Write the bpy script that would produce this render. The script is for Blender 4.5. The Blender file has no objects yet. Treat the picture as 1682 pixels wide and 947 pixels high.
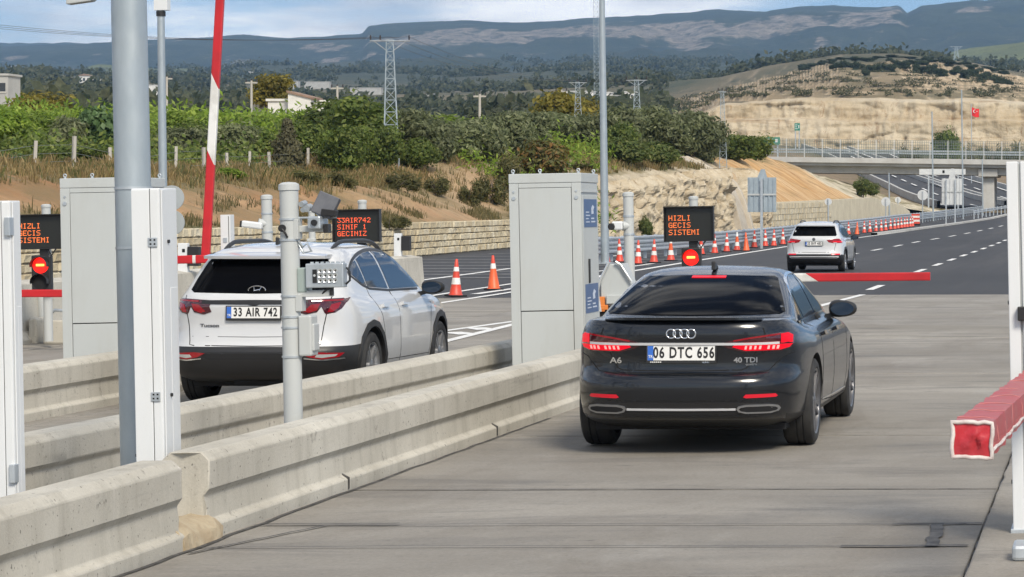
import bpy, bmesh, math, random
from mathutils import Vector, Matrix, noise
from mathutils.bvhtree import BVHTree
from mathutils.geometry import delaunay_2d_cdt

SC = bpy.context.scene
COL = SC.collection
PI = math.pi
R = math.radians
random.seed(7)

# ------------------------------------------------------------------ camera
FOC, EYE, VPX, VPY = 4300.0, 1.9, 1820.0, 345.0      # focal length in photo pixels, eye height, where the lanes vanish
cam = bpy.data.cameras.new('camera')
cam.sensor_width = 36
cam.lens = FOC / 1682 * 36
cam.shift_x = -(VPX - 841) / 1682
cam.shift_y = -(473.5 - VPY) / 1682
cam.clip_start = 0.2
cam.clip_end = 20000
camo = bpy.data.objects.new('camera', cam)
camo.location = (0, 0, EYE)
camo.rotation_euler = (R(90), 0, 0)
COL.objects.link(camo)
SC.camera = camo

# ------------------------------------------------------------------ light
SUN_EL, SUN_AZ = 42.0, 148.0        # degrees; azimuth clockwise from +Y (the driving direction)
sund = bpy.data.lights.new('sun', 'SUN')
sund.energy = 3.4
sund.angle = R(18.0)
sund.color = (1.0, 0.91, 0.77)
suno = bpy.data.objects.new('sun', sund)
az = R(SUN_AZ)
sdir = Vector((math.sin(az) * math.cos(R(SUN_EL)), math.cos(az) * math.cos(R(SUN_EL)), math.sin(R(SUN_EL))))
suno.rotation_euler = (-sdir).to_track_quat('-Z', 'Y').to_euler()
suno.location = sdir * 50
COL.objects.link(suno)

world = bpy.data.worlds.new('World')
SC.world = world
world.use_nodes = True
wn = world.node_tree
wn.nodes.clear()
def wnode(t, **k):
    n = wn.nodes.new(t)
    for a, b in k.items():
        setattr(n, a, b)
    return n
sky = wnode('ShaderNodeTexSky', sky_type='NISHITA')
sky.sun_disc = False
sky.sun_elevation = R(SUN_EL)
sky.sun_rotation = R(SUN_AZ)
sky.air_density = 0.75
sky.dust_density = 0.15
sky.ozone_density = 4.0
tc = wnode('ShaderNodeTexCoord')
mp = wnode('ShaderNodeMapping')
mp.inputs['Scale'].default_value = (5.5, 5.5, 30.0)
mp.inputs['Location'].default_value = (0.2, 4.1, 1.1)
n1 = wnode('ShaderNodeTexNoise'); n1.inputs['Scale'].default_value = 1.0; n1.inputs['Detail'].default_value = 9; n1.inputs['Roughness'].default_value = 0.55
rp = wnode('ShaderNodeValToRGB')
rp.color_ramp.elements[0].position = 0.45; rp.color_ramp.elements[1].position = 0.56
n2 = wnode('ShaderNodeTexNoise'); n2.inputs['Scale'].default_value = 2.3; n2.inputs['Detail'].default_value = 6
rp2 = wnode('ShaderNodeValToRGB')
rp2.color_ramp.elements[0].position = 0.35; rp2.color_ramp.elements[0].color = (6.0, 6.3, 6.9, 1)
rp2.color_ramp.elements[1].position = 0.62; rp2.color_ramp.elements[1].color = (14.0, 13.7, 13.2, 1)
mx = wnode('ShaderNodeMix', data_type='RGBA')
bg = wnode('ShaderNodeBackground'); bg.inputs['Strength'].default_value = 0.092
out = wnode('ShaderNodeOutputWorld')
L = wn.links.new
L(tc.outputs['Generated'], mp.inputs['Vector'])
L(mp.outputs['Vector'], n1.inputs['Vector']); L(mp.outputs['Vector'], n2.inputs['Vector'])
L(n1.outputs['Fac'], rp.inputs['Fac']); L(n2.outputs['Fac'], rp2.inputs['Fac'])
L(rp.outputs['Color'], mx.inputs[0]); L(sky.outputs['Color'], mx.inputs[6]); L(rp2.outputs['Color'], mx.inputs[7])
L(mx.outputs[2], bg.inputs['Color']); L(bg.outputs['Background'], out.inputs['Surface'])

SC.view_settings.view_transform = 'Standard'
SC.view_settings.look = 'None'
SC.view_settings.exposure = 0.34
SC.view_settings.gamma = 1.0
SC.view_settings.use_curve_mapping = False

# ------------------------------------------------------------------ helpers
def px(x, d):            # sideways metres of photo column x at distance d
    return (x - VPX) * d / FOC
def pz(y, d):            # height of photo row y at distance d
    return EYE - (y - VPY) * d / FOC
def lerp(a, b, t): return a + (b - a) * t
def clamp(t, a=0.0, b=1.0): return max(a, min(b, t))
def sstep(a, b, x):
    t = clamp((x - a) / (b - a)); return t * t * (3 - 2 * t)
def interp(tab, x):
    if x <= tab[0][0]: return tab[0][1]
    for (a, u), (b, v) in zip(tab, tab[1:]):
        if x <= b: return lerp(u, v, (x - a) / (b - a))
    return tab[-1][1]

class MB:
    """collects geometry, then links it as ONE mesh object"""
    def __init__(s): s.v = []; s.f = []; s.m = []; s.cur = 0
    def mat(s, i): s.cur = i; return s
    def add(s, vs, fs):
        n = len(s.v); s.v += [tuple(v) for v in vs]
        for f in fs: s.f.append(tuple(i + n for i in f)); s.m.append(s.cur)
        return s
    def bx(s, x0, x1, y0, y1, z0, z1, M=None):
        vs = [Vector(p) for p in ((x0,y0,z0),(x1,y0,z0),(x1,y1,z0),(x0,y1,z0),(x0,y0,z1),(x1,y0,z1),(x1,y1,z1),(x0,y1,z1))]
        if M: vs = [M @ v for v in vs]
        return s.add(vs, [(3,2,1,0),(4,5,6,7),(0,1,5,4),(1,2,6,5),(2,3,7,6),(3,0,4,7)])
    def cyl(s, p0, p1, r0, r1=None, n=16, cap=True):
        r1 = r0 if r1 is None else r1
        p0 = Vector(p0); p1 = Vector(p1); a = (p1 - p0).normalized()
        u = a.orthogonal().normalized(); w = a.cross(u)
        vs = []
        for p, r in ((p0, r0), (p1, r1)):
            for i in range(n):
                t = 2 * PI * i / n; vs.append(p + u * (r * math.cos(t)) + w * (r * math.sin(t)))
        fs = [(i, (i+1) % n, n + (i+1) % n, n + i) for i in range(n)]
        if cap: fs += [tuple(range(n-1, -1, -1)), tuple(range(n, 2*n))]
        return s.add(vs, fs)
    def tube(s, pts, r, n=8):
        pts = [Vector(p) for p in pts]; vs = []; rings = len(pts)
        up = None
        for i, p in enumerate(pts):
            a = (pts[min(i+1, rings-1)] - pts[max(i-1, 0)]).normalized()
            if up is None: up = a.orthogonal().normalized()
            u = (up - a * up.dot(a)).normalized(); w = a.cross(u); up = u
            rr = r[i] if isinstance(r, (list, tuple)) else r
            for k in range(n):
                t = 2 * PI * k / n; vs.append(p + u * (rr * math.cos(t)) + w * (rr * math.sin(t)))
        fs = [(i*n+k, i*n+(k+1) % n, (i+1)*n+(k+1) % n, (i+1)*n+k) for i in range(rings-1) for k in range(n)]
        fs += [tuple(range(n-1, -1, -1)), tuple(range((rings-1)*n, rings*n))]
        return s.add(vs, fs)
    def lathe(s, prof, n=24, M=None, closed=False):      # prof: (radius, height) round z
        vs = []
        for r, z in prof:
            for k in range(n):
                t = 2 * PI * k / n; v = Vector((r * math.cos(t), r * math.sin(t), z)); vs.append(M @ v if M else v)
        m = len(prof); fs = []
        for i in range(m if closed else m-1):
            j = (i+1) % m
            fs += [(i*n+k, i*n+(k+1) % n, j*n+(k+1) % n, j*n+k) for k in range(n)]
        return s.add(vs, fs)
    def prism(s, poly, a0, a1, axis='y'):     # poly in the two other axes, pushed along axis
        def P(u, w, a):
            return {'x': (a, u, w), 'y': (u, a, w), 'z': (u, w, a)}[axis]
        n = len(poly)
        vs = [P(u, w, a0) for u, w in poly] + [P(u, w, a1) for u, w in poly]
        fs = [(i, (i+1) % n, n+(i+1) % n, n+i) for i in range(n)] + [tuple(range(n-1, -1, -1)), tuple(range(n, 2*n))]
        return s.add(vs, fs)
    def mesh(s, name, mats, smooth=None):
        me = bpy.data.meshes.new(name)
        me.from_pydata(s.v, [], s.f)
        for m in (mats if isinstance(mats, (list, tuple)) else [mats]): me.materials.append(m)
        me.polygons.foreach_set('material_index', s.m)
        bm = bmesh.new(); bm.from_mesh(me); bmesh.ops.recalc_face_normals(bm, faces=bm.faces); bm.to_mesh(me); bm.free()
        if smooth is not None:
            me.shade_smooth(); me.set_sharp_from_angle(angle=R(smooth))
        me.update()
        return me
    def build(s, name, mats, parent=None, loc=(0,0,0), smooth=None, bevel=0.0, rot=None):
        o = bpy.data.objects.new(name, s.mesh(name, mats, smooth)); COL.objects.link(o)
        o.location = loc
        if rot: o.rotation_euler = rot
        if parent: o.parent = parent
        if bevel:
            b = o.modifiers.new('bevel', 'BEVEL'); b.width = bevel; b.segments = 2; b.limit_method = 'ANGLE'; b.angle_limit = R(40)
        return o
def place(name, me, parent=None, loc=(0,0,0), rot=(0,0,0), scale=(1,1,1)):
    o = bpy.data.objects.new(name, me); COL.objects.link(o)
    o.location = loc; o.rotation_euler = rot; o.scale = scale; o.parent = parent
    return o
def tag(o, label, cat, group=None, kind=None):
    o['label'] = label; o['category'] = cat
    if group: o['group'] = group
    if kind: o['kind'] = kind
    return o
def thing(name, label, cat, loc=(0,0,0), rot=(0,0,0), group=None):
    o = bpy.data.objects.new(name, None); COL.objects.link(o)
    o.location = loc; o.rotation_euler = rot; o.empty_display_size = 0.2
    return tag(o, label, cat, group)
def struct(o):
    o['kind'] = 'structure'; return o
def stuff(o, label=None, cat=None):
    o['kind'] = 'stuff'
    if label: o['label'] = label
    if cat: o['category'] = cat
    return o
def dup(root, loc, rot=None, label=None, scale=None):
    r = root.copy(); COL.objects.link(r); r.location = loc
    if rot is not None: r.rotation_euler = rot
    if scale is not None: r.scale = scale
    if label: r['label'] = label
    for ch in list(root.children):
        c = ch.copy(); COL.objects.link(c); c.parent = r
        for g in list(ch.children):
            d = g.copy(); COL.objects.link(d); d.parent = c
    return r
LEAN = (0, -0.020, 0)        # the plaza falls sideways, plumb posts lean against it

# ------------------------------------------------------------------ materials
class NM:
    def __init__(s, name):
        s.m = bpy.data.materials.new(name); s.m.use_nodes = True
        s.t = s.m.node_tree; s.t.nodes.clear()
        s.o = s.t.nodes.new('ShaderNodeOutputMaterial')
        s.b = s.n('ShaderNodeBsdfPrincipled'); s.l(s.b.outputs[0], s.o.inputs[0])
        s.tc = s.n('ShaderNodeTexCoord')
    def n(s, t, **k):
        n = s.t.nodes.new(t)
        for a, b in k.items():
            if a in n.inputs.keys(): n.inputs[a].default_value = b
            else: setattr(n, a, b)
        return n
    def l(s, a, b): s.t.links.new(a, b)
    def noise(s, scale, detail=4, rough=0.55, stretch=None, coord='Object', dist=0.0):
        n = s.n('ShaderNodeTexNoise'); n.inputs['Scale'].default_value = scale; n.inputs['Detail'].default_value = detail
        n.inputs['Roughness'].default_value = rough; n.inputs['Distortion'].default_value = dist
        src = s.tc.outputs[coord]
        if stretch:
            m = s.n('ShaderNodeMapping'); m.inputs['Scale'].default_value = stretch; s.l(src, m.inputs['Vector']); src = m.outputs[0]
        s.l(src, n.inputs['Vector'])
        return n.outputs['Fac']
    def ramp(s, fac, p0, p1, c0=(0,0,0,1), c1=(1,1,1,1)):
        r = s.n('ShaderNodeValToRGB'); e = r.color_ramp.elements
        e[0].position = p0; e[1].position = p1; e[0].color = c0; e[1].color = c1
        s.l(fac, r.inputs['Fac']); return r.outputs['Color']
    def mix(s, fac, a, b, blend='MIX'):
        m = s.n('ShaderNodeMix', data_type='RGBA', blend_type=blend)
        for v, i in ((fac, 0), (a, 6), (b, 7)):
            if hasattr(v, 'is_output'): s.l(v, m.inputs[i])
            elif i == 0: m.inputs[0].default_value = v
            else: m.inputs[i].default_value = (*v[:3], 1)
        return m.outputs[2]
    def bump(s, h, strength=0.2, dist=0.02):
        b = s.n('ShaderNodeBump'); b.inputs['Strength'].default_value = strength; b.inputs['Distance'].default_value = dist
        s.l(h, b.inputs['Height']); s.l(b.outputs[0], s.b.inputs['Normal'])
    def col(s, c):
        if hasattr(c, 'is_output'): s.l(c, s.b.inputs['Base Color'])
        else: s.b.inputs['Base Color'].default_value = (*c[:3], 1)
        return s
    def set(s, **k):
        for a, v in k.items():
            i = s.b.inputs[a.replace('_', ' ')]
            if hasattr(v, 'is_output'): s.l(v, i)
            else: i.default_value = v
        return s

def simple(name, col, rough=0.5, metal=0.0, col2=None, scale=4.0, bump=0.0, bscale=60, coat=0.0, emit=None, es=0.0, stretch=None, lo=0.4, hi=0.65):
    k = NM(name)
    if col2: k.col(k.mix(k.ramp(k.noise(scale, 6, 0.6, stretch), lo, hi), col, col2))
    else: k.col(col)
    k.set(Roughness=rough, Metallic=metal)
    if coat: k.set(Coat_Weight=coat, Coat_Roughness=0.04)
    if bump: k.bump(k.noise(bscale, 3), bump, 0.01)
    if emit: k.set(Emission_Color=(*emit, 1), Emission_Strength=es)
    return k.m

def concrete_pavement():
    k = NM('pavement_concrete')
    big = k.ramp(k.noise(0.35, 5, 0.6, (0.5, 1.6, 1)), 0.35, 0.68)
    c = k.mix(big, (0.252, 0.230, 0.194), (0.378, 0.350, 0.302))
    st = k.ramp(k.noise(1.1, 8, 0.7, (0.45, 1.5, 1), dist=0.6), 0.50, 0.70)
    c = k.mix(st, c, (0.16, 0.15, 0.135))
    oi = k.n('ShaderNodeObjectInfo')
    c = k.mix(k.ramp(oi.outputs['Random'], 0, 1, (0, 0, 0, 1), (0.35, 0.35, 0.35, 1)), c, (0.25, 0.24, 0.225))
    pt = k.ramp(k.noise(0.75, 7, 0.7, (0.9, 0.35, 1), dist=0.8), 0.46, 0.66)
    c = k.mix(k.mix(1, pt, (0.55, 0.55, 0.55), 'MULTIPLY'), c, (0.19, 0.168, 0.138))
    pl_ = k.ramp(k.noise(0.5, 7, 0.7, (1.2, 0.5, 1)), 0.56, 0.72)
    c = k.mix(k.mix(1, pl_, (0.5, 0.5, 0.5), 'MULTIPLY'), c, (0.42, 0.405, 0.37))
    sp2 = k.ramp(k.noise(15, 6, 0.75), 0.57, 0.70)
    c = k.mix(k.mix(1, sp2, (0.55, 0.55, 0.55), 'MULTIPLY'), c, (0.13, 0.125, 0.115))
    oil = k.ramp(k.noise(2.6, 3, 0.5, (0.7, 1.6, 1)), 0.69, 0.75)
    c = k.mix(k.mix(1, oil, (0.6, 0.6, 0.6), 'MULTIPLY'), c, (0.09, 0.085, 0.08))
    fine = k.noise(38, 6, 0.8)
    c = k.mix(0.6, c, k.ramp(fine, 0.3, 0.7, (0.5, 0.5, 0.5, 1), (1.0, 1.0, 1.0, 1)), 'MULTIPLY')
    k.col(c).set(Roughness=0.82); k.bump(k.noise(95, 4, 0.75, (0.6, 1, 1)), 0.3, 0.004)
    return k.m
def concrete_barrier():
    k = NM('barrier_concrete')
    c = k.mix(k.ramp(k.noise(0.9, 5, 0.6), 0.35, 0.7), (0.45, 0.425, 0.365), (0.585, 0.56, 0.49))
    drip = k.ramp(k.noise(2.6, 5, 0.6, (2.2, 2.2, 0.22)), 0.50, 0.74)
    c = k.mix(k.mix(1, drip, (0.55, 0.55, 0.55), 'MULTIPLY'), c, (0.29, 0.27, 0.225))
    pale = k.ramp(k.noise(4.0, 4, 0.6, (3, 3, 0.15)), 0.66, 0.74)
    c = k.mix(k.mix(1, pale, (0.5, 0.5, 0.5), 'MULTIPLY'), c, (0.62, 0.59, 0.53))
    scuff = k.ramp(k.noise(3.5, 6, 0.7, (1, 0.12, 2.5)), 0.60, 0.70)
    c = k.mix(k.mix(1, scuff, (0.45, 0.45, 0.45), 'MULTIPLY'), c, (0.24, 0.225, 0.20))
    dark = k.ramp(k.noise(6, 6, 0.7), 0.62, 0.72)
    c = k.mix(k.mix(1, dark, (0.7, 0.7, 0.7), 'MULTIPLY'), c, (0.17, 0.16, 0.14))
    pit = k.ramp(k.noise(38, 2, 0.5), 0.27, 0.33)
    c = k.mix(pit, (0.2, 0.19, 0.165), c)
    c = k.mix(0.35, c, k.ramp(k.noise(70, 4, 0.7), 0.3, 0.7, (0.6, 0.6, 0.6, 1), (1, 1, 1, 1)), 'MULTIPLY')
    k.col(c).set(Roughness=0.85); k.bump(k.noise(60, 5, 0.7), 0.35, 0.006)
    return k.m
def asphalt():
    k = NM('asphalt')
    c = k.mix(k.ramp(k.noise(0.12, 6, 0.6, (1, 0.25, 1)), 0.35, 0.7), (0.027, 0.028, 0.032), (0.050, 0.050, 0.053))
    c = k.mix(k.ramp(k.noise(0.55, 6, 0.65, (1, 0.03, 1)), 0.52, 0.68), c, (0.058, 0.057, 0.058))
    c = k.mix(k.ramp(k.noise(0.25, 8, 0.7), 0.62, 0.72), c, (0.022, 0.022, 0.024))
    c = k.mix(0.6, c, k.ramp(k.noise(24, 4, 0.8), 0.3, 0.75, (0.55, 0.55, 0.55, 1), (1.25, 1.25, 1.25, 1)), 'MULTIPLY')
    k.col(c).set(Roughness=0.78); k.bump(k.noise(90, 3, 0.8), 0.3, 0.005)
    return k.m
def galv(name, c0, c1, rough=0.42, metal=0.55):
    k = NM(name)
    c = k.mix(k.ramp(k.noise(7, 6, 0.65, (1, 1, 0.35)), 0.35, 0.68), c0, c1)
    sp = k.ramp(k.noise(34, 5, 0.75), 0.6, 0.75)
    c = k.mix(k.mix(1, sp, (0.15, 0.15, 0.15), 'MULTIPLY'), c, tuple(min(1, v * 1.4) for v in c1))
    k.col(c).set(Metallic=metal, Roughness=k.ramp(k.noise(9, 4), 0.3, 0.7, (rough - .1,) * 3 + (1,), (rough + .1,) * 3 + (1,)))
    k.bump(k.noise(40, 3), 0.015, 0.01)
    return k.m
def powder(name, c, dirt=(0.35, 0.33, 0.29), amt=0.35, rough=0.42):
    k = NM(name)
    a = k.ramp(k.noise(2.4, 6, 0.65, (1, 1, 0.25)), 0.5, 0.8)
    cc = k.mix(k.mix(1, a, (amt,) * 3, 'MULTIPLY'), c, dirt)
    b = k.ramp(k.noise(22, 5, 0.7), 0.62, 0.72)
    cc = k.mix(k.mix(1, b, (amt * .6,) * 3, 'MULTIPLY'), cc, dirt)
    k.col(cc).set(Roughness=rough); k.bump(k.noise(220, 2), 0.05, 0.002)
    return k.m
def foliage(name, a, b, c):
    k = NM(name)
    g = k.n('ShaderNodeNewGeometry'); oi = k.n('ShaderNodeObjectInfo')
    r = k.n('ShaderNodeValToRGB'); e = r.color_ramp.elements
    e[0].position = 0.0; e[0].color = (*a, 1); e[1].position = 1.0; e[1].color = (*c, 1)
    m = e.new(0.55); m.color = (*b, 1)
    k.l(g.outputs['Random Per Island'], r.inputs['Fac'])
    cl = k.ramp(k.noise(1.4, 4, 0.6), 0.35, 0.65, (0.62, 0.62, 0.62, 1), (1.2, 1.2, 1.2, 1))
    cc = k.mix(1, r.outputs['Color'], cl, 'MULTIPLY')
    hs = k.n('ShaderNodeHueSaturation')
    mr = k.n('ShaderNodeMapRange'); mr.inputs['To Min'].default_value = 1.3; mr.inputs['To Max'].default_value = 1.75
    k.l(oi.outputs['Random'], mr.inputs[0]); k.l(mr.outputs[0], hs.inputs['Value']); k.l(cc, hs.inputs['Color'])
    k.col(hs.outputs[0]).set(Roughness=0.6)
    tr = k.n('ShaderNodeBsdfTranslucent'); k.l(hs.outputs[0], tr.inputs['Color'])
    ms = k.n('ShaderNodeMixShader'); ms.inputs[0].default_value = 0.5
    k.l(k.b.outputs[0], ms.inputs[1]); k.l(tr.outputs[0], ms.inputs[2]); k.l(ms.outputs[0], k.o.inputs[0])
    return k.m
def stone_mat(name, a, b, c, bump=0.6):
    k = NM(name)
    g = k.n('ShaderNodeNewGeometry'); oi = k.n('ShaderNodeObjectInfo')
    ad = k.n('ShaderNodeMath', operation='ADD'); k.l(g.outputs['Random Per Island'], ad.inputs[0]); k.l(oi.outputs['Random'], ad.inputs[1])
    fr = k.n('ShaderNodeMath', operation='FRACT'); k.l(ad.outputs[0], fr.inputs[0])
    r = k.n('ShaderNodeValToRGB'); e = r.color_ramp.elements
    e[0].color = (*a, 1); e[1].color = (*c, 1); m = e.new(0.5); m.color = (*b, 1)
    k.l(fr.outputs[0], r.inputs['Fac'])
    cc = k.mix(0.6, r.outputs['Color'], k.ramp(k.noise(5, 6, 0.7), 0.3, 0.7, (0.6, 0.58, 0.55, 1), (1.1, 1.1, 1.1, 1)), 'MULTIPLY')
    k.col(cc).set(Roughness=0.9); k.bump(k.noise(14, 6, 0.7), bump, 0.05)
    return k.m

MAT = {}
MAT['pave'] = concrete_pavement()
MAT['barrier'] = concrete_barrier()
MAT['barrier_tan'] = simple('broken_concrete', (0.42, 0.35, 0.24), 0.9, col2=(0.33, 0.26, 0.17), scale=8, bump=0.8, bscale=30)
MAT['asphalt'] = asphalt()
MAT['line'] = simple('road_marking_white', (0.74, 0.74, 0.72), 0.7, col2=(0.42, 0.42, 0.41), scale=9, lo=0.5, hi=0.75)
MAT['line_pale'] = simple('worn_marking', (0.5, 0.5, 0.48), 0.75, col2=(0.28, 0.27, 0.25), scale=5, lo=0.4, hi=0.7)
MAT['rumble'] = simple('rumble_strip_grey', (0.30, 0.30, 0.30), 0.8, col2=(0.13, 0.13, 0.13), scale=2.5)
MAT['seal'] = simple('joint_sealant', (0.035, 0.034, 0.032), 0.7, col2=(0.11, 0.105, 0.10), scale=7)
MAT['dirtline'] = simple('joint_dirt', (0.13, 0.125, 0.115), 0.9)
MAT['galv'] = galv('galvanised_steel', (0.40, 0.44, 0.47), (0.56, 0.60, 0.63))
MAT['galv_pole'] = galv('galvanised_pole', (0.35, 0.40, 0.43), (0.41, 0.46, 0.49), 0.40, 0.45)
MAT['white'] = powder('white_powder_coat', (0.66, 0.68, 0.69), amt=0.2)
MAT['greywhite'] = powder('light_grey_powder_coat', (0.455, 0.48, 0.475), amt=0.42)
MAT['postgrey'] = powder('post_grey_paint', (0.46, 0.48, 0.475), amt=0.3)
MAT['black'] = simple('black_plastic', (0.016, 0.016, 0.017), 0.45, bump=0.1)
MAT['blackmat'] = simple('matt_black', (0.010, 0.010, 0.011), 0.85)
MAT['screen'] = simple('display_face', (0.014, 0.015, 0.013), 0.35)
MAT['led_orange'] = simple('led_orange', (0.5, 0.1, 0.02), 0.5, emit=(1.0, 0.22, 0.05), es=0.85)
MAT['led_red'] = simple('led_red_orange', (0.5, 0.06, 0.02), 0.5, emit=(1.0, 0.13, 0.05), es=0.95)
MAT['sig_red'] = simple('signal_red', (0.5, 0.01, 0.01), 0.4, emit=(1.0, 0.012, 0.006), es=1.25)
MAT['sig_bar'] = simple('signal_bar', (0.9, 0.4, 0.1), 0.4, emit=(1.0, 0.36, 0.05), es=2.6)
MAT['sig_green'] = simple('signal_green', (0.02, 0.5, 0.3), 0.4, emit=(0.02, 0.8, 0.5), es=2.0)
MAT['red'] = simple('barrier_red_paint', (0.50, 0.012, 0.018), 0.42, col2=(0.38, 0.012, 0.016), scale=3)
MAT['armwhite'] = simple('barrier_white_paint', (0.70, 0.70, 0.68), 0.45, col2=(0.52, 0.51, 0.48), scale=4)
MAT['fabric'] = simple('red_vinyl_sleeve', (0.50, 0.022, 0.034), 0.36, col2=(0.36, 0.03, 0.04), scale=5, bump=0.5, bscale=16)
MAT['fabric_top'] = simple('dusty_red_vinyl', (0.42, 0.050, 0.056), 0.5, col2=(0.36, 0.10, 0.10), scale=6, bump=0.5, bscale=14)
MAT['piping'] = simple('white_piping', (0.66, 0.62, 0.59), 0.6, col2=(0.45, 0.36, 0.34), scale=12)
MAT['label_blue'] = simple('blue_label', (0.055, 0.11, 0.24), 0.4)
MAT['label_white'] = simple('label_print', (0.50, 0.56, 0.66), 0.5)
MAT['orange'] = simple('orange_plastic', (0.65, 0.20, 0.04), 0.5)
MAT['cone_red'] = simple('cone_red', (0.66, 0.055, 0.025), 0.45, col2=(0.50, 0.07, 0.045), scale=6)
MAT['cone_orange'] = simple('cone_orange', (0.75, 0.12, 0.03), 0.45, col2=(0.62, 0.10, 0.03), scale=6)
MAT['cone_white'] = simple('cone_reflective_band', (0.80, 0.79, 0.76), 0.35, col2=(0.62, 0.60, 0.56), scale=7)
MAT['rubber'] = simple('tyre_rubber', (0.018, 0.018, 0.019), 0.8, col2=(0.035, 0.034, 0.032), scale=8)
MAT['alloy'] = simple('alloy_rim', (0.42, 0.43, 0.45), 0.3, 0.85)
MAT['alloy_dark'] = simple('dark_alloy', (0.16, 0.16, 0.17), 0.35, 0.7)
MAT['bright_trim'] = simple('bright_trim', (0.72, 0.73, 0.75), 0.3, 0.35)
MAT['chrome'] = simple('chrome', (0.75, 0.76, 0.78), 0.12, 1.0)
def paint(name, base, rough, metal, coat, dust, amt):
    k = NM(name)
    sp = k.n('ShaderNodeSeparateXYZ'); k.l(k.tc.outputs['Object'], sp.inputs[0])
    low = k.ramp(sp.outputs['Z'], 0.15, 0.75, (1, 1, 1, 1), (0.12, 0.12, 0.12, 1))
    d = k.mix(1, k.ramp(k.noise(3.2, 6, 0.65), 0.3, 0.75), low, 'MULTIPLY')
    f = k.mix(1, d, (amt,) * 3, 'MULTIPLY')
    k.col(k.mix(f, base, dust)).set(Metallic=metal, Coat_Weight=coat, Coat_Roughness=0.025)
    k.set(Roughness=k.ramp(f, 0, 0.6, (rough,) * 3 + (1,), (0.7,) * 3 + (1,)))
    return k.m
MAT['paint_dark'] = paint('dark_grey_car_paint', (0.004, 0.0058, 0.0095), 0.2, 0.0, 0.42, (0.10, 0.092, 0.08), 0.09)
MAT['paint_white'] = paint('white_car_paint', (0.55, 0.56, 0.57), 0.3, 0.0, 1.0, (0.40, 0.38, 0.33), 0.35)
MAT['carglass'] = NM('tinted_car_glass').col((0.003, 0.0032, 0.004)).set(Roughness=0.05, Specular_IOR_Level=0.1, IOR=1.25).m
MAT['sideglass'] = NM('car_side_glass').col((0.012, 0.024, 0.045)).set(Roughness=0.03, Specular_IOR_Level=0.5).m
MAT['tail_red'] = NM('tail_lamp_red').col((0.16, 0.003, 0.008)).set(Roughness=0.15, Coat_Weight=0.5, Emission_Color=(1, 0.006, 0.02, 1), Emission_Strength=0.10).m
MAT['tail_lit'] = NM('tail_lamp_glow').col((0.30, 0.003, 0.010)).set(Roughness=0.3, Specular_IOR_Level=0.2, Emission_Color=(1, 0.004, 0.022, 1), Emission_Strength=0.55).m
MAT['tail_hot'] = NM('brake_led').col((0.9, 0.3, 0.3)).set(Emission_Color=(1, 0.13, 0.12, 1), Emission_Strength=1.5).m
MAT['tail_dark'] = NM('smoked_lamp').col((0.05, 0.003, 0.008)).set(Roughness=0.1, Coat_Weight=1.0).m
MAT['reflector'] = NM('red_reflector').col((0.55, 0.012, 0.028)).set(Roughness=0.25, Emission_Color=(1, 0.01, 0.03, 1), Emission_Strength=0.12).m
MAT['plate'] = simple('plate_white', (0.72, 0.72, 0.70), 0.4)
MAT['plate_blue'] = simple('plate_blue', (0.03, 0.13, 0.50), 0.4)
MAT['ink'] = simple('plate_ink', (0.012, 0.012, 0.013), 0.5)
MAT['seam'] = simple('panel_gap', (0.004, 0.004, 0.004), 0.9)
MAT['stone'] = stone_mat('tan_wall_stone', (0.56, 0.465, 0.30), (0.66, 0.57, 0.39), (0.72, 0.65, 0.49))
MAT['mortar'] = simple('wall_mortar', (0.34, 0.29, 0.21), 0.95, col2=(0.26, 0.215, 0.15), scale=3, bump=0.5, bscale=20)
MAT['bridge'] = simple('bridge_concrete', (0.46, 0.46, 0.44), 0.85, col2=(0.38, 0.37, 0.345), scale=0.5)
MAT['bark'] = simple('bark', (0.11, 0.085, 0.06), 0.9, col2=(0.18, 0.15, 0.12), scale=6, bump=0.8, bscale=14)
MAT['plaster'] = simple('white_plaster', (0.72, 0.71, 0.68), 0.85, col2=(0.60, 0.585, 0.55), scale=0.7)
MAT['roof_tile'] = simple('roof_covering', (0.30, 0.20, 0.15), 0.85, col2=(0.22, 0.15, 0.11), scale=1.5)
MAT['window'] = simple('dark_window', (0.03, 0.035, 0.04), 0.15)
MAT['fencepost'] = simple('concrete_fence_post', (0.42, 0.40, 0.36), 0.9)
MAT['wire'] = simple('fence_wire', (0.22, 0.23, 0.22), 0.6, 0.4)
MAT['meshgreen'] = simple('green_fence_mesh', (0.14, 0.19, 0.17), 0.6)
MAT['signgreen'] = simple('sign_green', (0.01, 0.20, 0.14), 0.4)
MAT['insul'] = simple('insulator', (0.03, 0.025, 0.025), 0.3)
MAT['flagred'] = simple('flag_red', (0.70, 0.02, 0.025), 0.7)
MAT['lensgrey'] = simple('reflector_lens', (0.62, 0.64, 0.64), 0.2, 0.5)
MAT['lav'] = simple('lamp_glass', (0.55, 0.57, 0.60), 0.2)

# ================================================================== THE SETTING
def grade(Y):
    if Y < 100: return 0.0
    if Y < 300: return 3.9e-5 * (Y - 100) ** 2
    return 1.56 + 0.0156 * (Y - 300)
def G(X, Y):
    c = 0.008 * clamp(X + 4, -15, 0) * (1 - sstep(62, 115, Y))
    return grade(Y) + c
def fnoise(x, y, z=0.0, o=5):
    return noise.fractal(Vector((x, y, z)), 1.0, 2.0, o)

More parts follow.
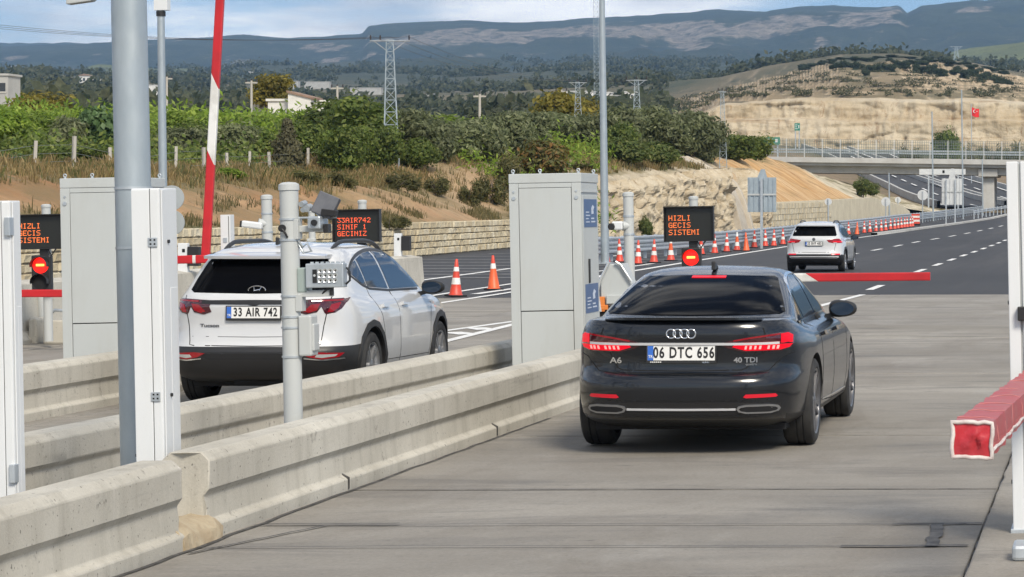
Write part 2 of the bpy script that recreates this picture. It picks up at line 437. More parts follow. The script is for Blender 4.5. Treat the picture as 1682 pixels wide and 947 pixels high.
def grid_obj(name, us, vs, fn, mats, smooth=None, attr=None):
    """a sheet: fn(u, v) -> point"""
    verts = [fn(u, v) for v in vs for u in us]
    nu = len(us)
    faces = [(j*nu+i, j*nu+i+1, (j+1)*nu+i+1, (j+1)*nu+i) for j in range(len(vs)-1) for i in range(nu-1)]
    me = bpy.data.meshes.new(name)
    me.from_pydata(verts, [], faces)
    for m in (mats if isinstance(mats, list) else [mats]): me.materials.append(m)
    if smooth is not None:
        me.shade_smooth()
    me.update()
    o = bpy.data.objects.new(name, me); COL.objects.link(o)
    return o
def frange(a, b, n): return [a + (b - a) * i / (n - 1) for i in range(n)]

# ---- base ground
k = NM('dry_ground')
c = k.mix(k.ramp(k.noise(0.3, 7, 0.65), 0.35, 0.65), (0.20, 0.15, 0.09), (0.30, 0.235, 0.15))
k.col(c).set(Roughness=0.95); k.bump(k.noise(3, 6, 0.7), 0.5, 0.1)
MAT['ground'] = k.m
g = struct(grid_obj('ground', frange(-420, 420, 30), frange(-260, 330, 40), lambda u, v: (u, v, grade(v) - 0.45), MAT['ground']))

# ---- asphalt
YJ0, DJ = 17.84, 4.243
YEND = YJ0 + DJ * 9.75
ys = frange(YEND + 0.02, 335, 90)
struct(grid_obj('asphalt_road', [-34, -25, -19, -14, -9, -4, 4, 14, 30, 60], ys, lambda u, v: (u, v, G(u, v) - 0.006), MAT['asphalt'], 30))
struct(grid_obj('asphalt_road', [-34, -28, -19.02], frange(-40, YEND + 0.02, 20), lambda u, v: (u, v, G(u, v) - 0.006), MAT['asphalt'], 30))
struct(grid_obj('asphalt_road', [8.02, 20, 60], frange(-40, YEND + 0.02, 20), lambda u, v: (u, v, G(u, v) - 0.006), MAT['asphalt'], 30))

# ---- concrete plaza: bays with open joints, each bay a slab
base = struct(grid_obj('plaza_pavement', [-19.0, -12, -9, -4, 0, 8.0], frange(YJ0 - 14 * DJ, YEND, 24), lambda u, v: (u, v, G(u, v) - 0.018), MAT['dirtline']))
cols = [(-19, -15), (-15, -11.6), (-11.6, -9.75), (-9.75, -6.5), (-6.5, -5.17), (-5.17, -0.74), (-0.74, 3.6), (3.6, 8.0)]
rows = [YJ0 + DJ * i for i in range(-8, 10)] + [YEND]
rng = random.Random(3)
for (x0, x1) in cols:
    for y0, y1 in zip(rows, rows[1:]):
        if y1 < 6 and not (-6 < x0 < 0): continue
        gp = 0.010 if x0 != -5.17 else 0.013
        a, b2, c0, d0 = x0 + gp, x1 - gp, y0 + gp, y1 - gp
        dz = rng.uniform(-0.002, 0.003)
        m = MB(); e = 0.006
        P = [(a, c0), (b2, c0), (b2, d0), (a, d0)]
        Q = [(a+e, c0+e), (b2-e, c0+e), (b2-e, d0-e), (a+e, d0-e)]
        vs = [(x, y, G(x, y) - 0.05) for x, y in P] + [(x, y, G(x, y) - e + dz) for x, y in P] + [(x, y, G(x, y) + dz) for x, y in Q]
        m.add(vs, [(0,1,5,4),(1,2,6,5),(2,3,7,6),(3,0,4,7),(4,5,9,8),(5,6,10,9),(6,7,11,10),(7,4,8,11),(8,9,10,11)])
        m.build('slab', MAT['pave'], base)

def strip(m, pts, w, z=0.006):
    """a flat ribbon lying on the ground along pts"""
    n = len(pts); L_, R_ = [], []
    for i, p in enumerate(pts):
        a = Vector(pts[max(i-1, 0)]); b = Vector(pts[min(i+1, n-1)]); d = (b - a).normalized(); s = Vector((d.y, -d.x)) * (w / 2 if not isinstance(w, list) else w[i] / 2)
        q = Vector(p)
        L_.append(q - s); R_.append(q + s)
    vs = [(p.x, p.y, G(p.x, p.y) + z) for p in L_ + R_]
    m.add(vs, [(i, i + n, i + n + 1, i + 1) for i in range(n - 1)])
def densify(pts, step):
    out_ = []
    for a, b in zip(pts, pts[1:]):
        n = max(1, int((Vector(b) - Vector(a)).length / step))
        out_ += [tuple(Vector(a).lerp(Vector(b), i / n)) for i in range(n)]
    return out_ + [pts[-1]]
def jit(pts, a, seed):
    r = random.Random(seed); return [(x + r.uniform(-a, a), y + r.uniform(-a, a)) for x, y in pts]

# sealed saw cuts across the near bay and two slanting feed cuts
for yy, x0, x1 in ((15.80, -5.12, -0.86), (14.77, -5.12, -0.95)):
    m = MB(); strip(m, jit(densify([(x0, yy), (x1, yy + 0.02)], 0.12), 0.006, int(yy * 10)), 0.016, 0.007); m.build('sealant_line', MAT['seal'], base)
m = MB(); strip(m, jit(densify([(-1.00, 14.74), (-1.02, 15.84)], 0.12), 0.012, 5), 0.075, 0.009); m.build('sealant_line', MAT['seal'], base)
m = MB(); strip(m, jit(densify([(-1.5, 14.76), (-0.78, 14.79)], 0.1), 0.012, 8), 0.05, 0.0095); m.build('sealant_line', MAT['seal'], base)
m = MB(); strip(m, jit(densify([(-1.3, 15.81), (-0.75, 15.84)], 0.1), 0.012, 9), 0.045, 0.0095); m.build('sealant_line', MAT['seal'], base)
m = MB(); strip(m, jit(densify([(-5.1, 14.5), (-4.72, 15.8)], 0.12), 0.008, 6), 0.022, 0.008); m.build('sealant_line', MAT['seal'], base)
m = MB(); strip(m, jit(densify([(-5.1, 15.86), (-4.3, 15.84)], 0.1), 0.012, 11), 0.032, 0.0095); m.build('sealant_line', MAT['seal'], base)
for i, yy in enumerate((YJ0, YJ0 + DJ)):
    m = MB(); strip(m, jit(densify([(-5.15, yy), (-0.76, yy)], 0.15), 0.004, i), 0.020, 0.0045); m.build('sealant_line', MAT['seal'], base)
m = MB(); strip(m, jit(densify([(-5.145, 12.0), (-5.15, YJ0), (-5.11, 24)], 0.3), 0.012, 21), 0.035, 0.005); m.build('sealant_line', MAT['seal'], base)

def blot(X, Y, rx, ry, seed, mat):
    n = 22; m = MB(); vs = [(X, Y, G(X, Y) + .008)]
    for i in range(n):
        a = 2*PI*i/n; k_ = 1 + .55*noise.noise(Vector((math.cos(a)*1.4, math.sin(a)*1.4, seed))) + .2*noise.noise(Vector((math.cos(a)*4, math.sin(a)*4, seed)))
        x, y = X + rx*k_*math.cos(a), Y + ry*k_*math.sin(a); vs.append((x, y, G(x, y) + .008))
    m.add(vs, [(0, 1+i, 1+(i+1) % n) for i in range(n)]); m.build('stain', MAT[mat], base)
MAT['oilstain'] = simple('old_oil_stain', (0.185, 0.158, 0.122), 0.85, col2=(0.28, 0.262, 0.232), scale=7, lo=.3, hi=.6)
MAT['oildark'] = simple('dark_oil_drip', (0.085, 0.08, 0.072), 0.6, col2=(0.18, 0.168, 0.15), scale=14)
# ---- painted lines
EDGE = [(-15.0, 62), (-15.3, 85), (-15.8, 106), (-16.4, 133), (-15.6, 172), (-12.9, 252), (-11.5, 290), (-10.2, 330)]
def line(pts, w=0.2, step=4, mat='line', z=0.006):
    m = MB(); strip(m, densify(pts, step), w, z); o = m.build('lane_marking', MAT[mat]); return struct(o)
line(EDGE, 0.24)
line([(-5.80, 50.5), (-5.55, YEND)], 0.16, 2, z=0.008)
line([(-19.4, 60), (-19.6, 74), (-20.1, 88), (-20.6, 110)], 0.2)
line([(-15.7, 59.5), (-16.0, 66), (-16.3, 78), (-16.5, 95)], 0.18)
line([(-14.2, 54), (-14.4, 63), (-15.2, 82)], 0.18, 2, z=0.008)
line([(-10.75, 42.0), (-10.35, 46.5), (-9.8, 55)], 0.17, 2, z=0.008)
line([(-9.75, 37.5), (-10.15, 45), (-10.4, 56)], 0.17, 2, z=0.008)
line([(-10.5, 41.8), (-10.0, 41.0)], 0.35, 2, z=0.0085)
line([(-10.5, 43.4), (-10.1, 42.6)], 0.35, 2, z=0.0085)
def dashes(tab, y0, y1, gap, ln, w):
    y = y0
    while y < y1:
        line([(interp(tab, y), y), (interp(tab, y + ln), y + ln)], w, 2); y += gap
dashes([(60, -5.7), (80, -5.92), (110, -6.06), (160, -6.1), (230, -4.6), (300, -2.2)], 62.8, 300, 9.0, 4.0, 0.2)
dashes([(60, -11.0), (120, -11.0), (150, -10.9), (185, -9.9), (228, -8.85), (300, -6.2)], 98, 300, 12.0, 5.0, 0.2)
for i, yy in enumerate((77, 81, 84.5, 88, 92, 97, 102, 108, 114)):      # transverse rumble strips
    line([(-27, yy), (interp([(b, a) for a, b in EDGE], yy) - 0.6, yy)], 0.55, 3, 'rumble', 0.005 + 0.0)

# ---- concrete barriers
PROF = [(0, 0), (0, 0.078), (-0.042, 0.106), (-0.056, 0.247), (-0.024, 0.290), (-0.028, 0.455), (-0.078, 0.505),
        (-0.255, 0.505), (-0.305, 0.455), (-0.305, 0.290), (-0.275, 0.247), (-0.29, 0.106), (-0.32, 0.078), (-0.32, 0)]
def barrier(name, label, p0, p1, hs=1.0, seed=1, step=0.35, prof=PROF, mat='barrier', rough_end=(False, False)):
    r = random.Random(seed)
    a = Vector(p0); b = Vector(p1); d = (b - a); n = max(2, int(d.length / step)); dn = d.normalized(); sx = Vector((dn.y, -dn.x))
    fine = []                                   # split the profile so the faces can be uneven
    for (u, w), (u2, w2) in zip(prof, prof[1:]):
        fine.append((u, w))
        if math.hypot(u2-u, w2-w) > 0.12: fine.append(((u+u2)/2, (w+w2)/2))
    fine.append(prof[-1])
    m = MB(); vs = []
    for i in range(n + 1):
        p = a.lerp(b, i / n)
        for (u, w) in fine:
            q = p + sx * u
            nz = 0.0035 * noise.noise(Vector((q.x * 3 + u * 9, q.y * 1.6, w * 6 + seed * 7)))
            e = 0.0
            if rough_end[0] and i == 0: e = 0.05 * noise.noise(Vector((u * 8, w * 8, seed)))
            if rough_end[1] and i == n: e = 0.05 * noise.noise(Vector((u * 8, w * 8, seed + 4)))
            q2 = q + sx * nz + dn * e
            vs.append((q2.x, q2.y, G(q.x, q.y) + w * hs + (nz * 0.7 if w > 0.05 else -0.01)))
    k_ = len(fine)
    fs = [(i*k_+j, i*k_+j+1, (i+1)*k_+j+1, (i+1)*k_+j) for i in range(n) for j in range(k_-1)]
    fs += [tuple(range(k_)), tuple(range((n+1)*k_-1, n*k_-1, -1))]
    m.add(vs, fs)
    o = m.build(name, MAT[mat], smooth=18, bevel=0.008)
    return tag(o, label, 'barrier')
bA1 = barrier('concrete_barrier', 'nearest pale concrete lane barrier, running out of the photo at the bottom left corner', (-5.16, 5.5), (-5.18, 14.72), 1.0, 1, rough_end=(False, True))
bA2 = barrier('concrete_barrier', 'long pale concrete barrier beside the dark sedan, starting at the broken tan end', (-5.20, 15.22), (-5.09, 31.5), 1.0, 2, rough_end=(True, False))
bB = barrier('concrete_barrier', 'concrete barrier alongside the white suv with roof rails, behind the camera post', (-7.21, 8), (-6.50, 31.5), 0.90, 3)
bC = barrier('concrete_barrier', 'concrete barrier between the two white posts at left, behind the thick steel pole', (-9.95, 9), (-9.93, 32), 1.0, 4)
PE = [(0, 0), (0, 0.08), (-0.1, 0.2), (-0.16, 0.9), (-0.45, 0.95), (-0.52, 0.2), (-0.6, 0.08), (-0.6, 0)]
bE = barrier('concrete_wall', 'tall concrete divider wall behind the white suv, under the stone wall', (-15.95, 24), (-15.95, 61.5), 1.0, 5, 0.8, PE)
# joints in the toe and the rough filling between the two near barriers
for yy in (YJ0 + 0.02, YJ0 + DJ):
    m = MB(); m.prism([(-0.03, 0), (0.006, 0), (0.006, 0.078), (-0.062, 0.115), (-0.08, 0.18), (-0.1, 0.15)], yy - 0.012, yy + 0.012, 'y')
    m.build('joint', MAT['seal'], bA2, loc=(-5.2 + 0.11 * (yy - 15.22) / 16.28, 0, 0))
r = random.Random(9)
m = MB()
vs = []
for i, y in enumerate(frange(14.66, 15.30, 9)):
    for (u, w) in ((0.015, -0.02), (0.0, 0.07), (-0.05, 0.115), (-0.14, 0.13), (-0.22, 0.12), (-0.28, 0.1), (-0.32, -0.02)):
        vs.append((-5.175 + u + r.uniform(-.018, .018), y, w + (r.uniform(-.018, .018) if w > 0 else 0)))
m.add(vs, [(i*7+j, i*7+j+1, (i+1)*7+j+1, (i+1)*7+j) for i in range(8) for j in range(6)] + [tuple(range(7)), tuple(range(62, 55, -1))])
tag(m.build('concrete_lump', MAT['barrier_tan'], smooth=35), 'rough tan lump of concrete filling the gap between the two near barriers', 'concrete lump')
# islands between the barriers and the kerb island on the right
def slab_island(name, poly, h, mat='pave'):
    m = MB(); n = len(poly)
    vs = [(x, y, G(x, y) - 0.05) for x, y in poly] + [(x, y, G(x, y) + h) for x, y in poly]
    m.add(vs, [(i, (i+1) % n, n+(i+1) % n, n+i) for i in range(n)] + [tuple(range(n, 2*n))])
    return struct(m.build(name, MAT[mat], bevel=0.015))
slab_island('traffic_island', [(-7.1, 5), (-5.44, 5), (-5.38, 38), (-6.55, 38)], 0.12)
slab_island('traffic_island', [(-11.9, 8), (-10.22, 8), (-10.2, 40), (-11.9, 40)], 0.14)
slab_island('traffic_island', [(-17.0, 8), (-15.3, 8), (-15.3, 40), (-17.0, 40)], 0.02)
kx = [(-0.72 + 0.012 * noise.noise(Vector((y * 2.1, 3, 0))), y) for y in frange(4, 24, 60)]
o = slab_island('traffic_island', kx[::-1] + [(1.6, 4), (1.6, 24)], 0.075)
m = MB(); strip(m, jit(densify([(-0.735, 8), (-0.732, 24)], 0.15), 0.008, 31), 0.022, 0.005); m.build('sealant_line', MAT['seal'], base)

# ================================================================== LEFT BANK, CUTTING, EMBANKMENT
CUT = [(10, -29.2), (80, -29.0), (109, -28.6), (130, -29.6), (150, -28.6), (165, -26.2), (180, -24.7), (210, -23.2), (240, -21.8), (270, -20.4), (300, -17.5)]
def cutx(Y): return interp(CUT, Y)
PRO = [
 (10,  [(0,1.25),(0.6,1.4),(1.4,1.75),(4.2,2.85),(8.0,3.1),(10,3.25),(14,3.45),(40,4.2),(90,6.0),(180,9)]),
 (100, [(0,1.25),(0.6,1.4),(1.4,1.75),(4.2,2.9),(8.0,3.2),(10,3.35),(14,3.6),(40,4.4),(90,6.4),(180,10)]),
 (122, [(0,1.25),(0.6,1.4),(1.4,1.75),(4.2,2.95),(8.0,3.4),(10,3.6),(14,3.9),(40,4.8),(90,6.8),(180,10)]),
 (140, [(0,1.3),(0.6,1.45),(1.6,1.8),(4.6,3.0),(8.0,4.3),(10,4.7),(14,5.0),(40,5.8),(90,7.2),(180,11)]),
 (149, [(0,0.0),(0.5,1.6),(1.1,2.6),(2.0,3.3),(5.5,4.5),(9,5.4),(14,5.8),(40,6.4),(90,7.5),(180,11)]),
 (152, [(0,0.0),(0.35,1.6),(0.6,2.6),(1.0,3.7),(4.5,4.6),(9,5.6),(14,5.9),(40,6.5),(90,7.6),(180,11)]),
 (170, [(0,0.0),(0.35,1.6),(0.6,2.9),(1.0,4.2),(4.0,4.9),(9,5.7),(14,6.0),(40,6.5),(90,7.6),(180,11)]),
 (174, [(0,0.0),(0.5,1.6),(0.9,3.0),(1.4,4.4),(4.0,5.2),(9,5.9),(14,6.2),(40,6.6),(90,7.6),(180,11)]),
 (181, [(0,0.0),(0.4,2.0),(0.9,2.7),(2.0,3.5),(4.5,5.2),(9,6.1),(14,6.4),(40,6.8),(90,7.8),(180,11)]),
 (215, [(0,2.0),(0.4,2.1),(0.9,2.3),(2.2,3.2),(5.6,5.4),(9,6.2),(14,6.6),(40,7.0),(90,7.8),(180,11)]),
 (235, [(0,2.0),(0.4,2.1),(0.9,2.2),(2.2,2.9),(5.6,4.8),(9,6.0),(14,6.7),(40,7.2),(90,7.8),(180,11)]),
 (262, [(0,1.2),(0.4,1.3),(0.9,1.5),(2.2,2.0),(5.6,3.1),(9,4.4),(14,5.8),(40,7.0),(90,7.8),(180,11)]),
 (290, [(0,0.1),(0.4,0.2),(0.9,0.3),(2.2,0.6),(5.6,1.5),(9,2.6),(14,4.2),(40,6.6),(90,7.8),(180,11)]),
 (312, [(0,0.0),(0.4,0.1),(0.9,0.2),(2.2,0.3),(5.6,0.9),(9,1.9),(14,3.4),(40,6.4),(90,7.8),(180,11)]),
]
def bank_smooth(Y, t):
    if Y <= PRO[0][0]: return interp(PRO[0][1], t)
    for (a, p), (b, q) in zip(PRO, PRO[1:]):
        if Y <= b:
            s = (Y - a) / (b - a); return lerp(interp(p, t), interp(q, t), s)
    return interp(PRO[-1][1], t)
def bank(Y, t):
    z = bank_smooth(Y, t)
    w = sstep(0.3, 3.0, t)
    z += w * (0.32 * fnoise(Y * 0.16, t * 0.22, 1.0, 4) + 0.13 * fnoise(Y * 0.6, t * 0.55, 7.0, 4))
    if 145 < Y < 182 and t < 5: pass
    # gullies washed into the bare slope
    if 1.2 < t < 8 and Y < 148: z -= 0.22 * max(0.0, noise.noise(Vector((Y * 0.45 + t * 0.12, 2.0, 0.0)))) * sstep(1.2, 3, t)
    if 184 < Y < 262 and t > .9:
        e_ = sstep(184, 192, Y) * (1 - sstep(246, 262, Y)) * sstep(.9, 2, t) * (1 - sstep(6.5, 9, t))
        z -= e_ * (0.34 * abs(noise.noise(Vector((Y * 0.75 + t * .25, 3.0, t * .08)))) + 0.12 * noise.noise(Vector((Y * 2.2, t * .5, 5))))
    # a mound with bare earth behind the tall pylon
    z += 0.75 * math.exp(-((Y - 139) / 6.0) ** 2 - ((t - 6.5) / 2.6) ** 2)
    return grade(Y) + z
def hill(X, Y):            # ground height on the bank at a plan point
    return bank(Y, max(0.0, cutx(Y) - X))
ts = [0, .12, .25, .35, .5, .7, .95, 1.2, 1.5, 1.9, 2.3, 2.8, 3.3, 3.8, 4.3, 4.8, 5.3, 5.9, 6.5, 7.1, 7.7, 8.3, 9, 9.8, 10.6, 12, 14, 17, 21, 27, 35, 45, 60, 80, 110, 150, 180]
yr = frange(10, 60, 30)[:-1] + frange(60, 144, 150)[:-1] + frange(144, 236, 260)[:-1] + frange(236, 312, 90)
def bank_pt(t, Y):
    X = cutx(Y) - t
    z = bank(Y, t)
    rock = sstep(146, 151, Y) * (1 - sstep(184, 196, Y)) * (1 - sstep(1.1, 3.2, t))
    if rock > 0:
        h = z - grade(Y)
        n = 0.34 * fnoise(Y * 0.5, h * 1.1, 5.0, 6) + 0.22 * abs(fnoise(Y * 1.3, h * 0.5, 9.0, 5))
        X += rock * n * sstep(0.0, 0.5, h); z += rock * 0.12 * fnoise(Y * 0.9, h, 3.0, 4)
    return (X, Y, z)
bk = struct(grid_obj('hillside', ts, yr, bank_pt, [], 30))
k = NM('bank_earth')
ge = k.n('ShaderNodeNewGeometry'); sp = k.n('ShaderNodeSeparateXYZ'); k.l(ge.outputs['Position'], sp.inputs[0])
def at_y(a, b): return k.ramp_map(sp.outputs['Y'], a, b)
def rmap(k, src, a, b):
    mr = k.n('ShaderNodeMapRange'); mr.inputs['From Min'].default_value = a; mr.inputs['From Max'].default_value = b; k.l(src, mr.inputs[0]); return mr.outputs[0]
nz = k.noise(0.25, 7, 0.65); nz2 = k.noise(1.6, 7, 0.7)
earth = k.mix(k.ramp(nz, 0.35, 0.65), (0.38, 0.195, 0.085), (0.48, 0.31, 0.165))
earth = k.mix(k.mix(1, rmap(k, sp.outputs['Y'], 108, 128), (0.6, 0.6, 0.6), 'MULTIPLY'), earth, (0.46, 0.345, 0.215))
earth = k.mix(k.ramp(nz2, 0.55, 0.72), earth, (0.24, 0.155, 0.085))
pebble = k.ramp(k.noise(7, 4, 0.8), 0.60, 0.70)
earth = k.mix(k.mix(1, pebble, (0.5, 0.5, 0.5), 'MULTIPLY'), earth, (0.50, 0.42, 0.30))
rockc = k.mix(k.ramp(k.noise(0.8, 8, 0.7), 0.35, 0.68), (0.42, 0.345, 0.235), (0.62, 0.545, 0.41))
rockc = k.mix(k.ramp(k.noise(1.1, 7, 0.7, (1, 1, 3.5), dist=1.5), 0.56, 0.70), rockc, (0.30, 0.235, 0.15))
rockc = k.mix(k.ramp(k.noise(3.2, 5, 0.7, (1, 1, .3)), 0.62, 0.74), rockc, (0.66, 0.60, 0.49))
c1 = k.mix(rmap(k, sp.outputs['Y'], 141, 147), earth, rockc)
# the graded ochre embankment with streaks running down it
ochre = k.mix(k.ramp(k.noise(0.5, 6, 0.6, (0.25, 2.4, 0.2), dist=0.4), 0.36, 0.64), (0.46, 0.265, 0.105), (0.64, 0.45, 0.25))
ochre = k.mix(k.ramp(k.noise(1.7, 5, 0.6, (0.1, 2.0, 0.1)), 0.54, 0.66), ochre, (0.34, 0.185, 0.075))
c1 = k.mix(rmap(k, sp.outputs['Y'], 188, 196), c1, ochre)
pale = k.mix(k.ramp(nz2, 0.4, 0.6), (0.55, 0.48, 0.35), (0.63, 0.56, 0.42))
c1 = k.mix(rmap(k, sp.outputs['Y'], 236, 240), c1, pale)
# grass and litter take over on the flatter top
nzz = k.n('ShaderNodeSeparateXYZ'); k.l(ge.outputs['Normal'], nzz.inputs[0])
flat = rmap(k, nzz.outputs['Z'], 0.86, 0.97)
grass = k.mix(k.ramp(k.noise(0.5, 6, 0.65), 0.4, 0.6), (0.22, 0.165, 0.075), (0.12, 0.115, 0.045))
gm = k.mix(1, flat, k.ramp(k.noise(0.35, 6, 0.6), 0.38, 0.56), 'MULTIPLY')
c1 = k.mix(gm, c1, grass)
k.col(c1).set(Roughness=0.95); k.bump(k.noise(2.2, 8, 0.75), 0.8, 0.25)
bk.data.materials.append(k.m); MAT['bank'] = k.m

# ---- broken rock faces of the cutting
def rock_face(label_, ya, yb, hs, dx):
    ny = int((yb - ya) / 0.14); nv = 40
    def f(Y, v):
        e = sstep(ya, ya + 1.2, Y) * (1 - sstep(yb - 1.2, yb, Y))
        h = interp(hs, Y)
        z = -0.3 + (h + 0.3) * v
        p = Vector((Y * 0.55, z * 0.75, 3.0))
        dist, pts_ = noise.voronoi(p + Vector((0.25 * noise.noise(p * 1.7), 0.3 * noise.noise(p * 1.3 + Vector((9, 0, 0))), 0)))
        blk = noise.noise(pts_[0] * 7.3)
        crack = clamp((dist[1] - dist[0]) * 4.5)
        strata = 0.16 * noise.noise(Vector((Y * 0.08, z * 2.6, 7)))
        d_ = 0.42 * blk + strata + 0.20 * crack + 0.30 * fnoise(Y * 0.9, z * 1.3, 2.0, 6) + 0.45 * fnoise(Y * 0.22, z * 0.25, 5.0, 3)
        lean = 0.30 * v + 0.5 * sstep(.86, 1.0, v)
        return (cutx(Y) + dx + d_ * (0.35 + .65 * e) - lean - 1.1 * (1 - e), Y, grade(Y) + z + 0.10 * blk)
    return struct(grid_obj('rock_face', frange(ya, yb, ny), frange(0, 1, nv), f, MAT['rockface']))
k = NM('rock_face_stone'); MAT['rockface'] = k.m
c = k.mix(k.ramp(k.noise(0.6, 8, 0.72), 0.34, 0.66), (0.40, 0.315, 0.20), (0.62, 0.545, 0.41))
c = k.mix(k.ramp(k.noise(0.9, 7, 0.75, (1, 1, 3.0), dist=1.2), 0.54, 0.68), c, (0.33, 0.24, 0.14))
c = k.mix(k.ramp(k.noise(2.4, 6, 0.75), 0.60, 0.72), c, (0.66, 0.60, 0.50))
c = k.mix(k.ramp(k.noise(1.4, 5, 0.7, (1, 1, 0.4)), 0.64, 0.74), c, (0.22, 0.17, 0.10))
k.col(c).set(Roughness=0.95); k.bump(k.noise(3.5, 8, 0.8), 0.9, 0.12)
rock_face('', 147.5, 176.4, [(147, 2.4), (152, 3.5), (165, 4.2), (176, 4.5)], 0.25)
rock_face('', 180.4, 187.5, [(180, 4.6), (184, 4.4), (187.5, 3.6)], 0.45)

# concrete drainage chute down the cutting
m = MB()
def chute_pt(t, Y): return Vector((cutx(Y) - t, Y, grade(Y) + bank_smooth(Y, t)))
tt = [0.0, 0.3, 0.6, 0.9, 1.2, 1.6, 2.4, 3.4, 4.6]
for side in (0, 1):
    vs = []
    Y0, Y1 = (176.2, 180.2) if side == 0 else (179.4, 180.2)
    for t in tt:
        a = chute_pt(t, 178)
        top = 0.32 if side == 0 else 0.62
        vs += [(a.x + top, Y0, a.z + 0.15), (a.x + top, Y1, a.z + 0.15), (a.x - 0.6, Y1, a.z - 0.3), (a.x - 0.6, Y0, a.z - 0.3)]
    m.add(vs, [(i*4+j, i*4+(j+1) % 4, (i+1)*4+(j+1) % 4, (i+1)*4+j) for i in range(len(tt)-1) for j in range(4)] + [(0,1,2,3), tuple(len(vs)-1-i for i in range(4))])
tag(m.build('drainage_chute', simple('chute_concrete', (0.50, 0.45, 0.37), 0.9, col2=(0.42, 0.36, 0.28), scale=1.2), bevel=0.05), 'pale concrete drainage chute running down the rock cutting', 'drain')

# ---- tan stone retaining wall, course by course
wall = thing('stone_wall', 'long low wall of tan squared stones at the foot of the red earth bank', 'stone wall', (0, 0, 0))
wy0, wy1 = 66, 149
mm = MB(); vs = []
yw = frange(wy0, wy1, 60)
for y in yw:
    x = cutx(y); vs += [(x + 0.02, y, G(x, y) - 0.2), (x + 0.02, y, G(x, y) + 1.40), (x - 0.5, y, G(x, y) + 1.40), (x - 0.5, y, G(x, y) - 0.2)]
mm.add(vs, [(i*4+j, i*4+(j+1) % 4, (i+1)*4+(j+1) % 4, (i+1)*4+j) for i in range(59) for j in range(4)] + [(0,1,2,3), tuple(len(vs)-1-i for i in range(4))])
mm.build('mortar_core', MAT['mortar'], wall)
r = random.Random(11)
def stone_mesh(i):
    b = MB(); q = 0.13
    def P(x, y, z): return (x + r.uniform(-.05, .05), y + r.uniform(-.04, .04), z + r.uniform(-.04, .04))
    o_ = [(-.5,-.5),(.5,-.5),(.5,.5),(-.5,.5)]
    vs = [P(-.5, a, c_) for a, c_ in o_] + [P(.3, a, c_) for a, c_ in o_] + [P(.5 + r.uniform(-.1,.15), a*(1-q*2), c_*(1-q*2)) for a, c_ in o_]
    b.add(vs, [(i, (i+1) % 4, 4+(i+1) % 4, 4+i) for i in range(4)] + [(4+i, 4+(i+1) % 4, 8+(i+1) % 4, 8+i) for i in range(4)] + [(8,9,10,11)])
    return b
sm = [stone_mesh(i).mesh('stone', MAT['stone']) for i in range(7)]
cells = []
hs_ = [0.0, 0.31, 0.57, 0.86, 1.12, 1.42]
for ci in range(5):
    y = wy0 + r.uniform(0, .3)
    while y < wy1 - 0.2:
        w = r.choice((0.34, 0.42, 0.5, 0.58, 0.66, 0.78)) * r.uniform(.9, 1.1)
        cells.append((y + w/2, ci, w - 0.03)); y += w
vis = lambda Y: VPX + cutx(Y) * FOC / Y
# the stones that show largest: nearest ones the photo shows
def seen(c):
    X = vis(c[0]); return (-5 < X < 105) or (292 < X < 560) or (600 < X < 838)
cells.sort(key=lambda c: (not seen(c), c[0]))
rest = MB()
for n, (y, ci, w) in enumerate(cells):
    x = cutx(y); z0, z1 = hs_[ci], hs_[ci+1]
    loc = (x + 0.0, y, G(x, y) + (z0 + z1) / 2)
    sc = (0.16 * r.uniform(.8, 1.25), w, (z1 - z0) - 0.03)
    if n < 298:
        place('stone', r.choice(sm), wall, loc, (0, 0, 0), sc)
    else:
        me = r.choice(sm)
        rest.add([(v.co.x*sc[0]+loc[0], v.co.y*sc[1]+loc[1], v.co.z*sc[2]+loc[2]) for v in me.vertices], [tuple(p.vertices) for p in me.polygons])
stuff(rest.build('stone', MAT['stone'], wall))

# ---- pale low wall under the embankment
w2 = thing('stone_wall', 'pale block wall under the ochre embankment, beyond the white suv in the distance', 'stone wall', (0, 0, 0))
core = MB(); vs = []; yy2 = frange(186, 268, 40)
def w2h(y): return interp([(186, 2.15), (240, 2.3), (262, 1.35), (268, 0.7)], y)
for y in yy2:
    x = cutx(y); h = w2h(y); vs += [(x + 0.32, y, grade(y) - 0.3), (x + 0.2, y, grade(y) + h), (x - 0.5, y, grade(y) + h), (x - 0.5, y, grade(y) - 0.3)]
core.add(vs, [(i*4+j, i*4+(j+1) % 4, (i+1)*4+(j+1) % 4, (i+1)*4+j) for i in range(39) for j in range(4)] + [(0,1,2,3), tuple(len(vs)-1-i for i in range(4))])
MAT['palewall'] = simple('pale_render', (0.60, 0.54, 0.40), 0.9, col2=(0.51, 0.45, 0.33), scale=0.8, bump=0.4, bscale=6)
core.build('rendered_core', MAT['palewall'], w2)
bl = MB(); MAT['stone2'] = stone_mat('pale_block', (0.54, 0.47, 0.33), (0.60, 0.535, 0.40), (0.66, 0.60, 0.46), 0.4)
for ci in range(5):
    y = 186.2
    while y < 214:
        w = r.uniform(0.5, 1.0)
        x = cutx(y); z0 = grade(y) + ci * 0.42
        xs = x + 0.32 - 0.12 * (ci * 0.42) / 2.2
        bl.bx(xs - 0.06, xs + r.uniform(.05, .1), y, y + w - 0.05, z0 + .02, z0 + 0.40); y += w
stuff(bl.build('block', MAT['stone2'], w2))

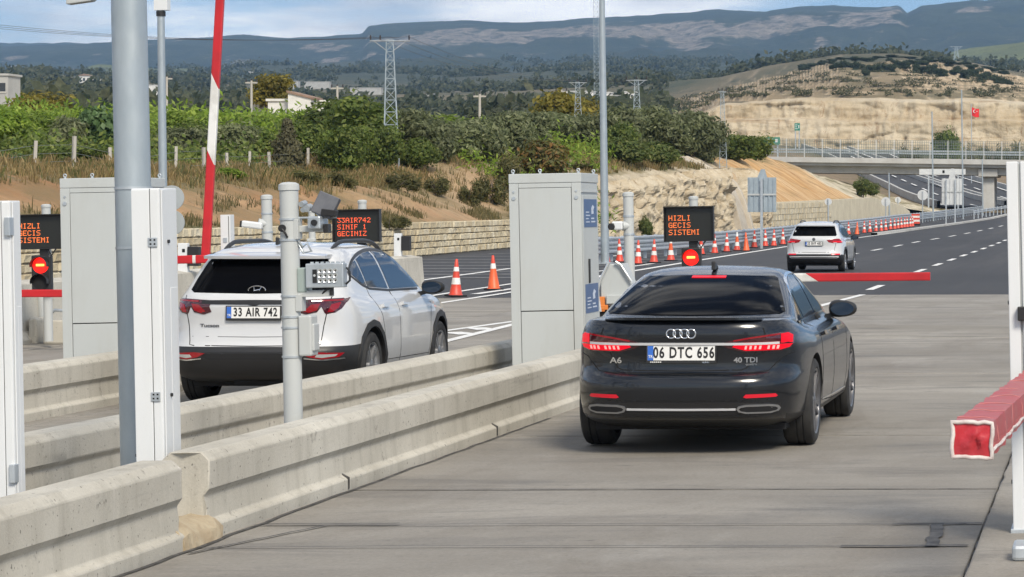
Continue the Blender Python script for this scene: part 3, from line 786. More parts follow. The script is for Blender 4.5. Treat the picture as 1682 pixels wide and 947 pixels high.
# ================================================================== VALLEY, QUARRY, MOUNTAINS
DL = [300, 350, 400, 450, 500, 535, 548, 600, 700, 800, 950, 1200, 1600, 2200, 3000, 3900]
VC = [
 (-700, [221,214,208,202,198,194,193,189,180,168,152,140,133,128,124,120]),
 (0,    [221,214,208,202,198,194,193,189,180,168,152,140,133,128,124,120]),
 (220,  [221,214,208,202,198,194,193,189,182,174,163,152,141,131,124,119]),
 (500,  [221,214,208,202,198,195,194,191,186,180,172,158,143,128,114,104]),
 (840,  [221,214,208,204,200,197,196,194,188,182,174,162,147,128,112,100]),
 (1040, [224,218,212,206,202,200,199,196,190,184,172,160,147,126,109,99]),
 (1110, [240,239,238,236,235,234,205,192,178,170,160,152,144,126,109,100]),
 (1180, [242,241,240,238,236,235,172,166,159,153,148,145,142,126,110,100]),
 (1260, [262,257,252,246,240,236,166,160,149,138,127,123,124,120,110,100]),
 (1380, [330,316,300,284,268,246,164,158,140,120,104,102,108,112,108,100]),
 (1480, [348,329,309,290,270,246,165,158,141,121,101,100,106,110,108,100]),
 (1600, [349,331,312,291,270,246,167,161,148,132,114,112,112,110,108,100]),
 (1700, [349,332,314,292,270,246,172,166,156,146,134,126,120,112,108,100]),
 (2500, [349,332,314,292,270,246,172,166,156,146,134,126,120,112,108,100]),
]
def vrow(pxc, d):
    for (a, p), (b, q) in zip(VC, VC[1:]):
        if pxc <= b:
            s = (pxc - a) / (b - a); return lerp(interp(list(zip(DL, p)), d), interp(list(zip(DL, q)), d), s)
    return interp(list(zip(DL, VC[-1][1])), d)
def terr_zz(pxc, d):
    return (pz(vrow(pxc, d), d) + clamp((d - 560) / 900) * 9 * fnoise(px(pxc, d) * 0.0035, d * 0.003, 2.0, 5) + 1.5 * fnoise(px(pxc, d) * 0.01, d * 0.002, 6.0, 3)) / 2.5
def valley_z(pxc, d):
    z = pz(vrow(pxc, d), d)
    X = px(pxc, d)
    amp = clamp((d - 560) / 900) * 9
    z += amp * fnoise(X * 0.0035, d * 0.003, 2.0, 5)
    if d > 552 and pxc > 1090:
        w = sstep(1060, 1110, pxc) * (1 - sstep(930, 1150, d))
        st = 2.5; zz = z + 1.5 * fnoise(X * 0.01, d * 0.002, 6.0, 3)
        f = zz / st; q = math.floor(f); fr = f - q
        z = lerp(z, (q + sstep(0.60, 0.66, fr)) * st - 1.5 * fnoise(X * 0.01, d * 0.002, 6.0, 3), w)
    if d < 535 and pxc < 1300: z += 1.2 * fnoise(X * .02, d * .02, 4.0, 4)
    return z
def valley_h(X, Y): return valley_z(VPX + X * FOC / Y, Y)
vcols = list(range(-700, 1060, 16)) + list(range(1060, 1720, 5)) + list(range(1720, 2501, 30))
vrows = frange(300, 530, 40) + [534, 536, 538, 541, 544, 548] + frange(552, 960, 150) + [960 * (3900 / 960) ** (i / 70) for i in range(1, 71)]
def vpt(pxc, d):
    return (px(pxc, d), d, valley_z(pxc, d))
vl = struct(grid_obj('valley', vcols, vrows, vpt, [], 30))
k = NM('valley_land')
ge = k.n('ShaderNodeNewGeometry'); sp = k.n('ShaderNodeSeparateXYZ'); k.l(ge.outputs['Position'], sp.inputs[0])
nzz = k.n('ShaderNodeSeparateXYZ'); k.l(ge.outputs['Normal'], nzz.inputs[0])
def rmap2(src, a, b):
    mr = k.n('ShaderNodeMapRange'); mr.inputs['From Min'].default_value = a; mr.inputs['From Max'].default_value = b; k.l(src, mr.inputs[0]); return mr.outputs[0]
f1 = k.ramp(k.noise(0.012, 7, 0.65, (1, 0.35, 1)), 0.40, 0.62)
c = k.mix(f1, (0.050, 0.058, 0.028), (0.155, 0.125, 0.075))
c = k.mix(k.ramp(k.noise(0.03, 6, 0.7, (1, 0.3, 1)), 0.60, 0.68), c, (0.30, 0.235, 0.155))
c = k.mix(k.ramp(k.noise(0.05, 6, 0.7, (1, 0.3, 1)), 0.56, 0.66), c, (0.030, 0.040, 0.020))
forest = k.mix(k.ramp(k.noise(0.02, 6, 0.7), 0.4, 0.62), (0.020, 0.032, 0.016), (0.05, 0.058, 0.03))
c = k.mix(rmap2(sp.outputs['Y'], 1500, 2100), c, forest)
steep = k.ramp(nzz.outputs['Z'], 0.84, 0.975, (1,1,1,1), (0,0,0,1))
cliff = k.mix(k.ramp(k.noise(0.15, 6, 0.7, (1, 1, 2)), 0.4, 0.62), (0.36, 0.27, 0.17), (0.48, 0.39, 0.27))
c = k.mix(k.mix(1, steep, k.ramp(sp.outputs['Y'], 0.0, 1.0, (1,1,1,1), (1,1,1,1)), 'MULTIPLY'), c, cliff)
near = k.mix(k.ramp(k.noise(0.08, 6, 0.65), 0.4, 0.62), (0.23, 0.165, 0.10), (0.155, 0.125, 0.07))
c = k.mix(rmap2(sp.outputs['Y'], 520, 500), c, near)
k.col(c).set(Roughness=0.95); k.bump(k.noise(0.4, 6, 0.75), 0.6, 1.0)
vl.data.materials.append(k.m)

# ---- quarry face
qc = list(range(1085, 1830, 3)); qv = frange(0, 1, 46)
def qpt(pxc, v):
    fade = sstep(1085, 1150, pxc)
    d0 = 533.0
    X = px(pxc, d0)
    z0 = pz(vrow(pxc, 530) + 2, 530) - 1.0; z1 = pz(vrow(pxc, 549) - 2 * fade, 549)
    z = lerp(z0, z1, v) + 0.5 * fnoise(X * 0.06, 3.0, 1.0, 4) * v
    bench = 3.2 * sstep(0.60, 0.64, v + 0.05 * noise.noise(Vector((X * .03, 0, 0)))) + 1.4 * sstep(0.26, 0.29, v) + 3.0 * v + 4.0 * sstep(.93, 1, v)
    vd, vp = noise.voronoi(Vector((X * 0.10 + .3 * noise.noise(Vector((X * .2, z * .2, 0))), z * 0.22, 2.0)))
    rough = 0.9 * fnoise(X * 0.12, z * 0.25, 2.0, 7) + 1.2 * abs(fnoise(X * 0.5, z * 0.10, 8.0, 5)) + 0.9 * noise.noise(vp[0] * 5.1) + 0.5 * clamp((vd[1] - vd[0]) * 4)
    gul = 2.2 * max(0, noise.noise(Vector((X * 0.16 - z * 0.18, 11.0, 0)))) * v
    return (X, d0 + bench - rough + gul, z)
qo = struct(grid_obj('quarry_cliff', qc, qv, qpt, [], 30))
k = NM('quarry_rock')
c = k.mix(k.ramp(k.noise(0.10, 7, 0.65, (0.5, 0.5, 2.2)), 0.36, 0.64), (0.46, 0.365, 0.235), (0.60, 0.52, 0.385))
c = k.mix(k.ramp(k.noise(0.16, 7, 0.7, (0.25, 0.25, 3.0), dist=0.8), 0.56, 0.70), c, (0.36, 0.255, 0.15))
c = k.mix(k.ramp(k.noise(0.22, 7, 0.75, (1.2, 1, 0.4), dist=1.6), 0.56, 0.68), c, (0.30, 0.18, 0.095))
c = k.mix(k.ramp(k.noise(0.8, 6, 0.75, (1, 1, 0.22)), 0.58, 0.70), c, (0.36, 0.25, 0.145))
c = k.mix(k.ramp(k.noise(0.5, 5, 0.7, (1, 1, 0.3)), 0.64, 0.74), c, (0.62, 0.55, 0.44))
k.col(c).set(Roughness=0.95); k.bump(k.noise(0.7, 8, 0.75), 0.9, 0.8)
qo.data.materials.append(k.m)

# ---- highway carriageways climbing away beyond the bridge
def far_road(name, pts, w):
    c_ = densify(pts, 8); n = len(c_); vs = []
    for i, p in enumerate(c_):
        a = Vector(c_[max(i-1,0)]); b = Vector(c_[min(i+1,n-1)]); d = (b-a).normalized(); s = Vector((d.y,-d.x))
        for q in (-w/2, w/2):
            e = Vector(p) + s*q; vs.append((e.x, e.y, max(valley_h(p[0], p[1]), valley_h(e.x, e.y)) + 0.25))
    m = MB(); m.add(vs, [(2*i, 2*i+1, 2*i+3, 2*i+2) for i in range(n-1)])
    struct(m.build(name, MAT['asphalt']))
    def mark(off, wid, dash):
        m = MB(); vs = []; fs = []
        for i in range(n-1):
            if dash and i % 2: continue
            a = Vector(c_[i]); b = Vector(c_[i+1]); d = (b-a).normalized(); s = Vector((d.y,-d.x)); k0 = len(vs)
            for q in (a, b):
                for t_ in (-wid/2, wid/2):
                    e = q + s*(off+t_)
                    vs.append((e.x, e.y, max(valley_h(q.x, q.y), valley_h((q+s*w/2).x, q.y), valley_h((q-s*w/2).x, q.y)) + 0.30))
            fs.append((k0, k0+1, k0+3, k0+2))
        m.add(vs, fs); struct(m.build('lane_marking', MAT['line']))
    mark(-w/2 + .6, 0.35, False); mark(w/2 - .6, 0.35, False); mark(0, 0.3, True)
    # guard wall along the outer edge
    for sd in (-1, 1):
        m = MB(); vs = []
        for i, p in enumerate(c_):
            a = Vector(c_[max(i-1,0)]); b = Vector(c_[min(i+1,n-1)]); d = (b-a).normalized(); s = Vector((d.y,-d.x))
            e = Vector(p) + s*(sd*(w/2 + .5)); z = max(valley_h(p[0], p[1]), valley_h(e.x, e.y)) + .2
            vs += [(e.x-.2, e.y, z-.6), (e.x-.2, e.y, z+.75), (e.x+.2, e.y, z+.75), (e.x+.2, e.y, z-.6)]
        m.add(vs, [(i*4+j, i*4+(j+1)%4, (i+1)*4+(j+1)%4, (i+1)*4+j) for i in range(n-1) for j in range(4)])
        yield m
side_txt = [['pale kerb wall on the near side of the distant curving road', 'pale kerb wall on the far side of the distant curving road'],
            ['pale guard wall between the two distant carriageways under the bridge', 'pale guard wall beyond the farther distant carriageway']]
roads = [('curving_road', [(px(1606,318),318), (px(1560,350),350), (px(1515,390),390), (px(1465,440),440), (px(1420,500),500), (px(1380,560),530)], 8.5),
         ('curving_road', [(px(1715,322),322), (px(1655,355),355), (px(1600,400),400), (px(1540,445),445), (px(1480,490),490), (px(1430,530),525)], 8.5)]
for (nm, pts, w), tx in zip(roads, side_txt):
    for m, t_ in zip(far_road(nm, pts, w), tx):
        tag(m.build('guard_wall', MAT['bridge']), t_, 'guard wall')

# ---- mountains
SKYL = [(-700, 96), (-200, 84), (0, 77), (60, 74), (150, 71), (190, 68), (250, 65), (330, 62), (400, 57), (470, 62), (530, 60), (594, 56), (606, 42), (650, 38), (700, 35), (760, 33), (840, 37), (900, 35), (960, 30), (1010, 27), (1060, 25), (1110, 22), (1180, 15), (1260, 19), (1310, 10), (1370, 8), (1420, 12), (1478, 9), (1490, 21), (1512, 10), (1560, 4), (1600, 0), (1682, -5), (1900, -10), (2500, 10)]
ROCK = [(520, 84, 62, 22, .8), (690, 72, 90, 15, .6), (800, 70, 60, 14, .75), (880, 62, 70, 14, .6), (1080, 54, 95, 17, 1.0), (1110, 70, 70, 10, .85), (1000, 78, 60, 14, .6), (1320, 42, 30, 11, 1.1), (1345, 76, 10, 14, .9), (1460, 48, 18, 14, .7), (1570, 68, 120, 8, .35), (1240, 62, 60, 16, .5), (1600, 26, 30, 5, .8), (1560, 10, 40, 4, .5), (230, 104, 40, 6, .3)]
mcols = list(range(-700, -40, 20)) + list(range(-40, 1740, 5)) + list(range(1740, 2501, 20))
# row key: (distance, how to get the photo row from the skyline ys)
MR = [(3500, lambda s: 128), (3800, lambda s: 119), (4200, lambda s: lerp(112, s + 82, .35)), (4600, lambda s: lerp(104, s + 70, .5)), (4950, lambda s: s + 56), (5200, lambda s: s + 44),
      (5290, lambda s: s + 27), (5380, lambda s: s + 13), (5600, lambda s: s + 8), (5850, lambda s: s + 3), (6050, lambda s: s), (6300, lambda s: s + 1), (6900, lambda s: s + 9), (7600, lambda s: 70)]
mds = []
for (a, _), (b, _) in zip(MR, MR[1:]):
    q = 10 if 4900 <= a < 5600 else 5
    mds += [a + (b - a) * i / q for i in range(q)]
mds.append(7600)
mrock = []
def mpt(pxc, d):
    s = interp(SKYL, pxc)
    y = interp([(a, f(s)) for a, f in MR], d)
    X = px(pxc, d); z = pz(y, d)
    env = sstep(3500, 4300, d) * (1 - sstep(5750, 6050, d))
    rid = 1 - abs(noise.noise(Vector((X * 0.0022 + 0.15 * noise.noise(Vector((X * .004, d * .004, 0))), d * 0.0008, 4.0)))) * 2
    z += env * (1 - .85 * sstep(5050, 5500, d)) * (28 * fnoise(X * 0.0022, d * 0.0016, 3.0, 6) + 30 * (rid - 0.4) + 14 * fnoise(X * .010, d * .005, 5.0, 5))
    z += 3.5 * fnoise(X * 0.02, 1.0, 2.0, 5) * sstep(5700, 6000, d)
    w = 0.0
    for (rx, ry, rw, rh, a) in ROCK:
        w += a * math.exp(-((pxc - rx) / rw) ** 2 - ((y - ry) / rh) ** 2)
    if pxc > 480: w = max(w * .8, 0.0) + 0.50 * sstep(480, 640, pxc) * (1 - .55 * sstep(1400, 1560, pxc)) * sstep(8, 18, y - s) * (1 - sstep(38, 56, y - s))
    w = w * 0.8 + 0.6 * fnoise(X * 0.007, z * 0.02, 6.0, 7) + 0.3 * fnoise(X * 0.03, z * 0.05, 9.0, 4)
    mrock.append(clamp((w - 0.30) * 2.2))
    return (X, d, z)
mo = struct(grid_obj('mountains', mcols, mds, mpt, [], 30))
at = mo.data.color_attributes.new('rock', 'FLOAT_COLOR', 'POINT')
for i, w in enumerate(mrock): at.data[i].color = (w, w, w, 1)
k = NM('mountain_land')
va = k.n('ShaderNodeAttribute'); va.attribute_name = 'rock'
fo = k.mix(k.ramp(k.noise(0.006, 8, 0.7), 0.35, 0.65), (0.022, 0.040, 0.018), (0.062, 0.080, 0.036))
fo = k.mix(k.ramp(k.noise(0.02, 6, 0.75), 0.60, 0.72), fo, (0.12, 0.105, 0.07))
rk = k.mix(k.ramp(k.noise(0.03, 8, 0.8, (1, 1, 1.6)), 0.36, 0.64), (0.17, 0.145, 0.115), (0.50, 0.43, 0.34))
rk = k.mix(k.ramp(k.noise(0.03, 8, 0.8, (1, 1, 0.3)), 0.50, 0.60), rk, (0.075, 0.078, 0.05))
mk = k.n('ShaderNodeMath', operation='MULTIPLY_ADD'); k.l(k.noise(0.03, 10, 0.82, (0.7, 1, 2.6)), mk.inputs[0]); mk.inputs[1].default_value = 2.6; k.l(va.outputs['Fac'], mk.inputs[2]); mdv = k.n('ShaderNodeMath', operation='DIVIDE'); mdv.inputs[1].default_value = 3.0; k.l(mk.outputs[0], mdv.inputs[0])
c = k.mix(k.ramp(mdv.outputs[0], 0.49, 0.62), fo, rk)
k.col(c).set(Roughness=1.0); k.bump(k.noise(0.02, 8, 0.8), 1.0, 25)
mo.data.materials.append(k.m)

# ---- lighter green hills in front of the mountains
def hump(name, px0, px1, d0, d1, crest, mat, base=118):
    def f(pxc, v):
        d = lerp(d0, d1, v); c_ = interp(crest, pxc)
        w = sstep(px0, px0 + (px1 - px0) * .2, pxc) * (1 - sstep(px1 - (px1 - px0) * .15, px1, pxc))
        y = lerp(base + 14, c_, math.sin(clamp(v * 1.25) * PI / 2)) if v < .8 else lerp(c_, base + 10, (v - .8) / .2)
        X = px(pxc, d)
        return (X, d, pz(lerp(base + 16, y, w), d) + 5 * fnoise(X * .008, d * .006, 2, 5) * math.sin(v * PI))
    return struct(grid_obj(name, frange(px0, px1, 90), frange(0, 1, 30), f, mat, 30))
def hillmat(name, a, b, dots):
    k = NM(name); c = k.mix(k.ramp(k.noise(0.01, 7, 0.7), 0.38, 0.62), a, b); c = k.mix(k.ramp(k.noise(0.06, 5, 0.75), 0.56, 0.66), c, dots); k.col(c).set(Roughness=1.0); k.bump(k.noise(.05, 6, .8), .8, 8); return k.m
hump('hill', 1440, 2150, 2300, 3200, [(1440, 110), (1500, 98), (1540, 86), (1600, 78), (1682, 70), (1800, 66), (2150, 80)], hillmat('grassy_hill', (0.16, 0.18, 0.06), (0.11, 0.13, 0.05), (0.04, 0.05, 0.02)))
hump('hill', 40, 640, 2600, 3400, [(40, 124), (100, 113), (160, 108), (240, 111), (420, 116), (500, 112), (640, 120)], hillmat('olive_hill', (0.13, 0.15, 0.06), (0.085, 0.105, 0.05), (0.035, 0.045, 0.025)), 126)
hump('hill', 460, 1500, 2700, 3600, [(460, 116), (560, 106), (640, 99), (760, 95), (860, 103), (980, 96), (1100, 99), (1250, 106), (1400, 112), (1500, 118)], hillmat('wooded_hill', (0.020, 0.034, 0.018), (0.040, 0.052, 0.026), (0.016, 0.026, 0.014)), 126)

# ================================================================== BRIDGE
YB = 305.0
br = thing('bridge', 'pale concrete road bridge spanning the highway in the distance', 'bridge', (0, YB, grade(YB)))
zb = grade(YB)
def bz(y): return pz(y, YB) - zb
XL, XR = px(1235, YB), px(1900, YB)
def bar(name, x0, x1, y0, y1, z0, z1, mat, tilt=0.6):
    m = MB(); m.add([(x0,y0,z0),(x1,y0,z0-tilt),(x1,y1,z0-tilt),(x0,y1,z0),(x0,y0,z1),(x1,y0,z1-tilt),(x1,y1,z1-tilt),(x0,y1,z1)],
          [(3,2,1,0),(4,5,6,7),(0,1,5,4),(1,2,6,5),(2,3,7,6),(3,0,4,7)])
    return m.build(name, MAT[mat], br)
bar('deck', XL, XR, 0.3, 12, bz(270), bz(262), 'bridge')
bar('edge_beam', XL, XR, -0.1, 0.45, bz(265), bz(256.5), 'bridge')
bar('edge_beam', XL, XR, 11.8, 12.4, bz(268), bz(257), 'bridge')
for yy in (1.2, 3.9, 6.6, 9.3): bar('girder', XL + 2, XR, yy, yy + 0.7, bz(282), bz(270.5), 'bridge')
m = MB(); m.bx(px(1612,YB), px(1632,YB), 1.6, 9.6, -1.5, bz(290)); m.build('pier', MAT['bridge'], br, bevel=0.15)
m = MB(); m.bx(px(1606,YB), px(1638,YB), 0.8, 10.6, bz(290), bz(276)); m.build('pier_cap', MAT['bridge'], br, bevel=0.1)
m = MB(); m.bx(px(1246,YB) , px(1290,YB), 0.4, 12, -1, bz(271)); m.build('abutment', MAT['bridge'], br)
px0 = 1262
pm = MB(); pm.bx(-0.05, 0.05, -0.05, 0.05, 0, 2.15); pme = pm.mesh('fence_post', MAT['postgrey'])
i = 0
while px0 < 1760:
    x = px(px0, YB); place('fence_post', pme, br, (x, 0.12, bz(257) - 0.6 * (x - XL) / (XR - XL))); px0 += 29.5; i += 1
for z_ in (0.3, 0.62, 0.94, 1.26, 1.58, 1.9, 2.12):
    bar('fence_wire', XL + 1, XR, 0.10, 0.14, bz(257) + z_ - .018, bz(257) + z_ + .018, 'wire')
mm = MB()
x = XL + 1
while x < XR:
    t_ = 0.6 * (x - XL) / (XR - XL); mm.bx(x - .022, x + .022, 0.105, 0.135, bz(257) + .1 - t_, bz(257) + 2.1 - t_); x += 0.21
stuff(mm.build('fence_mesh', MAT['meshgreen'], br))
for z_ in (0.55, 0.85): bar('guard_rail', XL + 1, XR, 2.0, 2.1, bz(257) + z_, bz(257) + z_ + 0.2, 'galv')

# ================================================================== TOLL PLAZA FURNITURE
# ---- light grey equipment cabinets
def cabinet(label, X, Y, w, d, h, z0, labels=True):
    t = thing('cabinet', label, 'cabinet', (X, Y, z0), LEAN)
    m = MB(); m.bx(0, w, 0.012, d, 0, h - 0.10); m.build('cabinet_body', MAT['greywhite'], t, bevel=0.008)
    m = MB(); m.bx(-0.008, w + 0.008, 0.0, d + 0.008, h - 0.10, h); m.build('top_rim', MAT['greywhite'], t, bevel=0.006)
    f = 0.095                                           # front frame
    for a in ((-0.004, f, 0, h - 0.103), (w - f, w + 0.004, 0, h - 0.103)):
        m = MB(); m.bx(a[0], a[1], -0.006, 0.011, a[2], a[3]); m.build('frame_post', MAT['greywhite'], t, bevel=0.004)
    m = MB(); m.bx(f + .006, w - f - .006, -0.010, 0.011, 0.745, h - 0.155); m.build('door_panel', MAT['greywhite'], t, bevel=0.004)
    m = MB(); m.bx(f + .006, w - f - .006, -0.004, 0.011, 0.06, 0.735); m.build('lower_panel', MAT['greywhite'], t, bevel=0.004)
    m = MB(); m.bx(f + .002, w - f - .002, 0.0085, 0.0115, 0.05, h - 0.15); m.build('panel_gap', MAT['seam'], t)
    m = MB(); m.bx(f + .002, w - f - .002, -0.003, 0.011, h - 0.150, h - 0.104); m.build('header_panel', MAT['greywhite'], t, bevel=0.003)
    for (ex, ey) in ((0.03, 0.05), (w*.42, 0.05), (w - 0.03, 0.05), (w - .03, d - .05)):
        m = MB(); m.cyl((ex, ey, h), (ex, ey, h + 0.02), 0.014, n=10); m.lathe([(0.015 + 0.006*math.cos(a), 0.006*math.sin(a)) for a in frange(0, 2*PI, 9)], 14, Matrix.Translation((ex, ey, h + 0.030)) @ Matrix.Rotation(PI/2, 4, 'X'))
        m.build('lifting_eye', MAT['galv'], t, smooth=40)
    for zz in (h - 0.22, h - 0.24 + 0.0):
        pass
    for (xx, zz) in ((0.045, h - 0.26), (w - 0.045, h - 0.26)):
        m = MB(); m.cyl((xx, -0.006, zz), (xx, -0.016, zz), 0.02, n=12); m.cyl((xx, -0.006, zz + .07), (xx, -0.014, zz + .07), 0.012, n=10); m.build('lock', MAT['galv'], t, smooth=40)
    # right side
    m = MB(); m.bx(w, w + 0.008, 0.05, d - 0.05, 0.05, h - 0.24); m.build('side_panel', MAT['greywhite'], t, bevel=0.003)
    m = MB(); m.bx(w, w + 0.014, 0.02, d - 0.02, h - 0.205, h - 0.19); m.build('side_groove', MAT['postgrey'], t)
    if labels:
        for zz, hh in ((1.62, 0.30), (0.70, 0.31)):
            l = MB(); l.bx(w + 0.009, w + 0.012, 0.12, 0.80, zz, zz + hh); lo = l.build('blue_label', MAT['label_blue'], t)
            p = MB()
            # round emblem with an inner bite, then lines of small print
            n = 20; c0 = (0.56, zz + hh * .60); R_ = 0.075
            ring = [(c0[0] + R_*math.cos(2*PI*i/n), c0[1] + R_*math.sin(2*PI*i/n)) for i in range(n)]
            p.prism([(0.50, zz+hh*.46), (0.62, zz+hh*.48), (0.60, zz+hh*.62), (0.66, zz+hh*.72), (0.56, zz+hh*.80), (0.49, zz+hh*.66)], w + 0.0125, w + 0.014, 'x')
            for rr in range(4): p.bx(w + .0125, w + .0138, 0.20, 0.20 + (0.20, .14, .22, .17)[rr], zz + .05 + rr*.035, zz + .062 + rr*.035)
            for rr in range(2): p.bx(w + .0125, w + .0138, 0.48, 0.48 + (0.22, .16)[rr], zz + .05 + rr*.035, zz + .066 + rr*.035)
            p.build('label_print', MAT['label_white'], lo)
        m = MB(); m.bx(w + 0.010, w + 0.022, 0.30, 0.36, 1.02, 1.28); m.build('handle', MAT['black'], t, bevel=0.003)
    return t
cabinet('tall light grey equipment cabinet with two blue side labels, in front of the cones', px(843, 27.8), 27.8, 0.755, 0.92, 2.20, G(-6, 28) + 0.10)
cabinet('light grey equipment cabinet without labels, left of the thick steel pole', px(106, 27.0), 27.0, 0.74, 0.92, 2.24, G(-10.5, 27) + 0.04, False)

# ---- white slim gate posts
def gate_post(label, X, Y, w, d, h, z0, patches, mirror=False):
    t = thing('gate_post', label, 'gate post', (X, Y, z0), LEAN)
    m = MB(); m.bx(0, w, 0.0, d, 0.0, h); m.build('post_body', MAT['white'], t, bevel=0.006)
    m = MB(); m.bx(0.004, w * .66, -0.012, -0.001, 0.01, h - 0.008); m.build('front_cover', MAT['white'], t, bevel=0.004)
    m = MB(); m.bx(w * .68, w - 0.004, -0.008, -0.001, 0.01, h - 0.008); m.build('edge_profile', MAT['white'], t, bevel=0.004)
    m = MB(); m.bx(w * .662, w * .678, -0.004, 0.0005, 0.0, h - 0.004); m.build('seam', MAT['seam'], t)
    m = MB(); m.bx(w + 0.001, w + 0.009, 0.02, d * .45, 0.01, h - .01); m.build('side_cover', MAT['white'], t, bevel=0.003)
    m = MB(); m.bx(w + 0.001, w + 0.006, d * .5, d - .02, 0.01, h * .69); m.build('side_cover', MAT['white'], t, bevel=0.003)
    for z_ in patches:
        m = MB(); m.bx(w*.60, w*.60 + 0.055, -0.018, -0.009, z_, z_ + 0.055); hp = m.build('hinge', MAT['galv'], t, bevel=0.002)
        q = MB()
        for a in (.012, .036):
            for b_ in (.012, .036): q.bx(w*.60 + a, w*.60 + a + .01, -0.020, -0.0175, z_ + b_, z_ + b_ + .01)
        q.build('screw', MAT['seam'], hp)
        m = MB(); m.cyl((w + .008, d*.36, z_ + .03), (w + .02, d*.36, z_ + .03), 0.011, n=10); m.build('screw', MAT['black'], t)
    return t
gate_post('white gate post in front of the thick steel pole, with two square hinges', -5.785, 15.6, 0.168, 0.29, 1.93, 0.10, (1.58, 0.66))
t = gate_post('white gate post cut by the left edge of the photo', -6.015, 14.1, 0.135, 0.14, 1.85, 0.10, ())
m = MB(); m.bx(0.02, 0.075, -0.022, -0.0125, 1.60, 1.73); m.build('notice', MAT['lensgrey'], t)
m = MB(); m.bx(0.115, 0.145, -0.03, 0.03, 1.66, 1.76); m.build('hinge', MAT['galv'], t, bevel=0.004)
m = MB(); m.bx(0.115, 0.145, -0.03, 0.03, 0.33, 0.43); m.build('hinge', MAT['galv'], t, bevel=0.004)
t = thing('gate_post', 'white gate post cut by the right edge of the photo, on the kerb island', 'gate post', (-0.535, 14.8, 0.075), LEAN)
m = MB(); m.bx(0, 0.065, 0.0, 0.30, 0, 2.10); m.build('edge_profile', MAT['white'], t, bevel=0.005)
m = MB(); m.bx(0.066, 0.078, 0.02, 0.30, 0, 2.09); m.build('seam', MAT['postgrey'], t)
m = MB(); m.bx(0.079, 0.40, 0.004, 0.30, 0, 2.10); m.build('post_body', MAT['white'], t, bevel=0.005)
m = MB(); m.bx(-0.015, 0.42, -0.012, 0.31, -0.004, 0.022); m.build('foot_plate', MAT['galv'], t, bevel=0.004)
m = MB()
for a in range(3): m.bx(0.115, 0.115 + (.05, .04, .045)[a], 0.0015, 0.0035, 1.62 + a * .035, 1.635 + a * .035)
m.build('faded_print', MAT['postgrey'], t)
for zz in (0.28, 0.78, 1.3):
    m = MB(); m.cyl((-0.001, 0.10, zz), (-0.009, 0.10, zz), 0.012, n=10); m.build('screw', MAT['black'], t)
m = MB(); m.bx(0.05, 0.14, -0.05, 0.003, 1.20, 1.28); m.build('hinge_bracket', MAT['black'], t, bevel=0.006)
tag(MB().bx(-0.50, -0.30, 13.6, 13.85, 0.075, 0.16).build('anchor_block', MAT['galv'], bevel=0.02), 'small grey metal anchor block on the kerb at the lower right edge', 'anchor block')

MAT['seam_pale'] = simple('pale_seam', (0.45, 0.17, 0.16), 0.7)
# ---- padded red swing arm, folded open along the kerb
t = thing('swing_gate', 'padded red barrier arm with white piping swung open beside the lane, closest to camera', 'barrier arm', (-0.467, 9.0, 1.11))
A = Vector((0, 0, 0)); B = Vector((0.085, 5.75, -0.16)); HW, HH = 0.068, 0.060
r = random.Random(5)
m = MB(); n = 46; vs = []
sec = []
for i in range(12):
    pass
def armsec(u):           # section corners with slack fabric between the seams
    c_ = A.lerp(B, u); sag = 0.004 * math.sin(u * 130)
    pts = []
    for (a, b_) in ((-1,-1),(-.33,-1.02),(.33,-1.02),(1,-1),(1.03,-.3),(1.03,.3),(1,1),(.33,1.01),(-.33,1.01),(-1,1),(-1.03,.3),(-1.03,-.3)):
        k_ = 0.0095 * noise.noise(Vector((a * 3 + u * 26, b_ * 3, 1))) + 0.002 * noise.noise(Vector((a * 6, u * 90, b_ * 4)))
        pts.append((c_.x + a * (HW + k_), c_.y, c_.z + b_ * (HH + k_) - sag * .3))
    return pts
for i in range(n): vs += armsec(i / (n - 1))
fs = []; ms_ = []
for i in range(n - 1):
    for j in range(12):
        fs.append((i*12+j, i*12+(j+1) % 12, (i+1)*12+(j+1) % 12, (i+1)*12+j))
m.v = [tuple(v) for v in vs]; m.f = fs + [tuple(range(11, -1, -1)), tuple(range((n-1)*12, n*12))]
m.m = [1 if (k_ % 12) in (6, 7, 8, 4, 5) else 0 for k_ in range(len(fs))] + [0, 0]
m.build('sleeve', [MAT['fabric'], MAT['fabric_top']], t, smooth=50)
# crumpled end cap
m = MB(); q = 9; vs = []
for j in range(q):
    for i in range(q):
        a = i / (q-1) * 2 - 1; b_ = j / (q-1) * 2 - 1
        e = (1 - a*a) * (1 - b_*b_)
        vs.append((a * HW * .93, -0.004 - e * (0.006 + 0.034 * noise.noise(Vector((a * 2.6, b_ * 2.1, 4)))) , b_ * HH * .93))
m.add(vs, [(j*q+i, j*q+i+1, (j+1)*q+i+1, (j+1)*q+i) for j in range(q-1) for i in range(q-1)])
m.build('end_cap', MAT['fabric'], t, smooth=70)
m = MB()
loop = []
for (a, b_), (c_, d_) in zip(((-1,-1),(1,-1),(1,1),(-1,1)), ((1,-1),(1,1),(-1,1),(-1,-1))):
    for s in range(6):
        u = s / 6; loop.append((lerp(a, c_, u) * HW * 1.0 + r.uniform(-.0035, .0035), -0.005, lerp(b_, d_, u) * HH * 1.0 + r.uniform(-.0035, .0035)))
m.tube(loop + [loop[0]], 0.0078, 8); m.build('piping', MAT['piping'], t, smooth=60)
m = MB(); m.tube([(HW*1.04 + r.uniform(-.001,.003) + B.x*u, 0.03 + B.y*u, -HH*.62 + B.z*u + .004*math.sin(u*60)) for u in frange(0, 1, 40)], 0.0065, 6); m.build('piping', MAT['piping'], t, smooth=60)
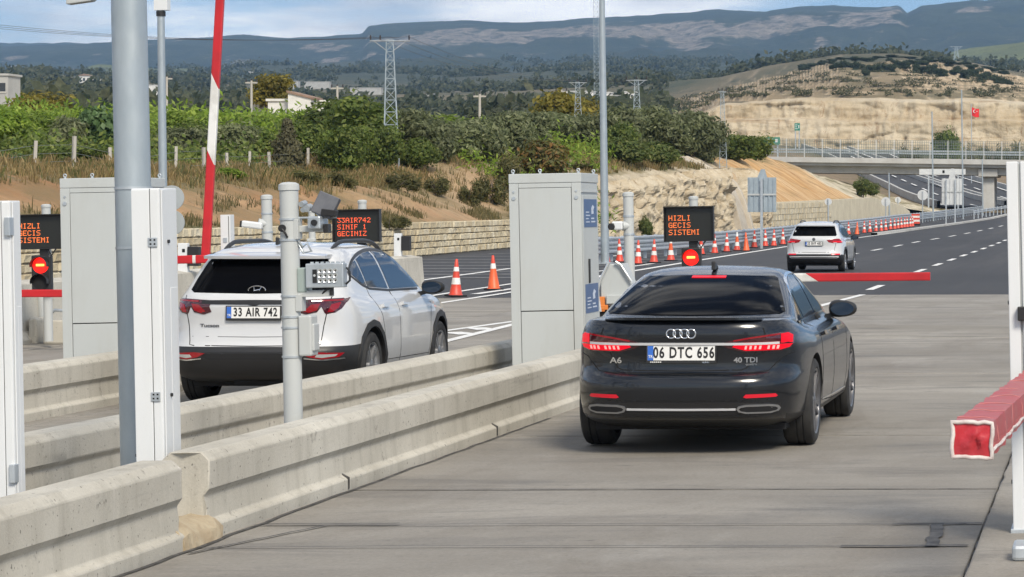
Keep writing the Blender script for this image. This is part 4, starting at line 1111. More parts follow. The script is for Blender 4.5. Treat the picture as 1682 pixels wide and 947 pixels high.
for u in (0.05, 0.14, 0.24, 0.36, 0.5, 0.66, 0.83):
    s = armsec(u); m = MB(); m.tube([Vector(s[k_]) + Vector((0, (0, .02, .025, .02, 0, 0.01)[min(abs(k_-9) if k_ > 5 else 5, 5)], .0008)) for k_ in (9, 8, 7, 6, 5, 4)], 0.0019, 5); m.build('seam_cord', MAT['seam_pale'], t, smooth=60)
m = MB(); m.bx(0.02, 0.14, 5.60, 5.80, -0.22, -0.11); m.build('hinge_clamp', MAT['black'], t, bevel=0.006)

# ---- thick galvanised pole
t = thing('steel_pole', 'thick galvanised steel pole rising out of the top of the photo', 'pole', (-6.01, 16.25, 0.10), LEAN)
m = MB(); m.cyl((0,0,0), (-0.012,0,6.2), 0.109, 0.101, 40, True); m.build('shaft', MAT['galv_pole'], t, smooth=40)
for zz in (1.93, 1.56):
    m = MB(); m.lathe([(0.106, zz), (0.113, zz), (0.113, zz + .016), (0.106, zz + .016)], 40, closed=True); m.build('strap', MAT['galv'], t, smooth=40)
m = MB(); m.bx(0.035, 0.10, -0.115, -0.060, 1.64, 1.82); m.build('hatch', MAT['black'], t, bevel=0.006)
for a in range(4):
    M4 = Matrix.Rotation(a * PI/2 + PI/4 + .3, 4, 'Z'); m = MB(); m.add([M4 @ Vector(v) for v in ((.10,-.006,.01),(.19,-.006,.01),(.10,-.006,.14),(.10,.006,.01),(.19,.006,.01),(.10,.006,.14))], [(0,1,2),(5,4,3),(0,3,4,1),(1,4,5,2),(2,5,3,0)]); m.build('gusset', MAT['galv'], t)
m = MB(); m.bx(-.22, .22, -.22, .22, -.01, .012); m.build('base_plate', MAT['galv'], t, bevel=0.004)
m = MB()
for i, (a, b_) in enumerate(((0, 0), (.012, -.012), (.004, -.03), (.016, -.044), (-.006, -.055), (.008, .016))): m.bx(0.026 + a, 0.037 + a, -0.1115, -0.1065, .335 + b_, .352 + b_)
m.build('graffiti_mark', MAT['seal'], t)

# ---- camera posts
def camera_post(label, X, Y, z0, h, r=0.064):
    t = thing('camera_post', label, 'camera post', (X, Y, z0), LEAN)
    m = MB(); m.cyl((0,0,0), (0,0,h), r, n=28); m.build('post', MAT['postgrey'], t, smooth=40)
    m = MB(); m.lathe([(0.001, h + .03), (r*.7, h + .026), (r + .006, h + .012), (r + .008, h - .028), (r, h - .030)], 28); m.build('post_cap', MAT['postgrey'], t, smooth=40)
    m = MB(); m.bx(-.14, .14, -.14, .14, 0, .015); m.build('base_plate', MAT['galv'], t)
    return t
def clamp_ring(t, r, z, hh=0.02):
    m = MB(); m.lathe([(r - .003, z), (r + .006, z), (r + .006, z + hh), (r - .003, z + hh)], 28, closed=True); m.build('clamp', MAT['galv'], t, smooth=40)
Y2 = 18.4; X2 = px(483.5, Y2); Z2 = 0.11
t = camera_post('light grey camera post with led lamp panel, in front of the white suv', X2, Y2, Z2, 1.96)
for z_ in (1.72, 1.575, 1.18, 1.035, 0.96, 0.755): clamp_ring(t, 0.064, z_ - .0, 0.014)
def L2(dx): return dx
m = MB(); m.cyl((-.03, -.062, 1.665), (-.03, -.082, 1.665), 0.026, n=20); e = m.build('lens', MAT['black'], t, smooth=40)
m = MB(); m.tube([(-.03, -.08, 1.66), (-.01, -.085, 1.64), (.005, -.07, 1.60)], 0.008, 6); m.build('cable', MAT['black'], t, smooth=60)
m = MB(); m.bx(0.055, 0.28, -0.02, 0.02, 1.635, 1.68); m.bx(0.04, 0.075, -0.05, 0.05, 1.585, 1.73); m.build('arm', MAT['postgrey'], t, bevel=0.004)
m = MB(); m.cyl((0.05, 0, 1.735), (0.33, 0, 1.735), 0.008, n=8); m.build('rod', MAT['galv'], t)
# camera body at the arm end
m = MB(); m.bx(0.155, 0.245, -0.10, 0.10, 1.655, 1.745); cb = m.build('camera_body', MAT['galv'], t, bevel=0.01)
m = MB(); m.cyl((0.205, -0.1005, 1.70), (0.205, -0.115, 1.70), 0.022, n=16); m.build('lens', MAT['black'], cb)
m = MB(); m.bx(0.25, 0.285, -0.05, 0.03, 1.625, 1.69); m.build('lamp_cap', MAT['black'], t, bevel=0.004)
m = MB(); M4 = Matrix.Translation((0.255, 0.0, 1.815)) @ Matrix.Rotation(R(24), 4, 'Y') @ Matrix.Rotation(R(-12), 4, 'X'); m.bx(-0.075, 0.075, -0.03, 0.03, -0.075, 0.085, M4); m.build('tilted_panel', simple('slate_panel', (0.085, 0.09, 0.105), 0.55, col2=(0.12, 0.125, 0.14), scale=12), t, bevel=0.006)
m = MB(); m.bx(0.24, 0.345, -0.06, 0.0, 1.745, 1.79, Matrix.Translation((0.29,0,1.77)) @ Matrix.Rotation(R(8),4,'Y') @ Matrix.Translation((-0.29,0,-1.77))); m.build('panel_visor', MAT['black'], t, bevel=0.004)
for (a, b_, s) in ((.09, 1.83, .02), (.125, 1.80, .026), (.10, 1.79, .018), (.22, 1.77, .03), (.26, 1.765, .022)):
    m = MB(); m.cyl((a, -.02, b_), (a + .01, .04, b_ + .01), s, n=12); m.build('fitting', MAT['galv'], t, smooth=50)
m = MB(); m.tube([(.06,-.02,1.58), (.10,-.03,1.53), (.13,-.03,1.555), (.16,-.03,1.50), (.10,-.02,1.49), (.07,-.02,1.55)], 0.009, 6); m.build('cable', MAT['galv'], t, smooth=60)
# led lamp panel
m = MB(); m.bx(0.128, 0.392, -0.075, 0.02, 1.243, 1.413); lp = m.build('lamp_panel', MAT['galv'], t, bevel=0.006)
m = MB(); m.bx(0.178, 0.208, -0.080, -0.074, 1.278, 1.372); m.build('sensor_window', MAT['black'], lp)
m = MB()
for jx in range(4):
    for jz in range(3):
        c_ = (0.232 + jx * .035, -0.0765, 1.292 + jz * .034)
        m.lathe([(0.0165, 0), (0.0165, 0.007), (0.006, 0.001)], 10, Matrix.Translation(c_) @ Matrix.Rotation(PI/2, 4, 'X'))
m.build('led_lens', MAT['lensgrey'], lp, smooth=30)
m = MB()
for jx in range(4):
    for jz in range(3): m.cyl((0.232 + jx * .035, -0.0775, 1.292 + jz * .034), (0.232 + jx * .035, -0.0785, 1.292 + jz * .034), 0.0065, n=8)
stuff(m.build('led', MAT['seam'], lp))
m = MB(); m.cyl((.1925, -.081, 1.33), (.1925, -.084, 1.33), .009, n=10); m.build('sensor_eye', MAT['lensgrey'], lp)
m = MB()
for a in range(7): m.bx(.14 + a*.036, .16 + a*.036, -.0, .022, 1.413, 1.424)
m.build('cooling_fin', MAT['galv'], lp)
m = MB(); m.bx(0.055, 0.125, -0.04, 0.09, 1.21, 1.385); m.build('lamp_driver', simple('green_grey_housing', (0.30, 0.36, 0.34), 0.4), t, bevel=0.01)
m = MB(); m.tube([(.40, -.02, 1.38), (.425, -.03, 1.35), (.425, -.03, 1.29), (.395, -.02, 1.265)], .008, 6); m.build('cable', MAT['black'], t, smooth=60)
m = MB(); m.bx(0.055, 0.30, -0.035, 0.015, 1.18, 1.225); m.bx(0.045, 0.09, -.05, .05, 1.08, 1.20); m.build('arm', MAT['postgrey'], t, bevel=0.004)
m = MB(); m.bx(0.285, 0.31, -0.05, -0.02, 1.19, 1.245); m.build('switch', MAT['black'], t, bevel=0.003)
m = MB(); m.tube([(.23, -.03, 1.20), (.27, -.04, 1.235), (.30, -.05, 1.26)], .007, 6); m.build('cable', MAT['black'], t, smooth=60)
m = MB(); m.bx(0.062, 0.155, -0.055, 0.10, 0.765, 1.05); jb = m.build('junction_box', MAT['postgrey'], t, bevel=0.012)
m = MB(); m.bx(0.125, 0.170, -0.04, 0.085, 0.80, 0.99); m.build('box_lid', MAT['postgrey'], jb, bevel=0.008)

# bullet-camera post behind the white suv, plain post with dome camera near the machine
def bullet(t, z, sgn, dark_front, length=0.26):
    m = MB(); m.cyl((0, -.02, z), (sgn*.09, -.06, z + .02), 0.045, 0.055, n=16); m.build('bracket', MAT['postgrey'], t, smooth=40)
    M4 = Matrix.Translation((sgn*.16, -.08, z - .01)) @ Matrix.Rotation(R(-8*sgn), 4, 'Y')
    b_ = MB(); b_.bx(-length/2, length/2, -.045, .045, -.04, .045, M4); co = b_.build('camera_body', MAT['white'], t, bevel=0.02)
    b_ = MB(); b_.bx(sgn*(length/2) - .012, sgn*(length/2) + .012, -.047, .047, -.042, .040, M4) ; b_.build('lens_hood', MAT['black'], co, bevel=0.006)
    for q in (.12, -.11): clamp_ring(t, 0.064, z + q, 0.02)
Y3 = 32.7
t = camera_post('grey post with a white bullet camera aimed left, behind the white suv roof', px(443, Y3), Y3, G(-10.5, Y3) + .14, 1.98)
bullet(t, 1.64, -1, True)
Y5 = 33.0
t = camera_post('grey post with a black faced camera, between grey cabinet and cones', px(1037, Y5), Y5, G(-6, Y5) + .12, 2.0)
m = MB(); m.cyl((0, -.02, 1.60), (-.07, -.05, 1.60), 0.05, 0.06, n=16); m.build('bracket', MAT['postgrey'], t, smooth=40)
m = MB(); m.bx(-.20, -.06, -.10, .0, 1.55, 1.66); cb = m.build('camera_body', MAT['white'], t, bevel=0.02)
m = MB(); m.cyl((-.20, -.10, 1.595), (-.20, -.115, 1.595), 0.045, n=16); m.bx(-.235, -.165, -.112, -.02, 1.555, 1.635); m.build('lens_hood', MAT['black'], cb, bevel=0.01)
for z_ in (1.71, 1.48): clamp_ring(t, 0.064, z_, 0.025)
t = thing('sensor_post', 'thin grey post with cabling seen between camera post and led sign', 'sensor post', (px(516, 38), 38, G(-11.5, 38) + .1), LEAN)
m = MB(); m.cyl((0,0,0), (0,0,1.85), 0.046, n=18); m.build('post', MAT['postgrey'], t, smooth=40)
m = MB(); m.lathe([(0.001, 1.875), (.04, 1.87), (.052, 1.855), (.052, 1.83), (.046, 1.83)], 18); m.build('post_cap', MAT['postgrey'], t, smooth=40)
m = MB(); m.bx(-.06, .06, -.07, .0, 1.15, 1.45); m.build('box', MAT['postgrey'], t, bevel=.01)

MAT['signback'] = galv('sign_back_steel', (0.30, 0.36, 0.40), (0.40, 0.46, 0.50), .5, .35)
# ---- LED message signs, dot matrix
FONT = {'A':('01110','10001','10001','11111','10001','10001','10001'),'C':('01110','10001','10000','10000','10000','10001','01110'),'E':('11111','10000','10000','11110','10000','10000','11111'),
'F':('11111','10000','10000','11110','10000','10000','10000'),'G':('01110','10001','10000','10111','10001','10001','01111'),'H':('10001','10001','10001','11111','10001','10001','10001'),
'I':('01110','00100','00100','00100','00100','00100','01110'),'L':('10000','10000','10000','10000','10000','10000','11111'),'M':('10001','11011','10101','10101','10001','10001','10001'),
'N':('10001','11001','10101','10011','10001','10001','10001'),'R':('11110','10001','10001','11110','10100','10010','10001'),'S':('01111','10000','10000','01110','00001','00001','11110'),
'T':('11111','00100','00100','00100','00100','00100','00100'),'Z':('11111','00001','00010','00100','01000','10000','11111'),'3':('11111','00010','00100','00010','00001','10001','01110'),
'7':('11111','00001','00010','00100','01000','01000','01000'),'4':('00010','00110','01010','10010','11111','00010','00010'),'2':('01110','10001','00001','00010','00100','01000','11111'),'1':('00100','01100','00100','00100','00100','00100','01110'),' ':('00000',)*7}
def dots(m, text, x0, z1, p, y):
    for ch in text:
        for rr, row in enumerate(FONT[ch]):
            for cc, b_ in enumerate(row):
                if b_ == '1':
                    a = x0 + cc * p; z = z1 - rr * p
                    m.bx(a + p*.08, a + p*.92, y - .004, y, z - p*.92, z - p*.08)
        x0 += p * 6
def led_sign(label, X, Y, w, h, zc, lines, mat, signal, slabel, p=0.0108):
    g0 = G(X, Y)
    t = thing('message_sign', label, 'led sign', (X, Y, g0 + .1), LEAN)
    zc -= g0 + .1
    m = MB(); m.cyl((.04, .16, 0), (.04, .16, zc + h/2 + .13), 0.062, n=24); m.build('post', MAT['postgrey'], t, smooth=40)
    m = MB(); m.lathe([(0.001, .03), (.045, .026), (.07, .012), (.07, -.02), (.062, -.02)], 24, Matrix.Translation((.04, .16, zc + h/2 + .13))); m.build('post_cap', MAT['postgrey'], t, smooth=40)
    m = MB(); m.bx(-w/2, w/2, 0, .10, zc - h/2, zc + h/2); hb = m.build('housing', MAT['black'], t, bevel=0.006)
    m = MB(); m.bx(-w/2 + .02, w/2 - .02, -.004, -.0005, zc - h/2 + .025, zc + h/2 - .03); m.build('display', MAT['screen'], hb)
    m = MB()
    m.bx(-w/2 - .012, w/2 + .012, -.09, .10, zc + h/2 + .001, zc + h/2 + .013); m.bx(-w/2 - .012, -w/2 - .001, -.07, .02, zc - h/2, zc + h/2); m.bx(w/2 + .001, w/2 + .012, -.07, .02, zc - h/2, zc + h/2)
    m.build('visor', MAT['black'], t)
    m = MB()
    for i, s in enumerate(lines): dots(m, s, -w/2 + .05, zc + h/2 - .115 - i * .102, p, -.0045)
    stuff(m.build('led_lettering', MAT[mat], hb))
    m = MB(); m.bx(-.02, .10, .05, .11, zc - h/2 - .10, zc - h/2 + .02); m.build('bracket', MAT['black'], t)
    m = MB(); m.tube([(.10, .04, zc - h/2), (.16, .03, zc - h/2 - .09), (.22, .04, zc - h/2 + .005)], .012, 6); m.build('cable', MAT['black'], t, smooth=60)
    # signal head under the display
    s = thing('traffic_signal', slabel, 'traffic signal', (X + .02, Y - .02, g0 + .1), LEAN)
    zt = zc - h/2 - .085
    m = MB(); m.bx(-.14, .14, 0, .11, zt - .52, zt); m.build('housing', MAT['black'], s, bevel=.02)
    for k_, (zz, mt) in enumerate(((zt - .145, 'sig_red' if signal == 'red' else 'tail_dark'), (zt - .385, 'sig_green' if signal == 'green' else 'blackmat'))):
        m = MB(); m.lathe([(.001, .012), (.07, .010), (.115, .0)], 28, Matrix.Translation((0, -.004, zz)) @ Matrix.Rotation(PI/2, 4, 'X')); lo = m.build('lamp', MAT[mt], s, smooth=40)
        if k_ == 0 and signal == 'red':
            m = MB(); m.bx(-.06, .06, -.026, -.0165, zz - .012, zz + .020); m.build('light_bar', MAT['sig_bar'], lo, bevel=.006)
        m = MB(); n = 14; vs = []
        for i in range(n + 1):
            a = R(-10) + R(200) * i / n
            for (rr, y) in ((.124, 0), (.124, -.10), (.118, -.10), (.118, 0)): vs.append((rr*math.cos(a), y, zz + rr*math.sin(a)))
        m.add(vs, [(i*4+j, i*4+(j+1)%4, (i+1)*4+(j+1)%4, (i+1)*4+j) for i in range(n) for j in range(4)] + [(0,1,2,3), tuple(len(vs)-1-i for i in range(4))]); m.build('hood', MAT['black'], s)
    return t
HGS = ('HIZLI', 'GECIS', 'SISTEMI')
led_sign('led sign reading HIZLI GECIS SISTEMI above the dark sedan', px(1136, 37.4), 37.4, 0.69, 0.49, pz(368, 37.4), HGS, 'led_orange', 'red', 'lit red traffic signal right above the roof of the dark sedan')
led_sign('led sign with the plate text 33AIR742 SINIF 1 GECINIZ above the white suv', px(590, 40), 40, 0.70, 0.49, pz(371, 40), ('33AIR742', 'SINIF 1', 'GECINIZ'), 'led_red', 'green', 'green traffic signal hidden behind the white suv with roof rails', 0.0108)
led_sign('led sign reading HIZLI GECIS SISTEMI at the left edge of the photo', px(68, 37.6), 37.6, 0.69, 0.49, pz(381, 37.6), HGS, 'led_orange', 'red', 'lit red traffic signal at left, between the white post and the left cabinet')

# ---- gate machine with white flaps, and its red and white arm across the lane
gm = thing('barrier_machine', 'pale barrier machine with silver flaps and orange corners, right of the labelled cabinet', 'barrier machine', (px(1012, 31.5), 31.5, G(-6, 31.5) + .10), LEAN)
zt = 1.20
m = MB(); m.bx(-.19, .21, 0, .45, 0, .66); m.build('pedestal', MAT['blackmat'], gm, bevel=.01)
m = MB(); m.prism([(-.17,.66),(.19,.66),(.19,.93),(.09,1.17),(-.06,1.17),(-.17,.97)], .02, .42, 'y'); m.build('housing', MAT['greywhite'], gm, bevel=.01)
m = MB(); m.bx(-.10, .18, -.03, .018, .69, .80); m.build('bumper_plate', MAT['greywhite'], gm, bevel=.01)
for pts in (((-.21, -.02, .82), (-.17, -.02, .98), (-.06, -.02, 1.19)), ((.02, -.02, 1.20), (.08, -.02, 1.16), (.21, -.02, .95)), ((-.21, -.03, .90), (-.17, -.03, .60))):
    m = MB(); m.tube(pts, .017, 8); m.build('edge_tube', MAT['lensgrey'], gm, smooth=50)
for (a, b_) in ((-.18, .62), (.08, .62)):
    m = MB(); m.bx(a, a + .10, -.035, -.005, b_, b_ + .06); m.build('reflector', MAT['orange'], gm, bevel=.006)
m = MB(); m.bx(-.19, -.12, -.03, .02, .60, .78); m.build('reflector', MAT['orange'], gm, bevel=.006)
def striped_arm(name, label, p0, p1, secs, thick=0.10, slant=0.18, loc=(0,0,0)):
    """square arm in slanted red and white sections; each section is a part"""
    t = thing(name, label, 'barrier arm', loc)
    a = Vector(p0); b_ = Vector(p1); d = (b_ - a).normalized(); L_ = (b_ - a).length
    yv = Vector((0, 1, 0)); up = d.cross(yv).normalized(); up = up if up.z > 0 or abs(up.x) > .5 else -up
    h = thick / 2; q = 0.012
    for (s0, s1, mt) in secs:
        m = MB(); prof = [(-h, -h + q), (-h + q, -h), (h - q, -h), (h, -h + q), (h, h - q), (h - q, h), (-h + q, h), (-h, h - q)]
        vs = []
        for s in (s0, s1):
            for (u, w) in prof:
                k_ = slant * (w / thick) if 0.001 < s < L_ - .001 else 0
                v = a + d * (s + k_) + up * w + yv * u * .6; vs.append(v)
        m.add(vs, [(i, (i+1) % 8, 8+(i+1) % 8, 8+i) for i in range(8)] + [tuple(range(7,-1,-1)), tuple(range(8,16))])
        m.build('red_section' if mt == 'red' else 'white_section', MAT[mt], t, smooth=25)
    return t
YA = 33.2
zA = pz(457, YA)
xa, xb = px(1150, YA), px(1528, YA)
La = xb - xa
s1 = px(1334, YA) - xa
striped_arm('boom_gate', 'red and white barrier arm lowered across the lane in front of the dark sedan', (xa, YA, zA), (xb, YA, pz(453.5, YA)), [(0, s1 - 1.35, 'red'), (s1 - 1.35, s1, 'armwhite'), (s1, La, 'red')], .105, -.16)
YR = 34.0
# raised arm with its white housing, horizontal stub in front
t = thing('gate_post', 'slim white gate post right of the raised red and white arm', 'gate post', (px(366, YR), YR, G(-11.4, YR) + .1), LEAN)
m = MB(); m.bx(0, .13, 0, .16, 0, 1.80); m.build('post_body', MAT['white'], t, bevel=.006)
m = MB(); m.bx(.035, .085, -.008, -.001, 1.44, 1.50); m.build('hinge', MAT['galv'], t)
m = MB(); m.bx(.105, .112, -.002, .0005, .02, 1.78); m.build('seam', MAT['seam'], t)
X0 = px(343, YR); Z0 = pz(421, YR); X1 = px(368, YR); ZT = 5.2
top = Vector((px(361.5, YR), YR, pz(0, YR))); bot = Vector((X0, YR - .12, Z0)); dd = (top - bot).normalized(); Ltot = 5.3
p_at = lambda ypx: (pz(ypx, YR) - Z0) / dd.z
striped_arm('boom_gate', 'raised red and white barrier arm standing almost upright left of the white suv', bot, bot + dd * Ltot, [(0, p_at(258), 'red'), (p_at(258), p_at(133), 'armwhite'), (p_at(133), Ltot, 'red')], .105, .20)
striped_arm('boom_gate', 'short horizontal red barrier arm at the foot of the raised arm', (px(290, YR), YR - .24, pz(426, YR)), (px(367, YR), YR - .24, pz(424, YR)), [(0, .30, 'red'), (.30, .34, 'armwhite'), (.34, .50, 'red'), (.50, .56, 'armwhite'), (.56, .61, 'red')], .105, .0)
striped_arm('boom_gate', 'red barrier arm under the signal at the left edge, between white post and cabinet', (px(-40, 36.6), 36.6, pz(481.5, 36.6)), (px(160, 36.6), 36.6, pz(481.5, 36.6)), [(0, 1.66, 'red'), (1.66, 1.702, 'armwhite')], .105, .0)
# ---- two round discs on a stub behind the white gate post
t = thing('round_signs', 'two round grey discs on a short bracket behind the hinged white gate post', 'round signs', (px(286, 17.0), 17.0, 0.11), LEAN)
m = MB(); m.cyl((0, 0, 0), (0, 0.0, 0.05), 0.05, n=14); m.cyl((.0, .03, .0), (.0, .03, 1.72), .014, n=12); m.build('stand', MAT['galv'], t, smooth=40)
m = MB(); m.bx(.012, .048, -.05, -.01, 1.36, 1.84); m.build('stub', MAT['postgrey'], t, bevel=.004)
for zz in (1.62, 1.54, 1.44):
    m = MB(); m.bx(.010, .050, -.054, -.006, zz, zz + .012); m.build('clamp', MAT['galv'], t)
for zz in (1.87, 1.71):
    m = MB(); m.cyl((.012, .02, zz), (.012, .028, zz), .082, n=36); m.build('disc', simple('disc_grey', (0.36, 0.39, 0.40), .55) if 'disc' not in MAT else MAT['disc'], t, smooth=30)
m = MB(); m.tube([(.03, -.03, 1.37), (.035, -.04, 1.33), (.02, -.03, 1.30)], .006, 6); m.build('cable', MAT['black'], t, smooth=60)
# ---- black backed sensors standing on the divider wall
for X_, Y_, zt_, lab in ((px(655, 60.5), 60.5, pz(383, 60.5), 'white post with a black box on the end of the divider wall, near the cones'), (px(303, 46.0), 46.0, pz(399, 46.0), 'white post with a black box on the divider wall, left of the raised arm')):
    t = thing('sensor_post', lab, 'sensor post', (-16.25, Y_, .80))
    h = zt_ - .80; dx = X_ + 16.25
    m = MB(); m.bx(dx - .10, dx + .07, -.06, .06, 0, h); m.build('post_body', MAT['white'], t, bevel=.01)
    m = MB(); m.bx(dx + .08, dx + .28, -.09, .05, h - .40, h - .06); m.build('black_box', MAT['black'], t, bevel=.01)
    m = MB(); m.bx(dx - .02, dx + .03, -.064, -.0605, h - .16, h - .10); m.build('badge', MAT['seam'], t)
# ---- things standing low in the left lane, beyond the left white post
t = thing('concrete_block', 'concrete block with a bent pipe handle below the red arm at left', 'concrete block', (px(88, 38.5), 38.5, G(-15.5, 38.5) + .02))
m = MB(); m.bx(-.16, .20, 0, .5, 0, .36); m.build('block', MAT['barrier'], t, bevel=.03)
m = MB(); m.tube([(-.12, .1, .36), (-.10, .1, .44), (-.02, .1, .50), (.12, .1, .49), (.17, .1, .42)], .025, 8); m.build('handle', MAT['galv'], t, smooth=60)
tag(MB().bx(px(46, 38.8), px(60, 38.8), 38.8, 39.3, G(-15.7, 38.8), .30).build('concrete_block', MAT['barrier'], bevel=.03), 'small plain concrete block just right of the left white post', 'concrete block')
tag(MB().cyl((px(70, 39.4), 39.4, -.1), (px(69, 39.4), 39.4, .80), .07, n=16).build('steel_post', MAT['postgrey'], smooth=40), 'short grey post under the red arm at left, beside the handled block', 'post')

# ================================================================== ROADSIDE
# ---- guard rail
GR = [(-19.0, 92.5), (-18.8, 97), (-18.0, 119), (-18.5, 150), (-18.8, 180), (-18.2, 225), (-16.2, 262), (-14.2, 295)]
gr = thing('guard_rail', 'double steel guard rail behind the row of traffic cones', 'guard rail', (0, 0, 0))
W = [(-.02, -.155), (.035, -.12), (.035, -.06), (-.01, -.02), (-.01, .02), (.035, .06), (.035, .12), (-.02, .155)]
def rail_strip(pts, zc, off):
    m = MB(); vs = []; n = len(pts)
    for i, p in enumerate(pts):
        a = Vector(pts[max(i-1,0)]); b_ = Vector(pts[min(i+1,n-1)]); d = (b_-a).normalized(); s = Vector((d.y,-d.x))
        for (u, w) in W:
            e = Vector(p) + s*(u+off); vs.append((e.x, e.y, grade(p[1]) + zc + w))
        for (u, w) in reversed(W):
            e = Vector(p) + s*(u+off-.012); vs.append((e.x, e.y, grade(p[1]) + zc + w))
    m.add(vs, [(i*16+j, i*16+(j+1)%16, (i+1)*16+(j+1)%16, (i+1)*16+j) for i in range(n-1) for j in range(16)])
    return m
cl = densify(GR, 4.0)
for i in range(0, len(cl) - 1, 3):
    seg = cl[i:i+4]
    if len(seg) > 1:
        rail_strip(seg, 0.74, .10).build('rail', MAT['galv'], gr, smooth=40)
        rail_strip(seg, 0.42, .10).build('rail', MAT['galv'], gr, smooth=40)
pm = MB(); pm.bx(-.06, .06, -.05, .05, -.2, .92); pme = pm.mesh('rail_post', MAT['galv'])
for p in densify(GR, 2.0): place('rail_post', pme, gr, (p[0] - .06, p[1], grade(p[1])))
# a rail piece with the run-out end at the far side road
GR2 = [(px(1600, 262), 262), (px(1632, 285), 285), (px(1668, 310), 310)]
gr2 = thing('guard_rail', 'short guard rail at the kerb near the bridge pier', 'guard rail', (0, 0, 0))
rail_strip(densify(GR2, 4), .7, 0).build('rail', MAT['galv'], gr2)
for p in densify(GR2, 4): place('rail_post', pme, gr2, (p[0], p[1], grade(p[1])))
m = MB(); pts = densify([(px(1452, 176), 176), (-13.4, 215), (-11.0, 262), (-9.9, 300)], 6); vs = []
for p in pts:
    vs += [(p[0]-.9, p[1], grade(p[1]) + .01), (p[0]-.9, p[1], grade(p[1]) + .16), (p[0]-.45, p[1], grade(p[1]) + .16), (p[0]-.45, p[1], grade(p[1]) + .01)]
m.add(vs, [(i*4+j, i*4+(j+1)%4, (i+1)*4+(j+1)%4, (i+1)*4+j) for i in range(len(pts)-1) for j in range(4)])
struct(m.build('kerb', MAT['bridge']))

# ---- traffic cones
def cone_proto(kind):
    t = thing('traffic_cone', 'x', 'traffic cone', (0, 0, 0), group='traffic cones along the road')
    m = MB(); m.bx(-.19, .19, -.19, .19, 0, .035); m.build('base', MAT['blackmat'], t, bevel=.01)
    H_ = .85; r0, r1 = .135, .030
    rad = lambda z: lerp(r0, r1, (z - .035) / (H_ - .035))
    bands = {'two': [(.035,.28,'cone_red'),(.28,.43,'cone_white'),(.43,.58,'cone_red'),(.58,.68,'cone_white'),(.68,H_,'cone_red')],
             'one': [(.035,.53,'cone_orange'),(.53,.66,'cone_white'),(.66,H_,'cone_red')],
             'top': [(.035,.22,'cone_red'),(.22,.40,'cone_white'),(.40,.66,'cone_orange'),(.66,H_,'cone_white')],
             'plain': [(.035,.60,'cone_orange'),(.60,.615,'cone_white'),(.615,H_,'cone_orange')]}[kind]
    for i, (a, b_, mt) in enumerate(bands):
        m = MB(); e = .003 if mt == 'cone_white' else 0
        prof = [(rad(a) + e, a), (rad(b_) + e, b_)]
        if i == len(bands) - 1: prof += [(rad(b_)*.6, b_ + .012), (.001, b_ + .014)]
        if i == 0: prof = [(r0 + .03, a), (r0 + .01, a + .02)] + prof[1:]
        m.lathe(prof, 20); m.build('reflective_band' if mt == 'cone_white' else 'cone_section', MAT[mt], t, smooth=40)
    return t
protos = {k_: cone_proto(k_) for k_ in ('two', 'one', 'top', 'plain')}
used = set()
def cone(x, y, kind, label, d=None, sc=1.0, tilt=0.0):
    if d is None:
        lo, hi = 60, 330
        for _ in range(60):
            mid = (lo + hi) / 2
            if VPY + (EYE - grade(mid)) * FOC / mid > y: lo = mid
            else: hi = mid
        d = lo
    X = px(x, d); loc = (X, d, G(X, d) + .004)
    if kind not in used:
        o = protos[kind]; used.add(kind); o.location = loc; o['label'] = label
    else: o = dup(protos[kind], loc, None, label)
    o.rotation_euler = (random.uniform(-.03, .03), tilt + random.uniform(-.03, .03), random.uniform(0, 6)); o.scale = (sc,)*3
    return o
cone(748.5, 480.5, 'two', 'red cone with two white bands standing nearest the white suv mirror')
cone(811, 470, 'one', 'orange cone with a single white band, left of the labelled cabinet')
row = [(996,430,'two','red and white cone first right of the labelled cabinet'), (1018,429,'two','red and white cone just left of the grey post with black faced camera'),
 (1048,432,'two','red and white cone directly right of the grey post with black faced camera'), (1074,430,'two','tall red cone between grey camera post and led sign, second right of the post'),
 (1102,427,'top','orange cone with a white tip at the left edge of the led sign'), (1152,418,'two','red and white cone right of the red signal, under the led sign'),
 (1174,416,'two','red and white cone just right of the led sign'), (1193.5,413.5,'two','second cone right of the led sign'), (1210.5,411.5,'top','orange cone with white tip, left of the all orange cone'),
 (1226,412,'plain','plain orange cone without broad white bands, below the silver sign back'), (1239,406.5,'two','red and white cone first right of the plain orange one'),
 (1257,404.5,'two','red and white cone second right of the plain orange one'), (1271,404,'two','red and white cone third right of the plain orange one'), (1286,401.5,'two','red and white cone touching the left side of the distant white car'),
 (1394,385,'two','cone first right of the distant white car'), (1407.6,385,'plain','dark orange cone second right of the distant white car')]
for c_ in row: cone(*c_)
ORD = ['first', 'second', 'third', 'fourth', 'fifth', 'sixth', 'seventh', 'eighth', 'ninth', 'tenth', 'eleventh', 'twelfth', 'thirteenth']
for i_, (x, y) in enumerate(((1419.6,382.5),(1429,381.5),(1439,380),(1447.5,379.6),(1455,378.7),(1462.7,377),(1469.4,376),(1475,375.2),(1480.8,374.4),(1485.5,373.6),(1490,373),(1495,372.3),(1499,371.8))):
    cone(x, y, 'two', 'small cone in the far row, %s counting back from the striped marker board' % ORD[12 - i_])
d_ = 224
t = thing('marker_board', 'small red and white striped marker board at the far end of the cone row', 'marker board', (px(1504, d_), d_, grade(d_)))
for i in range(5):
    m = MB(); m.bx(-.35, .35, -.03, .03, .15 + i*.17, .15 + (i+1)*.17); m.build('stripe', MAT['cone_red' if i % 2 == 0 else 'cone_white'], t)
m = MB(); m.bx(-.4, .4, -.2, .2, 0, .14); m.build('foot', MAT['blackmat'], t)

